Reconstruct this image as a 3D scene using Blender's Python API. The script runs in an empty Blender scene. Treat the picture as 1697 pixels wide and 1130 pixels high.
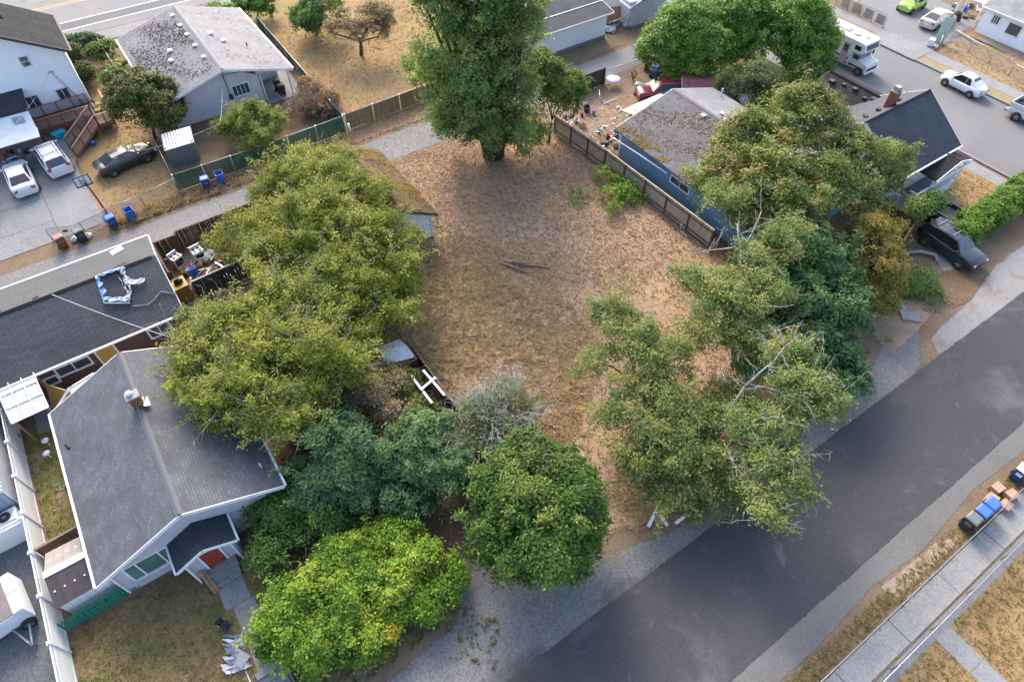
import bpy, bmesh, math, random
import numpy as np
from mathutils import Vector, Matrix
random.seed(7); rng = np.random.default_rng(11)
R = math.radians
scene = bpy.context.scene
C = scene.collection

# ------------------------------------------------------------------ camera, sky, sun, exposure
CAM_H = 32.0                                   # metres above the ground
FPX, YAW, PITCH, ROLL = 1057.006, 0.600578, 0.896408, 0.005707   # from the street and house lines, full-size pixels
_cy, _sy, _cp, _sp = math.cos(YAW), math.sin(YAW), math.cos(PITCH), math.sin(PITCH)
FWD = Vector((_sy*_cp, _cy*_cp, -_sp)); _r0 = Vector((_cy, -_sy, 0)); _u0 = _r0.cross(FWD)
RGT = math.cos(ROLL)*_r0 + math.sin(ROLL)*_u0; UPV = -math.sin(ROLL)*_r0 + math.cos(ROLL)*_u0
cam = bpy.data.cameras.new('camera'); camo = bpy.data.objects.new('camera', cam); C.objects.link(camo)
camo.matrix_world = Matrix(((RGT.x, UPV.x, -FWD.x, 0), (RGT.y, UPV.y, -FWD.y, 0), (RGT.z, UPV.z, -FWD.z, CAM_H), (0, 0, 0, 1)))
cam.sensor_fit = 'HORIZONTAL'; cam.sensor_width = 36.0; cam.lens = 36.0*FPX/1697; cam.clip_end = 3000; cam.clip_start = .1
scene.camera = camo

SUN_AZ = math.atan2(0.30, 0.95)                # from +Y towards +X
SUN_EL = R(35)
w = bpy.data.worlds.new('World'); scene.world = w; w.use_nodes = True
nt = w.node_tree; nt.nodes.clear()
sky = nt.nodes.new('ShaderNodeTexSky'); sky.sky_type = 'NISHITA'; sky.sun_disc = False
sky.sun_elevation = SUN_EL; sky.sun_rotation = SUN_AZ; sky.air_density = 0.9; sky.dust_density = 3.5; sky.ozone_density = 0.6
bg = nt.nodes.new('ShaderNodeBackground'); bg.inputs['Strength'].default_value = 0.15
wo = nt.nodes.new('ShaderNodeOutputWorld')
nt.links.new(sky.outputs[0], bg.inputs[0]); nt.links.new(bg.outputs[0], wo.inputs[0])
sd = bpy.data.lights.new('sun', 'SUN'); sd.energy = 1.0; sd.angle = R(18.0); sd.color = (1.0, 0.90, 0.78)
so = bpy.data.objects.new('sun', sd); C.objects.link(so)
_sv = Vector((math.sin(SUN_AZ)*math.cos(SUN_EL), math.cos(SUN_AZ)*math.cos(SUN_EL), math.sin(SUN_EL)))
so.rotation_euler = _sv.to_track_quat('Z', 'Y').to_euler(); so.location = _sv*80
scene.view_settings.view_transform = 'Standard'; scene.view_settings.look = 'None'
scene.view_settings.gamma = 1; scene.view_settings.use_curve_mapping = False
scene.view_settings.exposure = 1.75
scene.render.engine = 'CYCLES'
cy = scene.cycles; cy.max_bounces = 5; cy.diffuse_bounces = 2; cy.glossy_bounces = 2; cy.transmission_bounces = 3; cy.transparent_max_bounces = 8; cy.caustics_reflective = False; cy.caustics_refractive = False

def P(px, py, z=0.0):
    """photo pixel (1697 wide) -> point on the level z"""
    d = FWD + RGT*((px-848.5)/FPX) - UPV*((py-565)/FPX)
    t = (z-CAM_H)/d.z
    return Vector((d.x*t, d.y*t, z))
# ------------------------------------------------------------------ mesh builder and object helpers
ORG = {}
class MB:
    def __init__(s): s.v = []; s.f = []; s.uv = []; s.has_uv = False; s.sm = []
    def add(s, vs, fs, uvs=None, smooth=False):
        o = len(s.v); s.v += [tuple(x) for x in vs]
        for k, f in enumerate(fs):
            s.f.append([i+o for i in f]); s.sm.append(smooth)
            s.uv.append(uvs[k] if uvs else None)
        if uvs: s.has_uv = True
        return s
    def box(s, c, d, rz=0, rx=0, ry=0):
        x, y, z = d[0]/2, d[1]/2, d[2]/2
        M = Matrix.Rotation(rz, 3, 'Z') @ Matrix.Rotation(ry, 3, 'Y') @ Matrix.Rotation(rx, 3, 'X')
        c = Vector(c)
        vs = [c + M @ Vector((a*x, b*y, e*z)) for e in (-1, 1) for b in (-1, 1) for a in (-1, 1)]
        return s.add(vs, [(0,2,3,1), (4,5,7,6), (0,1,5,4), (2,6,7,3), (0,4,6,2), (1,3,7,5)])
    def mm(s, a, b):
        return s.box([(a[i]+b[i])/2 for i in range(3)], [abs(b[i]-a[i]) for i in range(3)])
    def beam(s, a, b, wd, ht, up=(0,0,1)):
        a, b = Vector(a), Vector(b); d = (b-a).normalized(); u = Vector(up)
        r = d.cross(u)
        if r.length < 1e-4: r = d.cross(Vector((1,0,0)))
        r.normalize(); u = r.cross(d); r *= wd/2; u *= ht/2
        vs = [p + i*r + j*u for p in (a, b) for j in (-1, 1) for i in (-1, 1)]
        return s.add(vs, [(0,1,3,2), (4,6,7,5), (0,4,5,1), (2,3,7,6), (0,2,6,4), (1,5,7,3)])
    def tube(s, pts, rad, n=6, smooth=True, cap=True):
        pts = [Vector(p) for p in pts]; k = len(pts)
        if not hasattr(rad, '__len__'): rad = [rad]*k
        vs = []; ref = Vector((.31, .17, .93))
        for i, p in enumerate(pts):
            t = (pts[min(i+1, k-1)] - pts[max(i-1, 0)])
            if t.length < 1e-6: t = Vector((0,0,1))
            t.normalize(); a = t.cross(ref)
            if a.length < .05: a = t.cross(Vector((1,0,0)))
            a.normalize(); b = t.cross(a)
            for j in range(n):
                q = 2*math.pi*j/n; vs.append(p + rad[i]*(math.cos(q)*a + math.sin(q)*b))
        fs = [(i*n+j, i*n+(j+1)%n, (i+1)*n+(j+1)%n, (i+1)*n+j) for i in range(k-1) for j in range(n)]
        s.add(vs, fs, smooth=smooth)
        if cap:
            o = len(s.v)-len(vs)
            s.f.append([o+j for j in range(n)][::-1]); s.f.append([o+(k-1)*n+j for j in range(n)]); s.sm += [False]*2; s.uv += [None]*2
        return s
    def lathe(s, prof, c=(0,0,0), n=16, axis='Z', smooth=True, cap=True):
        vs = []; c = Vector(c)
        for r, h in prof:
            for j in range(n):
                q = 2*math.pi*j/n; x, y = r*math.cos(q), r*math.sin(q)
                vs.append(c + Vector({'Z': (x,y,h), 'Y': (x,h,y), 'X': (h,x,y)}[axis]))
        k = len(prof)
        fs = [(i*n+j, i*n+(j+1)%n, (i+1)*n+(j+1)%n, (i+1)*n+j) for i in range(k-1) for j in range(n)]
        s.add(vs, fs, smooth=smooth)
        if not cap: return s
        o = len(s.v)-len(vs)
        s.f.append([o+j for j in range(n)]); s.f.append([o+(k-1)*n+j for j in range(n)]); s.sm += [False]*2; s.uv += [None]*2
        return s
    def prism(s, poly, z0, z1):
        n = len(poly)
        vs = [(p[0], p[1], z0) for p in poly] + [(p[0], p[1], z1) for p in poly]
        return s.add(vs, [tuple(range(n))[::-1], tuple(range(n, 2*n))] + [(i, (i+1)%n, n+(i+1)%n, n+i) for i in range(n)])
    def loft(s, rings, smooth=True, cap=True, closed=True):
        n = len(rings[0]); vs = [p for r in rings for p in r]; k = len(rings); m = n if closed else n-1
        s.add(vs, [(i*n+j, i*n+(j+1)%n, (i+1)*n+(j+1)%n, (i+1)*n+j) for i in range(k-1) for j in range(m)], smooth=smooth)
        if cap:
            o = len(s.v)-len(vs)
            s.f.append([o+j for j in range(n)][::-1]); s.f.append([o+(k-1)*n+j for j in range(n)]); s.sm += [False]*2; s.uv += [None]*2
        return s
    def slab(s, a, b, c, d, t, uv=True):
        """sloped sheet a-b (eave) c-d (ridge side, c above b), thickness t downwards, uv in metres"""
        a, b, c, d = map(Vector, (a, b, c, d)); n = (b-a).cross(d-a).normalized()
        if n.z < 0: n = -n
        vs = [a, b, c, d] + [p-n*t for p in (a, b, c, d)]
        e = (b-a).normalized(); g = n.cross(e)
        U = lambda p: ((p-a).dot(e), (p-a).dot(g))
        uvs = [[U(Vector(vs[i])) for i in f] for f in ((0,1,2,3), (7,6,5,4), (0,4,5,1), (1,5,6,2), (2,6,7,3), (3,7,4,0))]
        return s.add(vs, [(0,1,2,3), (7,6,5,4), (0,4,5,1), (1,5,6,2), (2,6,7,3), (3,7,4,0)], uvs)
    def build(s, name, m=None, parent=None, fixn=True):
        me = bpy.data.meshes.new(name)
        off = ORG.get(parent.name, (0,0,0)) if parent else (0,0,0)
        V = np.array(s.v, dtype=np.float64).reshape(-1, 3) - np.array(off)
        me.from_pydata(V.tolist(), [], s.f)
        if s.has_uv:
            ul = me.uv_layers.new(name='UVMap'); d = ul.data
            for p, u in zip(me.polygons, s.uv):
                if u:
                    for li, c in zip(p.loop_indices, u): d[li].uv = c
        if any(s.sm): me.polygons.foreach_set('use_smooth', s.sm)
        if fixn:
            bm = bmesh.new(); bm.from_mesh(me); bmesh.ops.recalc_face_normals(bm, faces=bm.faces); bm.to_mesh(me); bm.free()
        o = bpy.data.objects.new(name, me); C.objects.link(o)
        if m: me.materials.append(m)
        if parent: o.parent = parent; ORG[o.name] = off
        return o

def tag(o, label=None, cat=None, group=None, kind=None):
    if label: o['label'] = label
    if cat: o['category'] = cat
    if group: o['group'] = group
    if kind: o['kind'] = kind
    return o
def thing(name, label, cat, loc=(0,0,0), rz=0, group=None, world=False):
    """an Empty at the thing's base; world=True: its parts are given in world coordinates"""
    o = bpy.data.objects.new(name, None); C.objects.link(o); o.empty_display_size = .3
    o.location = loc; o.rotation_euler = (0, 0, rz); tag(o, label, cat, group)
    ORG[o.name] = tuple(loc) if world else (0,0,0)
    return o
def dup(root, loc, rz=0, label=None, group=None):
    r = root.copy(); C.objects.link(r); r.location = loc; r.rotation_euler = (0, 0, rz)
    if label: r['label'] = label
    if group: r['group'] = group
    for ch in list(root.children):
        c = ch.copy(); C.objects.link(c); c.parent = r
        for g in list(ch.children):
            d = g.copy(); C.objects.link(d); d.parent = c
    return r
def inst(name, me, parent, loc, rz=0, rx=0, ry=0, scale=None):
    """a piece sharing mesh data; loc in the frame the parent's parts are written in"""
    off = Vector(ORG.get(parent.name, (0,0,0))) if parent else Vector((0,0,0))
    o = bpy.data.objects.new(name, me); C.objects.link(o); o.parent = parent
    o.location = Vector(loc)-off; o.rotation_euler = (rx, ry, rz)
    if scale: o.scale = scale
    return o
def mesh_of(mb, name, m):
    me = bpy.data.meshes.new(name); me.from_pydata([tuple(v) for v in mb.v], [], mb.f); me.materials.append(m)
    bm = bmesh.new(); bm.from_mesh(me); bmesh.ops.recalc_face_normals(bm, faces=bm.faces); bm.to_mesh(me); bm.free()
    return me

# ------------------------------------------------------------------ materials
def _mat(name):
    m = bpy.data.materials.new(name); m.use_nodes = True; t = m.node_tree; t.nodes.clear()
    o = t.nodes.new('ShaderNodeOutputMaterial'); b = t.nodes.new('ShaderNodeBsdfPrincipled'); t.links.new(b.outputs[0], o.inputs[0])
    return m, t, b, o
def _n(t, ty, **k):
    n = t.nodes.new('ShaderNode'+ty)
    for a, v in k.items():
        if a.startswith('i_'): n.inputs[int(a[2:]) if a[2:].isdigit() else a[2:].replace('_', ' ')].default_value = v
        else: setattr(n, a, v)
    return n
def rgba(c): return (c[0], c[1], c[2], 1)
def _coord(t, kind):
    if kind == 'world': return _n(t, 'NewGeometry').outputs['Position']
    tc = _n(t, 'TexCoord'); return tc.outputs['UV' if kind == 'uv' else 'Object']
def _noise(t, co, scale, detail=4, rough=.6, dist=0):
    n = _n(t, 'TexNoise'); n.inputs['Scale'].default_value = scale; n.inputs['Detail'].default_value = detail
    n.inputs['Roughness'].default_value = rough; n.inputs['Distortion'].default_value = dist
    t.links.new(co, n.inputs['Vector']); return n.outputs['Fac']
def _ramp(t, fac, stops):
    r = _n(t, 'ValToRGB'); e = r.color_ramp.elements
    while len(e) < len(stops): e.new(.5)
    for k, (p, c) in enumerate(stops): e[k].position = p; e[k].color = rgba(c) if len(c) == 3 else c
    t.links.new(fac, r.inputs[0]); return r.outputs[0]
def _mix(t, fac, a, b, mode='MIX'):
    m = _n(t, 'Mix'); m.data_type = 'RGBA'; m.blend_type = mode
    for s, v in ((m.inputs[0], fac), (m.inputs[6], a), (m.inputs[7], b)):
        if isinstance(v, (int, float)): s.default_value = v
        elif isinstance(v, tuple): s.default_value = rgba(v)
        else: t.links.new(v, s)
    return m.outputs[2]
def _bump(t, b, h, strength, dist):
    u = _n(t, 'Bump'); u.inputs['Strength'].default_value = strength; u.inputs['Distance'].default_value = dist
    t.links.new(h, u.inputs['Height']); t.links.new(u.outputs[0], b.inputs['Normal'])
_cache = {}
def mk(name, c, c2=None, scale=3.0, rough=.7, metal=0, spec=.4, bump=0, bscale=None, co='object', coat=0, mid=(.35,.65)):
    """paint, metal, wood, plastic: one colour worn towards a second"""
    if name in _cache: return _cache[name]
    m, t, b, o = _mat(name)
    if c2 is None: c2 = tuple(x*.82 for x in c)
    cd = _coord(t, co); f = _noise(t, cd, scale)
    t.links.new(_ramp(t, f, [(mid[0], c), (mid[1], c2)]), b.inputs['Base Color'])
    b.inputs['Roughness'].default_value = rough; b.inputs['Metallic'].default_value = metal
    b.inputs['Specular IOR Level'].default_value = spec; b.inputs['Coat Weight'].default_value = coat
    if bump: _bump(t, b, _noise(t, cd, bscale or scale*6), bump, .02)
    _cache[name] = m; return m
def mk_ground(name, cols, big=.25, fine=7, bump=.6, dist=.06, grit=None, patch=None, rough=.95, sharp=(.36,.64)):
    """ground: large patches, clumps and grit in world metres; patch = (colour, scale, lo, hi) a second cover"""
    m, t, b, o = _mat(name); co = _coord(t, 'world')
    f1 = _noise(t, co, big, 4, .62, .6); f2 = _noise(t, co, fine, 4, .75); f3 = _noise(t, co, fine*4.5, 2, .7)
    base = _ramp(t, f1, [(sharp[0], cols[0]), (.5, cols[1]), (sharp[1], cols[2])])
    lo = tuple(x*.55 for x in cols[1]); hi = tuple(min(1, x*1.45) for x in cols[1])
    sp = _ramp(t, f2, [(.33, lo), (.5, cols[1]), (.68, hi)])
    col = _mix(t, .52, base, sp)
    if patch:
        for (pc, ps, pl, ph) in (patch if isinstance(patch, list) else [patch]):
            fp = _noise(t, co, ps, 5, .68, .5); k = _ramp(t, fp, [(pl, (0,0,0)), (ph, (1,1,1))])
            pcs = _ramp(t, f3, [(.35, tuple(x*.6 for x in pc)), (.65, tuple(x*1.35 for x in pc))])
            col = _mix(t, k, col, pcs)
    if grit:
        v = _n(t, 'TexVoronoi'); v.inputs['Scale'].default_value = grit; t.links.new(co, v.inputs['Vector'])
        g = _ramp(t, v.outputs['Color'], [(.1, (.7,.7,.7)), (.9, (1.3,1.3,1.3))]); col = _mix(t, .8, col, g, 'MULTIPLY')
    t.links.new(col, b.inputs['Base Color']); b.inputs['Roughness'].default_value = rough; b.inputs['Specular IOR Level'].default_value = .15
    _bump(t, b, f2, bump, dist); return m
def mk_shingle(name, c1, c2, mortar, wd=.33, ht=.145, stain=None, stain_amt=.4, leaf=None, leaf_lo=.6, rough=.9, spec=.25, seed=0, mort=.013):
    m, t, b, o = _mat(name); uv = _coord(t, 'uv')
    mp = _n(t, 'Mapping'); mp.inputs['Location'].default_value = (seed*3.7, seed*1.3, 0); t.links.new(uv, mp.inputs[0]); uv = mp.outputs[0]
    k = _n(t, 'TexBrick'); k.offset = .5; k.inputs['Scale'].default_value = 1; k.inputs['Brick Width'].default_value = wd; k.inputs['Row Height'].default_value = ht
    k.inputs['Mortar Size'].default_value = mort; k.inputs['Mortar Smooth'].default_value = .3; k.inputs['Bias'].default_value = 0
    k.inputs['Color1'].default_value = rgba(c1); k.inputs['Color2'].default_value = rgba(c2); k.inputs['Mortar'].default_value = rgba(mortar)
    t.links.new(uv, k.inputs['Vector'])
    g = _ramp(t, _noise(t, uv, 22, 4, .7), [(.3, (.72,.72,.72)), (.7, (1.25,1.25,1.25))])
    col = _mix(t, .8, k.outputs['Color'], g, 'MULTIPLY')
    big = _ramp(t, _noise(t, uv, .55, 4, .62, .4), [(.35, (.78,.78,.8)), (.65, (1.18,1.18,1.15))]); col = _mix(t, .75, col, big, 'MULTIPLY')
    if stain:
        sf = _ramp(t, _noise(t, uv, .8, 5, .7, .8), [(.46, (0,0,0)), (.64, (stain_amt,)*3)]); col = _mix(t, sf, col, stain)
    if leaf:
        area = _ramp(t, _noise(t, uv, .42, 3, .5), [(.42, (0,0,0)), (.6, (1,1,1))])
        lf = _ramp(t, _noise(t, uv, 3.4, 4, .8), [(leaf_lo, (0,0,0)), (leaf_lo+.03, (1,1,1))])
        col = _mix(t, _mix(t, 1.0, area, lf, 'MULTIPLY'), col, leaf)
    t.links.new(col, b.inputs['Base Color']); b.inputs['Roughness'].default_value = rough; b.inputs['Specular IOR Level'].default_value = spec
    _bump(t, b, k.outputs['Fac'], .5, -.02); return m
def mk_glass(name, tint=(.03,.045,.055), rough=.06):
    m, t, b, o = _mat(name); co = _coord(t, 'object')
    t.links.new(_ramp(t, _noise(t, co, .8, 3), [(.3, tint), (.7, tuple(x*1.9 for x in tint))]), b.inputs['Base Color'])
    b.inputs['Roughness'].default_value = rough; b.inputs['Specular IOR Level'].default_value = .8; b.inputs['Coat Weight'].default_value = .5; b.inputs['Coat Roughness'].default_value = .03
    return m
def mk_leaf(name, cols, trans=.35, rough=.55):
    """leaf: colour chosen by the face attribute 'tint' (each spray its own), light passes through"""
    m, t, b, o = _mat(name)
    a = _n(t, 'Attribute'); a.attribute_name = 'tint'
    k = len(cols); c = _ramp(t, a.outputs['Fac'], [(i/(k-1), x) for i, x in enumerate(cols)])
    t.links.new(c, b.inputs['Base Color']); b.inputs['Roughness'].default_value = rough; b.inputs['Specular IOR Level'].default_value = .14
    tr = _n(t, 'BsdfTranslucent'); t.links.new(_mix(t, 1.0, c, (1.15, 1.2, .7), 'MULTIPLY'), tr.inputs[0])
    mx = _n(t, 'MixShader'); mx.inputs[0].default_value = trans
    t.links.new(b.outputs[0], mx.inputs[1]); t.links.new(tr.outputs[0], mx.inputs[2]); t.links.new(mx.outputs[0], o.inputs[0]); return m
def mk_mesh(name, col, cell=.06, wire=.16, metal=.6, rough=.45):
    """chain link: diagonal wires, open between (uv in metres)"""
    m, t, b, o = _mat(name); uv = _coord(t, 'uv'); sx = _n(t, 'SeparateXYZ'); t.links.new(uv, sx.inputs[0])
    def ma(op, a, c=None, d=None):
        n = _n(t, 'Math', operation=op)
        for i, v in enumerate((a, c)):
            if v is None: continue
            if isinstance(v, (int, float)): n.inputs[i].default_value = v
            else: t.links.new(v, n.inputs[i])
        return n.outputs[0]
    fs = []
    for op in ('ADD', 'SUBTRACT'):
        q = ma('FRACT', ma('DIVIDE', ma(op, sx.outputs[0], sx.outputs[1]), cell)); fs.append(ma('LESS_THAN', q, wire))
    f = ma('MAXIMUM', fs[0], fs[1])
    b.inputs['Base Color'].default_value = rgba(col); b.inputs['Metallic'].default_value = metal; b.inputs['Roughness'].default_value = rough
    tp = _n(t, 'BsdfTransparent'); mx = _n(t, 'MixShader'); t.links.new(f, mx.inputs[0]); t.links.new(tp.outputs[0], mx.inputs[1]); t.links.new(b.outputs[0], mx.inputs[2])
    t.links.new(mx.outputs[0], o.inputs[0]); return m

WHITE = mk('white_paint', (.78,.79,.80), (.68,.69,.70), 2.0, .55)
WHITE_METAL = mk('white_metal', (.80,.81,.82), (.70,.71,.72), 1.5, .35)
GALV = mk('galvanised', (.42,.44,.46), (.30,.32,.34), 4, .42, .8)
BLACKP = mk('black_plastic', (.025,.025,.028), (.05,.05,.05), 3, .5)
RUBBER = mk('rubber', (.02,.02,.021), (.035,.033,.03), 8, .85)
STEEL = mk('steel', (.5,.5,.52), (.38,.38,.4), 5, .35, .9)
WOODB = mk('brown_wood', (.13,.075,.045), (.075,.042,.028), 5, .8, bump=.3)
WOODG = mk('grey_wood', (.20,.165,.13), (.11,.088,.07), 5, .85, bump=.4)
WOODT = mk('tan_wood', (.36,.22,.11), (.24,.14,.07), 4, .75, bump=.2)
CONC = mk_ground('concrete', [(0.245,0.245,0.241),(0.288,0.288,0.281),(0.331,0.328,0.317)], .35, 9, .15, .01)
CONCD = mk_ground('old_concrete', [(0.194,0.198,0.202),(0.234,0.238,0.241),(0.274,0.277,0.277)], .3, 8, .2, .012, patch=((.17,.16,.14), .5, .58, .72))
GLASS = mk_glass('window_glass'); GLASSG = mk_glass('green_glass', (.06,.13,.12)); GLASSL = mk_glass('pale_glass', (.16,.22,.25)); CARGLASS = mk_glass('car_glass', (.012,.014,.016), .04)
LAMP_R = mk('red_lamp', (.45,.02,.025), (.35,.015,.02), 3, .2, coat=.6); LAMP_W = mk('clear_lamp', (.7,.7,.68), (.55,.55,.55), 6, .15, coat=.6); LAMP_O = mk('amber_lamp', (.65,.2,.03), (.5,.15,.02), 3, .2)
CHAIN = mk_mesh('chain_link', (.40,.42,.43)); CHAING = mk_mesh('green_chain_link', (.10,.16,.13), metal=.1)
# ------------------------------------------------------------------ the ground: sheets a few millimetres apart
SHEET_N = 0
_bl = {}
def blendify(m, hard=14):
    if m.name in _bl: return _bl[m.name]
    b = m.copy(); _bl[m.name] = b; t = b.node_tree
    out = next(n for n in t.nodes if n.type == 'OUTPUT_MATERIAL'); sh = next(n for n in t.nodes if n.type == 'BSDF_PRINCIPLED')
    a = _n(t, 'Attribute'); a.attribute_name = 'cover'; co = _coord(t, 'world')
    def ma(op, x, y):
        n = _n(t, 'Math', operation=op)
        for i, v in enumerate((x, y)):
            if isinstance(v, (int, float)): n.inputs[i].default_value = v
            else: t.links.new(v, n.inputs[i])
        return n.outputs[0]
    nz = ma('ADD', ma('MULTIPLY', _noise(t, co, 1.1, 5, .72), .7), ma('MULTIPLY', _noise(t, co, 9, 2, .7), .5))
    k = ma('MULTIPLY', ma('SUBTRACT', ma('ADD', ma('MULTIPLY', a.outputs['Fac'], .75), nz), .98), hard); k.node.use_clamp = True
    tp = _n(t, 'BsdfTransparent'); mx = _n(t, 'MixShader'); t.links.new(k, mx.inputs[0]); t.links.new(tp.outputs[0], mx.inputs[1]); t.links.new(sh.outputs[0], mx.inputs[2]); t.links.new(mx.outputs[0], out.inputs[0])
    return b
def sheet(name, pts, z, m, rag=0, step=.45, thick=0, kind='structure', parent=None):
    global SHEET_N
    SHEET_N += 1
    if not parent: z += .0005*SHEET_N
    q = [Vector(p[:2]).to_3d() for p in pts]
    mb = MB()
    if thick: mb.prism(q, z-thick, z)
    else: mb.add([(p.x, p.y, z) for p in q], [tuple(range(len(q)))])
    o = mb.build(name, m, parent)
    if not thick:
        me = o.data; bm = bmesh.new(); bm.from_mesh(me)
        if rag:                                            # cover thins out over a border of this width
            lay = bm.verts.layers.float.new('cover'); bm.faces.ensure_lookup_table(); f0 = bm.faces[0]
            rr = bmesh.ops.inset_region(bm, faces=[f0], thickness=rag*2.2, use_even_offset=True, use_boundary=True)
            for v in bm.verts: v[lay] = 0 if v.is_boundary else 1
            me.materials.clear(); me.materials.append(blendify(m))
        bmesh.ops.triangulate(bm, faces=bm.faces, ngon_method='EAR_CLIP')
        for f in bm.faces:
            f.normal_update()
            if f.normal.z < 0: f.normal_flip()
        bm.to_mesh(me); bm.free()
    if kind and not parent: o['kind'] = kind
    return o
def rect(x0, y0, x1, y1): return [(x0,y0),(x1,y0),(x1,y1),(x0,y1)]

DIRT = mk_ground('dirt', [(0.136,0.093,0.064),(0.183,0.132,0.089),(0.230,0.170,0.119)], .3, 6, .6, .05, patch=((.10,.11,.045), .6, .58, .7))
SHADE_DIRT = mk_ground('shaded_dirt', [(.085,.058,.04),(.12,.083,.056),(.16,.115,.08)], .4, 7, .6, .05, patch=((.07,.08,.03), .8, .55, .68))  # darker copy of the dirt, with the shade put into its colour
LOT = mk_ground('dry_lot', [(.26,.165,.11),(.345,.232,.158),(.43,.305,.21)], .16, 5.0, .5, .04, patch=[((.43,.31,.175), .19, .50, .66), ((.27,.205,.17), .3, .60, .76)])
STRAW = mk_ground('straw_grass', [(.30,.20,.10),(.39,.27,.14),(.46,.33,.19)], .3, 6, .8, .06, patch=((.26,.185,.12), .4, .58, .72))
LAWN_DRY = mk_ground('golden_lawn', [(0.218,0.139,0.063),(0.271,0.182,0.089),(0.317,0.221,0.115)], .3, 6, .7, .05, patch=[((.15,.16,.055), .17, .56, .68), ((.30,.21,.14), .5, .62, .75)])
LAWN_MIX = mk_ground('patchy_lawn', [(0.162,0.106,0.055),(0.200,0.140,0.072),(0.145,0.123,0.051)], .45, 6, .9, .06, patch=[((.105,.125,.04), .42, .50, .66), ((.31,.225,.135), .7, .60, .72)])
LAWN_GREEN = mk_ground('green_lawn', [(.045,.085,.03),(.06,.11,.038),(.085,.125,.045)], .5, 8, .6, .05, patch=((.11,.085,.05), .3, .58, .7))
GRASS_OLIVE = mk_ground('side_grass', [(.12,.12,.04),(.16,.15,.055),(.22,.17,.085)], .5, 7, .8, .06, patch=((.27,.19,.11), .5, .56, .68))
ASPHALT = mk_ground('new_asphalt', [(.052,.052,.057),(.062,.062,.067),(.076,.075,.079)], .12, 16, .25, .01, rough=.75, patch=[((.165,.16,.158), .15, .56, .86), ((.12,.12,.125), .7, .60, .78)])
ASPH_OLD = mk_ground('old_asphalt', [(0.148,0.148,0.152),(0.176,0.176,0.178),(0.203,0.203,0.203)], .12, 14, .25, .01, rough=.85, patch=((.15,.15,.155), .3, .6, .74))
ASPH_MID = mk_ground('grey_asphalt', [(0.170,0.170,0.174),(0.204,0.204,0.208),(0.238,0.238,0.238)], .15, 12, .25, .01, rough=.85, patch=((.125,.125,.13), .3, .6, .72))
ALLEY = mk_ground('alley_gravel', [(0.168,0.165,0.165),(0.198,0.195,0.191),(0.231,0.224,0.218)], .22, 10, .5, .03, grit=16, patch=((.22,.18,.13), .35, .62, .76))
GRAVEL = mk_ground('gravel', [(0.142,0.143,0.144),(0.173,0.173,0.170),(0.200,0.201,0.190)], .3, 11, .7, .04, grit=13, patch=[((.19,.145,.10), .32, .56, .72)])
GRAVEL_D = mk_ground('dark_gravel', [(0.102,0.106,0.115),(0.132,0.136,0.140),(0.196,0.191,0.183)], .25, 11, .7, .04, grit=15)
SHOULDER = mk_ground('chip_shoulder', [(0.128,0.126,0.121),(0.155,0.152,0.145),(0.181,0.175,0.162)], .3, 12, .3, .015, patch=((.33,.25,.16), .3, .68, .8))
SAND = mk_ground('sandy_path', [(.30,.225,.16),(.37,.285,.21),(.43,.34,.26)], .3, 8, .5, .03)

g = sheet('ground', rect(-420, -300, 480, 520), 0, DIRT)
Z = .004
sheet('vacant_lot', [(9,17.2),(8.8,24),(11.5,31.8),(15.8,33),(16.2,41.9),(24,42.0),(30.9,41.8),(30.95,20.5),(33.5,13),(34.5,8.8),(30,6.7),(18,6.6),(13.5,6.5),(10.5,8),(8.3,11.5)], Z, LOT, .35)
sheet('straw_ground', [(9.1,17.4),(8.9,24),(9.8,29.5),(12.6,31.2),(14.2,27),(14.4,22),(12.5,18.8)], Z*2, STRAW, .5)
sheet('straw_ground', [(13.2,6.7),(30.2,6.9),(33.4,9),(31,11.5),(23,11.2),(16,11),(12.2,9.6)], Z*2, STRAW, .4)
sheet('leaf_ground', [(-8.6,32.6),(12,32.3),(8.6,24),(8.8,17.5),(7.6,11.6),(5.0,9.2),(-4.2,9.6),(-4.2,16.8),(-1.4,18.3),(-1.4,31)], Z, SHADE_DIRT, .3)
# streets
sheet('road', [(-60,-.75),(57.2,-.75),(57.2,5.15),(-60,5.15)], .034, ASPHALT, .1, .5)
sheet('street', [(57.4,-40),(67.55,-40),(67.55,95),(57.4,95)], Z, ASPH_OLD)
sheet('avenue', rect(-120, 79.6, 140, 98), Z, ASPH_MID)
mk_line = lambda n, a, b, wd, m: sheet(n, [(a[0], a[1]-wd/2), (b[0], a[1]-wd/2), (b[0], a[1]+wd/2), (a[0], a[1]+wd/2)], Z*2, m)
ROADWHITE = mk('road_white', (.72,.72,.72), (.55,.55,.56), 1.2, .7, co='world'); ROADYEL = mk('road_yellow', (.62,.40,.07), (.48,.32,.09), 1.2, .7, co='world')
mk_line('lane_marking', (-60,83.45), (60,0), .16, ROADWHITE); mk_line('lane_marking', (-60,81.5), (60,0), .16, ROADWHITE)
mk_line('lane_marking', (-60,88.0), (60,0), .13, ROADYEL); mk_line('lane_marking', (-60,88.5), (60,0), .13, ROADYEL)
sheet('asphalt_band', rect(-60, 81.6, 60, 83.35), Z*1.5, mk_ground('band_asphalt', [(.13,.13,.135),(.155,.155,.16),(.18,.18,.185)], .2, 14, .2, .01))
sheet('alley', [(-60,42.1),(38.8,42.4),(57.4,43.5),(57.4,46.6),(38.8,46.2),(-2,45.9),(-60,46.2)], Z*2, ALLEY, .16)
sheet('alley_asphalt', [(32,42.9),(57.3,43.2),(57.3,46.3),(32,46.1)], Z*3, ASPH_OLD, .1)
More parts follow.
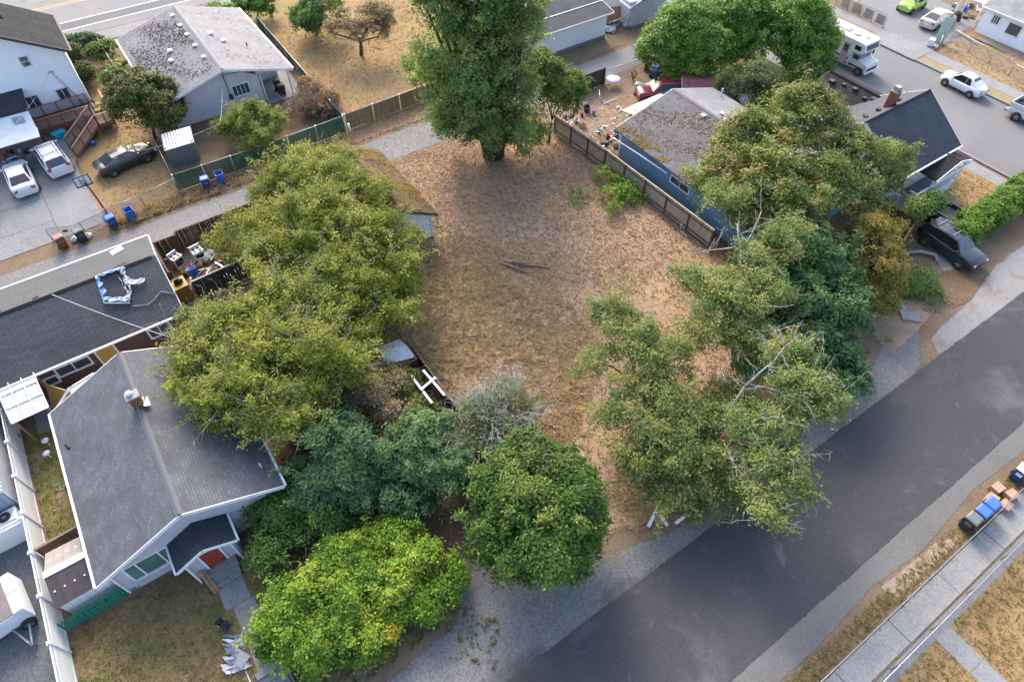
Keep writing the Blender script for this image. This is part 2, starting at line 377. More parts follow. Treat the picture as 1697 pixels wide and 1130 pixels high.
# verges and shoulders of the road
sheet('gravel_shoulder', [(-60,4.2),(33.8,4.2),(37.5,6.9),(35.2,8.4),(31,6.9),(25,6.9),(19.5,6.6),(14.5,6.3),(11,7.2),(8.3,9.4),(6.2,11.2),(4.4,11),(2.5,8.7),(-3,8.2),(-60,8.6)], Z*1.4, GRAVEL, .28)
sheet('chip_shoulder', [(-60,.2),(60,.2),(60,-2.15),(44,-2.0),(36,-1.95),(29.5,-1.6),(24,-2.05),(20.5,-1.75),(16,-2.05),(-60,-2.1)], Z*1.2, SHOULDER, .12)
sheet('grass_verge', [(-60,-1.9),(60,-1.9),(60,-3.05),(-60,-3.05)], Z, LAWN_MIX, .25)
sheet('dirt_verge', [(20.5,-1.7),(25,-1.9),(27,-2.6),(25.6,-2.8),(21,-2.75)], Z*1.1, mk_ground('pale_dirt', [(0.247,0.188,0.135),(0.300,0.232,0.176),(0.345,0.277,0.217)], .4, 7, .6, .04, patch=((.17,.12,.075), .9, .56, .66)), .12)
sheet('front_lawn', [(-60,-4.4),(60,-4.4),(60,-60),(-60,-60)], Z, LAWN_DRY)
# sidewalk in slabs
pv = sheet('pavement', rect(-40, -4.3, 60, -3.0), Z*.5, DIRT)
smb = MB(); smb.mm((-1.955,-.6,-.08), (1.955,.6,.0)); SL = mesh_of(smb, 'slab', CONC)
for k in range(-3, 10):
    inst('slab', SL, pv, (17.78+3.95*(k-1)+random.uniform(-.01,.01), -3.62+random.uniform(-.01,.01), .03+random.uniform(0,.012)), random.uniform(-.004,.004))
pth = sheet('path', rect(20.85, -30, 21.95, -4.75), Z*1.5, DIRT)
for k in range(5):
    q = MB(); q.mm((-.53,-.86,-.06), (.53,.86,0)); inst('slab', mesh_of(q, 'slab', CONCD), pth, (21.4,-5.65-1.74*k,.024+random.uniform(0,.01)), random.uniform(-.012,.012))
sheet('kerb_strip', rect(-40,-4.82,60,-4.34), Z*2, mk_ground('grey_strip', [(.17,.17,.175),(.21,.21,.215),(.25,.25,.25)], .6, 9, .3, .01))
# corner by the old garden: concrete apron, mud, sandy yard
sheet('apron', [(35.0,4.2),(37.0,6.6),(41.5,6.9),(47,7.9),(57.3,8.2),(57.3,4.2)], Z*2.0, mk_ground('apron_concrete', [(0.198,0.198,0.198),(0.234,0.231,0.228),(0.270,0.264,0.252)], .3, 9, .2, .01, patch=((.20,.155,.115), .4, .52, .68)), .3)
sheet('mud', [(40.3,6.6),(42.2,6.3),(46,7.2),(46.4,8.4),(43.2,9.6),(41.2,9.0),(40.2,7.6)], Z*3, mk_ground('brown_mud', [(.12,.08,.05),(.155,.105,.066),(.19,.135,.09)], .5, 7, .5, .03), .25)
sheet('driveway', [(42.5,8.6),(46.8,8.3),(50.5,13.6),(46.2,14.0)], Z*2, mk_ground('drive_conc', [(.19,.185,.18),(.23,.225,.22),(.28,.275,.265)], .4, 8, .3, .02), .12)
sheet('sandy_yard', [(33.2,6.4),(36.8,6.6),(40.4,7.2),(41.3,9.6),(43,10.6),(41,12.4),(36,12),(34.2,10)], Z*2, mk_ground('sandy_mix', [(0.204,0.140,0.093),(0.272,0.200,0.140),(0.340,0.264,0.187)], .5, 7, .6, .05, patch=[((.11,.115,.045), .45, .58, .66), ((.17,.16,.155), .35, .6, .72)]), .3)
sheet('lawn', [(45.8,10.9),(57.0,11.4),(57.0,19.5),(46,16.5)], Z*2, LAWN_DRY, .12)
sheet('footway', rect(55.6, 11.2, 57.0, 60), Z*3, CONCD)
sheet('leaf_strip', rect(57.02, -2, 57.38, 60), Z*2.2, mk_ground('leaf_litter', [(.15,.075,.05),(.20,.11,.07),(.25,.155,.10)], .6, 9, .7, .03))
sheet('green_yard', [(46.4,25.2),(57,25.2),(57,37.5),(47,38)], Z, LAWN_GREEN, .2)
sheet('bare_yard', [(31.1,33.2),(47,33.2),(47,41.9),(31.1,41.9)], Z, mk_ground('bare_dirt', [(0.187,0.132,0.089),(0.246,0.178,0.123),(0.306,0.230,0.162)], .35, 6, .8, .05, patch=[((.36,.245,.12), .3, .56, .7), ((.15,.115,.095), .5, .6, .72)]), .05)
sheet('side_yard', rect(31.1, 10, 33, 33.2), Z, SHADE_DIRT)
# across the side street
for nm, x0, x1, m, z, th in (('kerb', 67.55, 67.75, CONCD, .13, .13), ('kerb', 57.2, 57.4, CONCD, .13, .13)):
    sheet(nm, rect(x0, 6.2 if x0 < 60 else -40, x1, 95), z, m, thick=th)
sheet('grass_verge', rect(67.75, -40, 69.0, 95), .1, mk_ground('verge', [(.20,.16,.09),(.27,.22,.13),(.17,.17,.06)], .5, 7, .6, .04), thick=.09)
sheet('footway', rect(69.0, -40, 70.6, 95), .115, CONCD, thick=.1)
sheet('driveway', [(67.4,28.2),(70.7,28.2),(70.7,33.6),(67.4,33.6)], .135, CONCD, thick=.1)
sheet('driveway', [(70.7,28.2),(82,29.5),(82,48),(70.7,36)], Z*2, ASPH_MID, .1)
sheet('straw_yard', [(70.6,-20),(82,-20),(82,28.9),(70.6,28.1)], Z, mk_ground('pale_straw', [(0.225,0.154,0.090),(0.285,0.203,0.124),(0.338,0.247,0.158)], .35, 6, .8, .05, patch=((.21,.155,.105), .45, .56, .7)), .1)
sheet('footway', [(73,29.2),(76.6,26.3),(77.0,20),(77.9,20),(77.7,26.6),(74.2,29.6)], Z*2, ASPH_MID, .05)
# yards along the alley, left to right
sheet('concrete_drive', [(-40,46.6),(-4.45,47.6),(-4.85,56),(-4.6,61.2),(-7,64.2),(-40,64.2)], Z*2, CONCD)
for (a, b) in (((-40,53.6),(-4.9,53.2)), ((-8.3,64),(-7.5,46.9)), ((-40,50.2),(-7.7,50.0))):
    d = Vector((b[0]-a[0], b[1]-a[1], 0)).normalized()*.02; n = Vector((-d.y, d.x, 0))
    sheet('joint', [Vector((*a,0))+n, Vector((*a,0))-n, Vector((*b,0))-n, Vector((*b,0))+n], Z*3, mk('joint_dirt', (.09,.085,.06), (.05,.06,.03), 2, .95))
sheet('straw_yard', [(-4.9,47.2),(1.2,47.4),(1.35,76.4),(-1.5,76.4),(-1.6,62),(-4.5,61.3)], Z, LAWN_DRY, .05)
sheet('back_yard', [(1.4,48.4),(15.6,48.4),(15.9,57),(1.4,57)], Z, mk_ground('yard_dirt', [(0.135,0.086,0.056),(0.180,0.122,0.079),(0.252,0.171,0.108)], .35, 6, .7, .05, patch=((.30,.205,.11), .3, .58, .7)), .05)
sheet('patio', rect(11.6, 56.2, 15.2, 62), .06, CONC, thick=.055)
sheet('apple_lawn', [(15.8,48.6),(37,48.6),(37,76),(15.8,76)], Z, LAWN_DRY, .05)
sheet('alley_verge', [(-3.9,46.0),(24.5,46.2),(24.5,48.5),(-3.9,47.6)], Z*2.5, mk_ground('leafy_verge', [(.17,.105,.065),(.23,.15,.095),(.30,.21,.13)], .4, 8, .7, .05, patch=((.30,.20,.09), .4, .56, .7)), .2)
sheet('garage_verge', [(32,46.0),(46,46.6),(46,49.4),(32,49.2)], Z*2.5, mk_ground('verge_soil', [(.15,.11,.07),(.20,.15,.095),(.25,.19,.12)], .5, 8, .7, .05), .15)
sheet('footway', rect(-60, 77, 60, 79.4), Z*1.2, CONCD)
# the grey house: lawn, side grass, walk, neighbour's gravel
sheet('front_yard', [(-12.7,-1),(-12.7,18.3),(-4.5,18.3),(-3.6,15.5),(-4.3,12),(-5.2,8)], Z*2, LAWN_MIX, .1)
sheet('side_grass', [(-12.65,22.2),(-10.1,22.2),(-10.1,31),(-12.65,31.5)], Z*2, GRASS_OLIVE, .1)
sheet('court', [(-12,30.4),(-2.6,30),(-2.2,33),(-12,33)], Z*3, CONCD, .1)
sheet('gravel_yard', rect(-40, 8, -12.75, 46), Z, GRAVEL_D)
wk = sheet('walkway', [(-6.3,16.3),(-5.05,16.3),(-4.75,13.5),(-4.95,10.2),(-5.9,10.4),(-5.75,13.4)], Z*2.5, DIRT)
for (a, b, x, x2) in ((16.4,15.05,-6.2,-4.98), (15.0,13.2,-5.85,-4.85), (13.15,11.55,-5.85,-4.9)):
    q = MB(); q.prism([(x,b),(x2+.02,b),(x2,a),(x,a)], 0, .05); q.build('slab', CONCD, wk)

DUST = mk_ground('road_dust', [(.095,.095,.096),(.115,.114,.113),(.14,.138,.134)], .4, 9, .2, .01)
def dust_patch(pts):                                  # thins out from its middle to its rim
    global SHEET_N
    SHEET_N += 1; z = .036+.0005*SHEET_N; n = len(pts); c = (sum(p[0] for p in pts)/n, sum(p[1] for p in pts)/n)
    mb = MB(); mb.add([(x,y,z) for x, y in pts]+[(c[0]+(x-c[0])*.35, c[1]+(y-c[1])*.35, z) for x, y in pts], [(i,(i+1)%n,n+(i+1)%n,n+i) for i in range(n)]+[tuple(range(n,2*n))])
    o = mb.build('dust_patch', blendify(DUST, 2.2)); a = o.data.attributes.new('cover', 'FLOAT', 'POINT'); a.data.foreach_set('value', [0.0]*n+[.75]*n); o['kind'] = 'structure'
for pts in ([(.5,6.2),(1.5,3.2),(5.0,2.8),(7.6,4.0),(7.2,6.0),(3,6.6)], [(6.5,5.9),(8.5,4.4),(13.5,3.6),(14,5.2),(10,6.2)], [(31.5,6.2),(32.5,3.4),(36,2.0),(39.5,4.0),(39,6)], [(-8,6.2),(-6,3.4),(1,3.6),(2,5.8)], [(15,6),(16,4.1),(21.5,4.1),(23,5.8)]): dust_patch(pts)
# ------------------------------------------------------------------ building pieces
def wall(parent, p0, p1, z0, z1, m, apex=None, lap=.2, vert=0, name='wall', cut=None):
    """wall from p0 to p1 (outside on the right), lap boards or upright boards; apex=(fraction, height) for a gable"""
    p0, p1 = Vector((p0[0], p0[1], 0)), Vector((p1[0], p1[1], 0)); d = p1-p0; L = d.length; d.normalize(); n = Vector((d.y, -d.x, 0)); mb = MB()
    Pt = lambda s, z, o: p0 + d*s + n*o + Vector((0,0,z))
    zt = apex[1] if apex else z1
    sl = lambda z: 0 if z <= z1 else apex[0]*L*(z-z1)/(zt-z1)
    sr = lambda z: L if z <= z1 else L-(1-apex[0])*L*(z-z1)/(zt-z1)
    top = lambda s: z1 if not apex else (z1+(zt-z1)*(s/(apex[0]*L)) if s < apex[0]*L else z1+(zt-z1)*((L-s)/((1-apex[0])*L)))
    ol = [(0,z0),(L,z0),(L,z1)] + ([(apex[0]*L, zt)] if apex else []) + [(0,z1)]
    k = len(ol); vs = [Pt(s, z, 0) for s, z in ol] + [Pt(s, z, -.12) for s, z in ol]
    mb.add(vs, [tuple(range(k)), tuple(range(k, 2*k))[::-1]] + [(i, k+i, k+(i+1)%k, (i+1)%k) for i in range(k)])
    if vert:
        q = int(L/vert)+1
        for i in range(q):
            a, b = i*vert+.012, min((i+1)*vert-.012, L)
            if b-a < .03: continue
            pts = [(a,z0),(b,z0),(b,top(b))] + ([(apex[0]*L, zt)] if apex and a < apex[0]*L < b else []) + [(a,top(a))]
            kk = len(pts); vs = [Pt(s, z, .022) for s, z in pts] + [Pt(s, z, .002) for s, z in pts]
            mb.add(vs, [tuple(range(kk))] + [(j, kk+j, kk+(j+1)%kk, (j+1)%kk) for j in range(kk)])
    elif lap:
        z = z0
        while z < zt-.04:
            zb = min(z+lap, zt); a, b, c2, d2 = sl(z), sr(z), sl(zb), sr(zb)
            if z < z1 < zb: c2, d2 = sl(zb), sr(zb)
            v = [Pt(a,z,.034), Pt(b,z,.034), Pt(d2,zb,.004), Pt(c2,zb,.004), Pt(a,z,.004), Pt(b,z,.004)]
            mb.add(v, [(0,1,2,3), (4,5,1,0)]); z += lap
    return mb.build(name, m, parent)
def window(parent, p0, p1, s, z, wd, ht, nx=2, ny=1, m=WHITE, glass=None, fw=.09, name='window', bars=False):
    glass = glass or GLASS
    p0, p1 = Vector((p0[0], p0[1], 0)), Vector((p1[0], p1[1], 0)); d = (p1-p0).normalized(); n = Vector((d.y, -d.x, 0)); mb = MB()
    Pt = lambda s, z, o: p0 + d*s + n*o + Vector((0,0,z)); rz = math.atan2(d.y, d.x)
    def bar(s0, s1, za, zb, o0=.0, o1=.075): mb.box(Pt((s0+s1)/2, (za+zb)/2, (o0+o1)/2), (s1-s0, o1-o0, zb-za), rz)
    bar(s-fw, s, z-fw, z+ht+fw); bar(s+wd, s+wd+fw, z-fw, z+ht+fw); bar(s, s+wd, z+ht, z+ht+fw); bar(s, s+wd, z-fw, z, 0, .1)
    for i in range(1, nx): bar(s+wd*i/nx-.025, s+wd*i/nx+.025, z, z+ht, 0, .066)
    for j in range(1, ny): bar(s, s+wd, z+ht*j/ny-.02, z+ht*j/ny+.02, 0, .062)
    f = mb.build(name, m, parent)
    for i in range(nx):
        for j in range(ny):
            q = MB(); q.box(Pt(s+wd*(i+.5)/nx, z+ht*(j+.5)/ny, .041), (wd/nx-.055, .014, ht/ny-.045), rz); q.build('pane', glass, f)
    return f
def door(parent, p0, p1, s, z, wd, ht, m, frame=WHITE):
    p0, p1 = Vector((p0[0], p0[1], 0)), Vector((p1[0], p1[1], 0)); d = (p1-p0).normalized(); n = Vector((d.y, -d.x, 0)); rz = math.atan2(d.y, d.x)
    Pt = lambda s, z, o: p0 + d*s + n*o + Vector((0,0,z)); mb = MB()
    mb.box(Pt(s+wd/2, z+ht/2, .045), (wd, .05, ht), rz)
    for (a, b) in ((.12,.45), (.55,.92)): mb.box(Pt(s+wd/2, z+ht*(a+b)/2, .075), (wd*.66, .02, ht*(b-a)-.06), rz)
    o = mb.build('door', m, parent); fb = MB()
    for (a, b, c, e) in ((-.09,0,0,ht+.09), (wd,wd+.09,0,ht+.09), (0,wd,ht,ht+.09)): fb.box(Pt(s+(a+b)/2, z+(c+e)/2, .05), (b-a, .09, e-c), rz)
    fb.build('frame', frame, o); h = MB(); h.lathe([(.001,-.03),(.035,-.03),(.035,.03),(.001,.03)], Pt(s+wd*.88, z+ht*.46, .11), 10); h.build('handle', STEEL, o)
    return o
def gable_roof(parent, ax, x0, x1, y0, y1, ze, zr, rp, m, t=.14, trim=WHITE, ze2=None, caps=True, capm=None, gutter=True, m2=None, cap_piece=.30):
    """two slopes along ax ('x' or 'y'); rp = ridge position; ze2 = other eave; ridge caps laid piece by piece"""
    ze2 = ze if ze2 is None else ze2
    if ax == 'y': A = [(x0,y0,ze),(x0,y1,ze),(rp,y1,zr),(rp,y0,zr)]; B = [(x1,y1,ze2),(x1,y0,ze2),(rp,y0,zr),(rp,y1,zr)]
    else: A = [(x0,y0,ze),(x1,y0,ze),(x1,rp,zr),(x0,rp,zr)]; B = [(x1,y1,ze2),(x0,y1,ze2),(x0,rp,zr),(x1,rp,zr)]
    for k, q in enumerate((A, B)): MB().slab(*q, t).build('roof_slope', m if k == 0 or not m2 else m2, parent)
    D = Vector((0,0,-.13))
    for q in (A, B):
        a, b, c, d = map(Vector, q); o = (b-a).normalized()*.025
        MB().beam(b+D+o, c+D+o, .05, .22).build('bargeboard', trim, parent); MB().beam(a+D-o, d+D-o, .05, .22).build('bargeboard', trim, parent)
    if gutter:
        for q in (A, B):
            a, b, c, d = map(Vector, q); out = (a-d); out.z = 0; out.normalize()
            g_ = MB(); g_.beam(a+out*.06+Vector((0,0,-.07)), b+out*.06+Vector((0,0,-.07)), .12, .11); g_.build('gutter', trim, parent)
    if caps:
        r0, r1 = Vector(A[3]), Vector(A[2]); L = (r1-r0).length; dr = (r1-r0).normalized(); sA = (Vector(A[0])-Vector(A[3])).normalized(); sB = (Vector(B[1])-Vector(B[2])).normalized()
        pm = MB(); e = cap_piece*1.1; wv = .17; cm = capm or m
        off = Vector((0,0,.02)); tl = Vector((0,0,.014))
        v = [sA*wv+off, Vector((0,0,.03))+off, sB*wv+off]; v2 = [p+dr*e+tl for p in v]
        lo = [p-Vector((0,0,.03)) for p in v+v2]
        uv = [[(0,0),(e,0),(e,wv),(0,wv)]]*6
        pm.add(v+v2+lo, [(0,1,4,3), (1,2,5,4), (6,7,1,0), (7,8,2,1), (3,4,10,9), (4,5,11,10)])
        me = mesh_of(pm, 'ridge_cap', cm)
        k = int(L/cap_piece)
        for i in range(k):
            o = inst('ridge_cap', me, parent, r0+dr*(i*cap_piece)+Vector((0,0,random.uniform(0,.006))))
def pipe_vent(parent, p, h=.35, r=.05, m=None, name='vent_pipe'):
    MB().lathe([(r*1.8,-.05),(r*1.6,.04),(r,.06),(r,h),(r*.7,h)], p, 10).build(name, m or GALV, parent)
def box_vent(parent, p, m=None, s=.28):
    mb = MB(); p = Vector(p); mb.box(p+Vector((0,0,.06)), (s,s,.14)); mb.box(p+Vector((0,0,.16)), (s*1.25,s*1.25,.05)); mb.build('roof_vent', m or GALV, parent)
def chimney(parent, x, y, z0, z1, w, d, m, capm):
    mb = MB(); hb = .22; k = int((z1-z0)/hb)
    mb.mm((x-w/2,y-d/2,z0), (x+w/2,y+d/2,z1))
    for i in range(k):                                  # courses proud of the joints
        z = z0+i*hb; mb.mm((x-w/2-.012,y-d/2-.012,z+.02), (x+w/2+.012,y+d/2+.012,z+hb-.015))
    c = mb.build('chimney', m, parent)
    MB().mm((x-w/2-.07,y-d/2-.07,z1), (x+w/2+.07,y+d/2+.07,z1+.07)).build('chimney_cap', capm, c); return c

BRICK = mk('chimney_brick', (.27,.10,.065), (.18,.075,.05), 9, .85, bump=.3)
# ------------------------------------------------------------------ grey-roofed lilac house in the foreground
LILAC = mk('lilac_siding', (.50,.455,.52), (.43,.39,.445), 1.2, .6)
SH_GREY = mk_shingle('grey_shingles', (.095,.104,.121), (.127,.138,.158), (.06,.065,.073), .31, .142, stain=(.075,.072,.075), stain_amt=.7, rough=.85, spec=.3)
SH_BLACK = mk_shingle('black_shingles', (.028,.034,.045), (.042,.05,.062), (.015,.018,.022), .3, .14, rough=.7, spec=.4)
h = thing('bungalow', 'lilac sided bungalow with grey shingle gable roof and red front door', 'house', (-5.7,18.3,0), world=True)
gable_roof(h, 'y', -10.16, -1.31, 18.08, 29.1, 2.7, 4.78, -5.66, SH_GREY, capm=mk('ridge_grey', (.15,.16,.175), (.105,.11,.12), 6, .85), cap_piece=.22)
wall(h, (-9.75,18.55), (-1.75,18.55), 0, 2.52, LILAC, (.508,4.5), .15); wall(h, (-1.75,18.55), (-1.75,28.7), 0, 2.55, LILAC, None, .15)
wall(h, (-1.75,28.7), (-9.75,28.7), 0, 2.52, LILAC, (.492,4.5), .15); wall(h, (-9.75,28.7), (-9.75,18.55), 0, 2.55, LILAC, None, .15)
f0, f1 = (-9.75,18.55), (-1.75,18.55)
window(h, f0, f1, .62, .82, 2.05, 1.36, 1, glass=GLASSG); 
for s_ in (1.12, 2.15): MB().box((-9.75+s_, 18.50, 1.5), (.07,.07,1.36)).build('mullion', WHITE, h)
window(h, f0, f1, 6.45, .72, 1.05, 1.25, 1, 2, glass=GLASSL)
window(h, (-1.75,18.55), (-1.75,28.7), 3.2, .9, 1.1, 1.1, 2)
for yy in (18.55,): 
    c_ = MB(); c_.box((-9.75,yy-.02,1.27), (.1,.1,2.5)); c_.box((-1.75,yy-.02,1.27), (.1,.1,2.5)); c_.build('corner_trim', WHITE, h)
chimney(h, -5.62, 25.15, 4.35, 5.5, .5, .42, BRICK, CONC)
MB().lathe([(.13,0),(.14,.08),(.17,.12),(.14,.2),(.04,.25)], (-5.7,25.2,5.57), 14).build('chimney_cowl', WHITE_METAL, h)
fl = MB(); fl.box((-5.28,25.05,4.82), (.30,.62,.03), 0, 0, R(25)); fl.build('flashing', WHITE_METAL, h)
pipe_vent(h, P(113,742,3.4), .38, .05, BLACKP); pipe_vent(h, P(433,773,3.0), .3, .06, GALV)
# vestibule
wall(h, (-6.85,17.25), (-4.5,17.25), 0, 2.2, LILAC, (.5,2.82), .15, name='porch_wall'); wall(h, (-6.85,18.5), (-6.85,17.25), 0, 2.2, LILAC, None, .15, name='porch_wall'); wall(h, (-4.5,17.25), (-4.5,18.5), 0, 2.2, LILAC, None, .15, name='porch_wall')
SHB = SH_BLACK
for q in ([(-7.12,16.92,2.26),(-7.12,18.66,2.26),(-5.69,18.66,2.98),(-5.69,16.92,2.98)], [(-4.26,18.6,2.26),(-4.26,16.92,2.26),(-5.69,16.92,2.98),(-5.69,18.6,2.98)]):
    MB().slab(*q, .09).build('porch_roof', SHB, h)
    a, b, c, d = map(Vector, q); yy = 16.90; e = MB(); lo = a if abs(a.y-16.92) < .1 else b; hi = d if abs(d.y-16.92) < .1 else c
    e.beam((lo.x,yy,lo.z-.08), (hi.x,yy,hi.z-.08), .05, .16); e.beam((lo.x+(-.05 if lo.x < -6 else .05),16.9,2.2), (lo.x+(-.05 if lo.x < -6 else .05),18.5,2.2), .09, .1); e.build('porch_trim', WHITE, h)
door(h, (-6.85,17.25), (-4.5,17.25), .80, .62, .86, 1.6, mk('red_door', (.33,.045,.03), (.27,.035,.025), 2, .5))
for x_ in (-6.72, -4.62): MB().box((x_,17.05,1.1), (.09,.09,2.2)).build('porch_post', WHITE, h)
st = MB(); st.mm((-6.35,16.75,0), (-4.85,17.24,.55)); st.mm((-6.3,16.5,0), (-4.9,16.748,.36)); st.mm((-6.25,16.25,0), (-4.95,16.498,.18)); st.build('front_steps', CONCD, h)
for dx in (0, .16): 
    b_ = MB(); b_.beam((-6.5+dx,17.15,.95-dx), (-6.32+dx,16.1,.12), .13, .05); b_.build('step_rail', WOODT, h)
# rear translucent lean-tos
CORR = mk('clear_corrugated', (.55,.56,.58), (.44,.45,.48), 2, .35)
def corrugated(parent, a, b, c, d, m, pitch=.11, amp=.018, t=0, name='roof_sheet'):
    """ribbed sheet, ribs run from a-b edge up to d-c edge"""
    a, b, c, d = map(Vector, (a, b, c, d)); L = (b-a).length; n = max(4, int(L/pitch*2)); nr = (b-a).cross(d-a).normalized()
    if nr.z < 0: nr = -nr
    vs = []; 
    for i in range(n+1):
        s = i/n; o = nr*(amp if i % 2 else -amp); vs += [a.lerp(b, s)+o, d.lerp(c, s)+o]
    k = len(vs); vs += [Vector(v)-nr*.012 for v in vs]
    fs = [(2*i, 2*i+2, 2*i+3, 2*i+1) for i in range(n)] + [(k+2*i, k+2*i+1, k+2*i+3, k+2*i+2) for i in range(n)]
    fs += [(2*i, k+2*i, k+2*i+2, 2*i+2) for i in range(n)] + [(2*i+1, 2*i+3, k+2*i+3, k+2*i+1) for i in range(n)]
    return MB().add(vs, fs).build(name, m, parent)
t = thing('awning', 'small translucent white corrugated awning at the back corner of the lilac bungalow', 'awning', (-9.6,30,0), world=True)
corrugated(t, (-10.25,29.15,2.45), (-9.15,30.5,2.45), (-8.75,30.2,2.85), (-9.85,28.9,2.85), CORR)
b_ = MB(); b_.beam((-9.15,30.5,2.42), (-7.7,30.85,2.42), .06, .12); b_.beam((-9.15,30.5,2.3), (-9.15,30.5,0), .1, .1); b_.beam((-7.7,30.85,2.4), (-7.7,30.85,0), .1, .1); b_.build('frame', WHITE, t)
corrugated(t, (-9.1,30.5,2.4), (-7.7,30.8,2.4), (-7.5,29.2,2.62), (-8.9,29.2,2.62), CORR)
# corrugated cover on posts
t = thing('patio_cover', 'clear corrugated patio cover with white battens on wooden posts behind the bungalow', 'pergola', (-11.2,31.6,0), world=True)
corrugated(t, (-12.12,29.95,2.25), (-10.28,30.0,2.25), (-10.48,33.0,2.62), (-12.4,33.0,2.62), CORR, .1)
for f in (.0, .35, .66, 1.0):
    a = Vector((-12.12,29.95,2.29)).lerp(Vector((-12.4,33,2.66)), f); b = Vector((-10.28,30,2.29)).lerp(Vector((-10.48,33,2.66)), f); MB().beam(a, b, .07, .03).build('batten', WHITE, t)
for f in (0, .32, .66, 1.0):
    a = Vector((-12.12,29.95,2.31)).lerp(Vector((-10.28,30,2.31)), f); b = Vector((-12.4,33,2.68)).lerp(Vector((-10.48,33,2.68)), f); MB().beam(a, b, .05, .03).build('batten', WHITE, t)
for (x, y, z) in ((-12.0,30.1,2.2), (-10.4,30.1,2.2), (-12.2,32.8,2.55), (-10.55,32.8,2.55)): MB().box((x,y,z/2), (.1,.1,z)).build('post', WOODT, t)

# ------------------------------------------------------------------ long dark-roofed house by the alley
SH_DARK = mk_shingle('dark_shingles', (.036,.042,.052), (.05,.058,.07), (.010,.011,.013), .6, .17, rough=.72, spec=.45, mort=.016)
BROWNW = mk('brown_boards', (.11,.065,.05), (.085,.05,.04), 3, .7)
h = thing('long_house', 'long low house with dark charcoal shingle roof and brown boarded walls', 'house', (-12,36.5,0), world=True)
gable_roof(h, 'x', -26, -2.05, 32.5, 40.8, 2.6, 4.2, 36.46, SH_DARK, capm=SH_DARK, cap_piece=.3)
wall(h, (-25.6,33.0), (-2.5,33.0), 0, 2.5, BROWNW, None, 0, .25); wall(h, (-2.5,33.0), (-2.5,40.4), 0, 2.5, BROWNW, (.47,4.0), 0, .25); wall(h, (-2.5,40.4), (-25.6,40.4), 0, 2.5, BROWNW, None, 0, .25)
q0, q1 = (-25.6,33.0), (-2.5,33.0)
window(h, q0, q1, 15.95, 1.25, 1.75, .62, 2); window(h, q0, q1, 15.15, .95, .6, .5, 1)
window(h, q0, q1, 21.2, 1.2, 1.2, .8, 2)
door(h, q0, q1, 18.2, 0, .95, 2.05, mk('yellow_door', (.42,.30,.07), (.36,.26,.06), 2, .6))
for x_ in (-10.9, -8.9): box_vent(h, (x_,37.0,3.93), BLACKP, .24)
# ------------------------------------------------------------------ lavender house with dappled roof
LAV = mk('lavender_boards', (.66,.60,.66), (.58,.53,.58), 1, .7)
SH_LAV = mk_shingle('mottled_shingles', (.145,.15,.168), (.185,.19,.208), (.10,.105,.12), .32, .15, stain=(.15,.14,.13), leaf=(.045,.038,.035), leaf_lo=.54, rough=.8, spec=.35)
SH_LAV_LIT = mk_shingle('sunlit_pale_shingles', (.15,.16,.185), (.185,.195,.22), (.115,.125,.145), .32, .15, stain=(.13,.12,.115), stain_amt=.5, leaf=(.07,.06,.05), leaf_lo=.68, rough=.75, spec=.4)  # slightly paler copy for the sun-facing slope, sunlight mixed into the colour
h = thing('lavender_house', 'pale lavender house with mottled grey gable roof and covered back patio', 'house', (8.7,57,0), world=True)
gable_roof(h, 'y', 2.76, 14.5, 56.1, 70.2, 2.7, 4.3, 8.72, SH_LAV, m2=SH_LAV_LIT, capm=mk('ridge_pale', (.24,.245,.26), (.19,.19,.2), 5, .8))
wall(h, (3.3,57), (11.55,57), 0, 2.5, LAV, (.66,4.05), 0, .3); wall(h, (11.55,57.0), (11.55,60.5), 0, 3.0, LAV, None, 0, .3); wall(h, (11.55,60.5), (14.1,60.5), 0, 2.6, LAV, None, 0, .3); wall(h, (14.1,60.5), (14.1,69.8), 0, 2.5, LAV, None, 0, .3); wall(h, (3.3,69.8), (3.3,57), 0, 2.5, LAV, None, 0, .3)
MB().add([(11.55,57,2.5),(14.2,57,2.5),(11.55,57,3.3),(11.55,57.12,2.5),(14.2,57.12,2.5),(11.55,57.12,3.3)], [(0,1,2),(5,4,3),(0,3,4,1),(1,4,5,2),(2,5,3,0)]).build('gable_infill', LAV, h)
window(h, (3.3,57), (11.55,57), 5.8, 1.25, 1.4, .9, 4, m=WHITE)
door(h, (11.55,60.5), (14.1,60.5), .9, .06, .9, 2.0, WHITE)
for x_ in (11.7, 14.15): MB().box((x_,56.9,1.3), (.12,.12,2.6)).build('porch_post', WHITE, h)
for yy in (68.5,66.1,64,61.6,59.2): box_vent(h, (8.1,yy,4.08), WHITE_METAL, .26)
for (x, y, z) in ((6.1,63,3.6), (5.7,61.4,3.5), (10,63.4,3.95), (10.6,61.8,3.78)): box_vent(h, (x,y,z), WHITE_METAL, .3)
pipe_vent(h, (12.3,61,3.3), .3, .05, BLACKP)
cb = MB(); cb.tube([(8.6,56.9,3.9),(8.7,56.85,3.4),(9.0,56.85,3.35),(11,56.9,3.2)], .02, 5); cb.tube([(8.7,56.85,3.4),(8.72,56.86,1.2)], .03, 5); cb.box((8.75,56.9,1.35), (.3,.14,.45)); cb.build('service_cable', BLACKP, h)
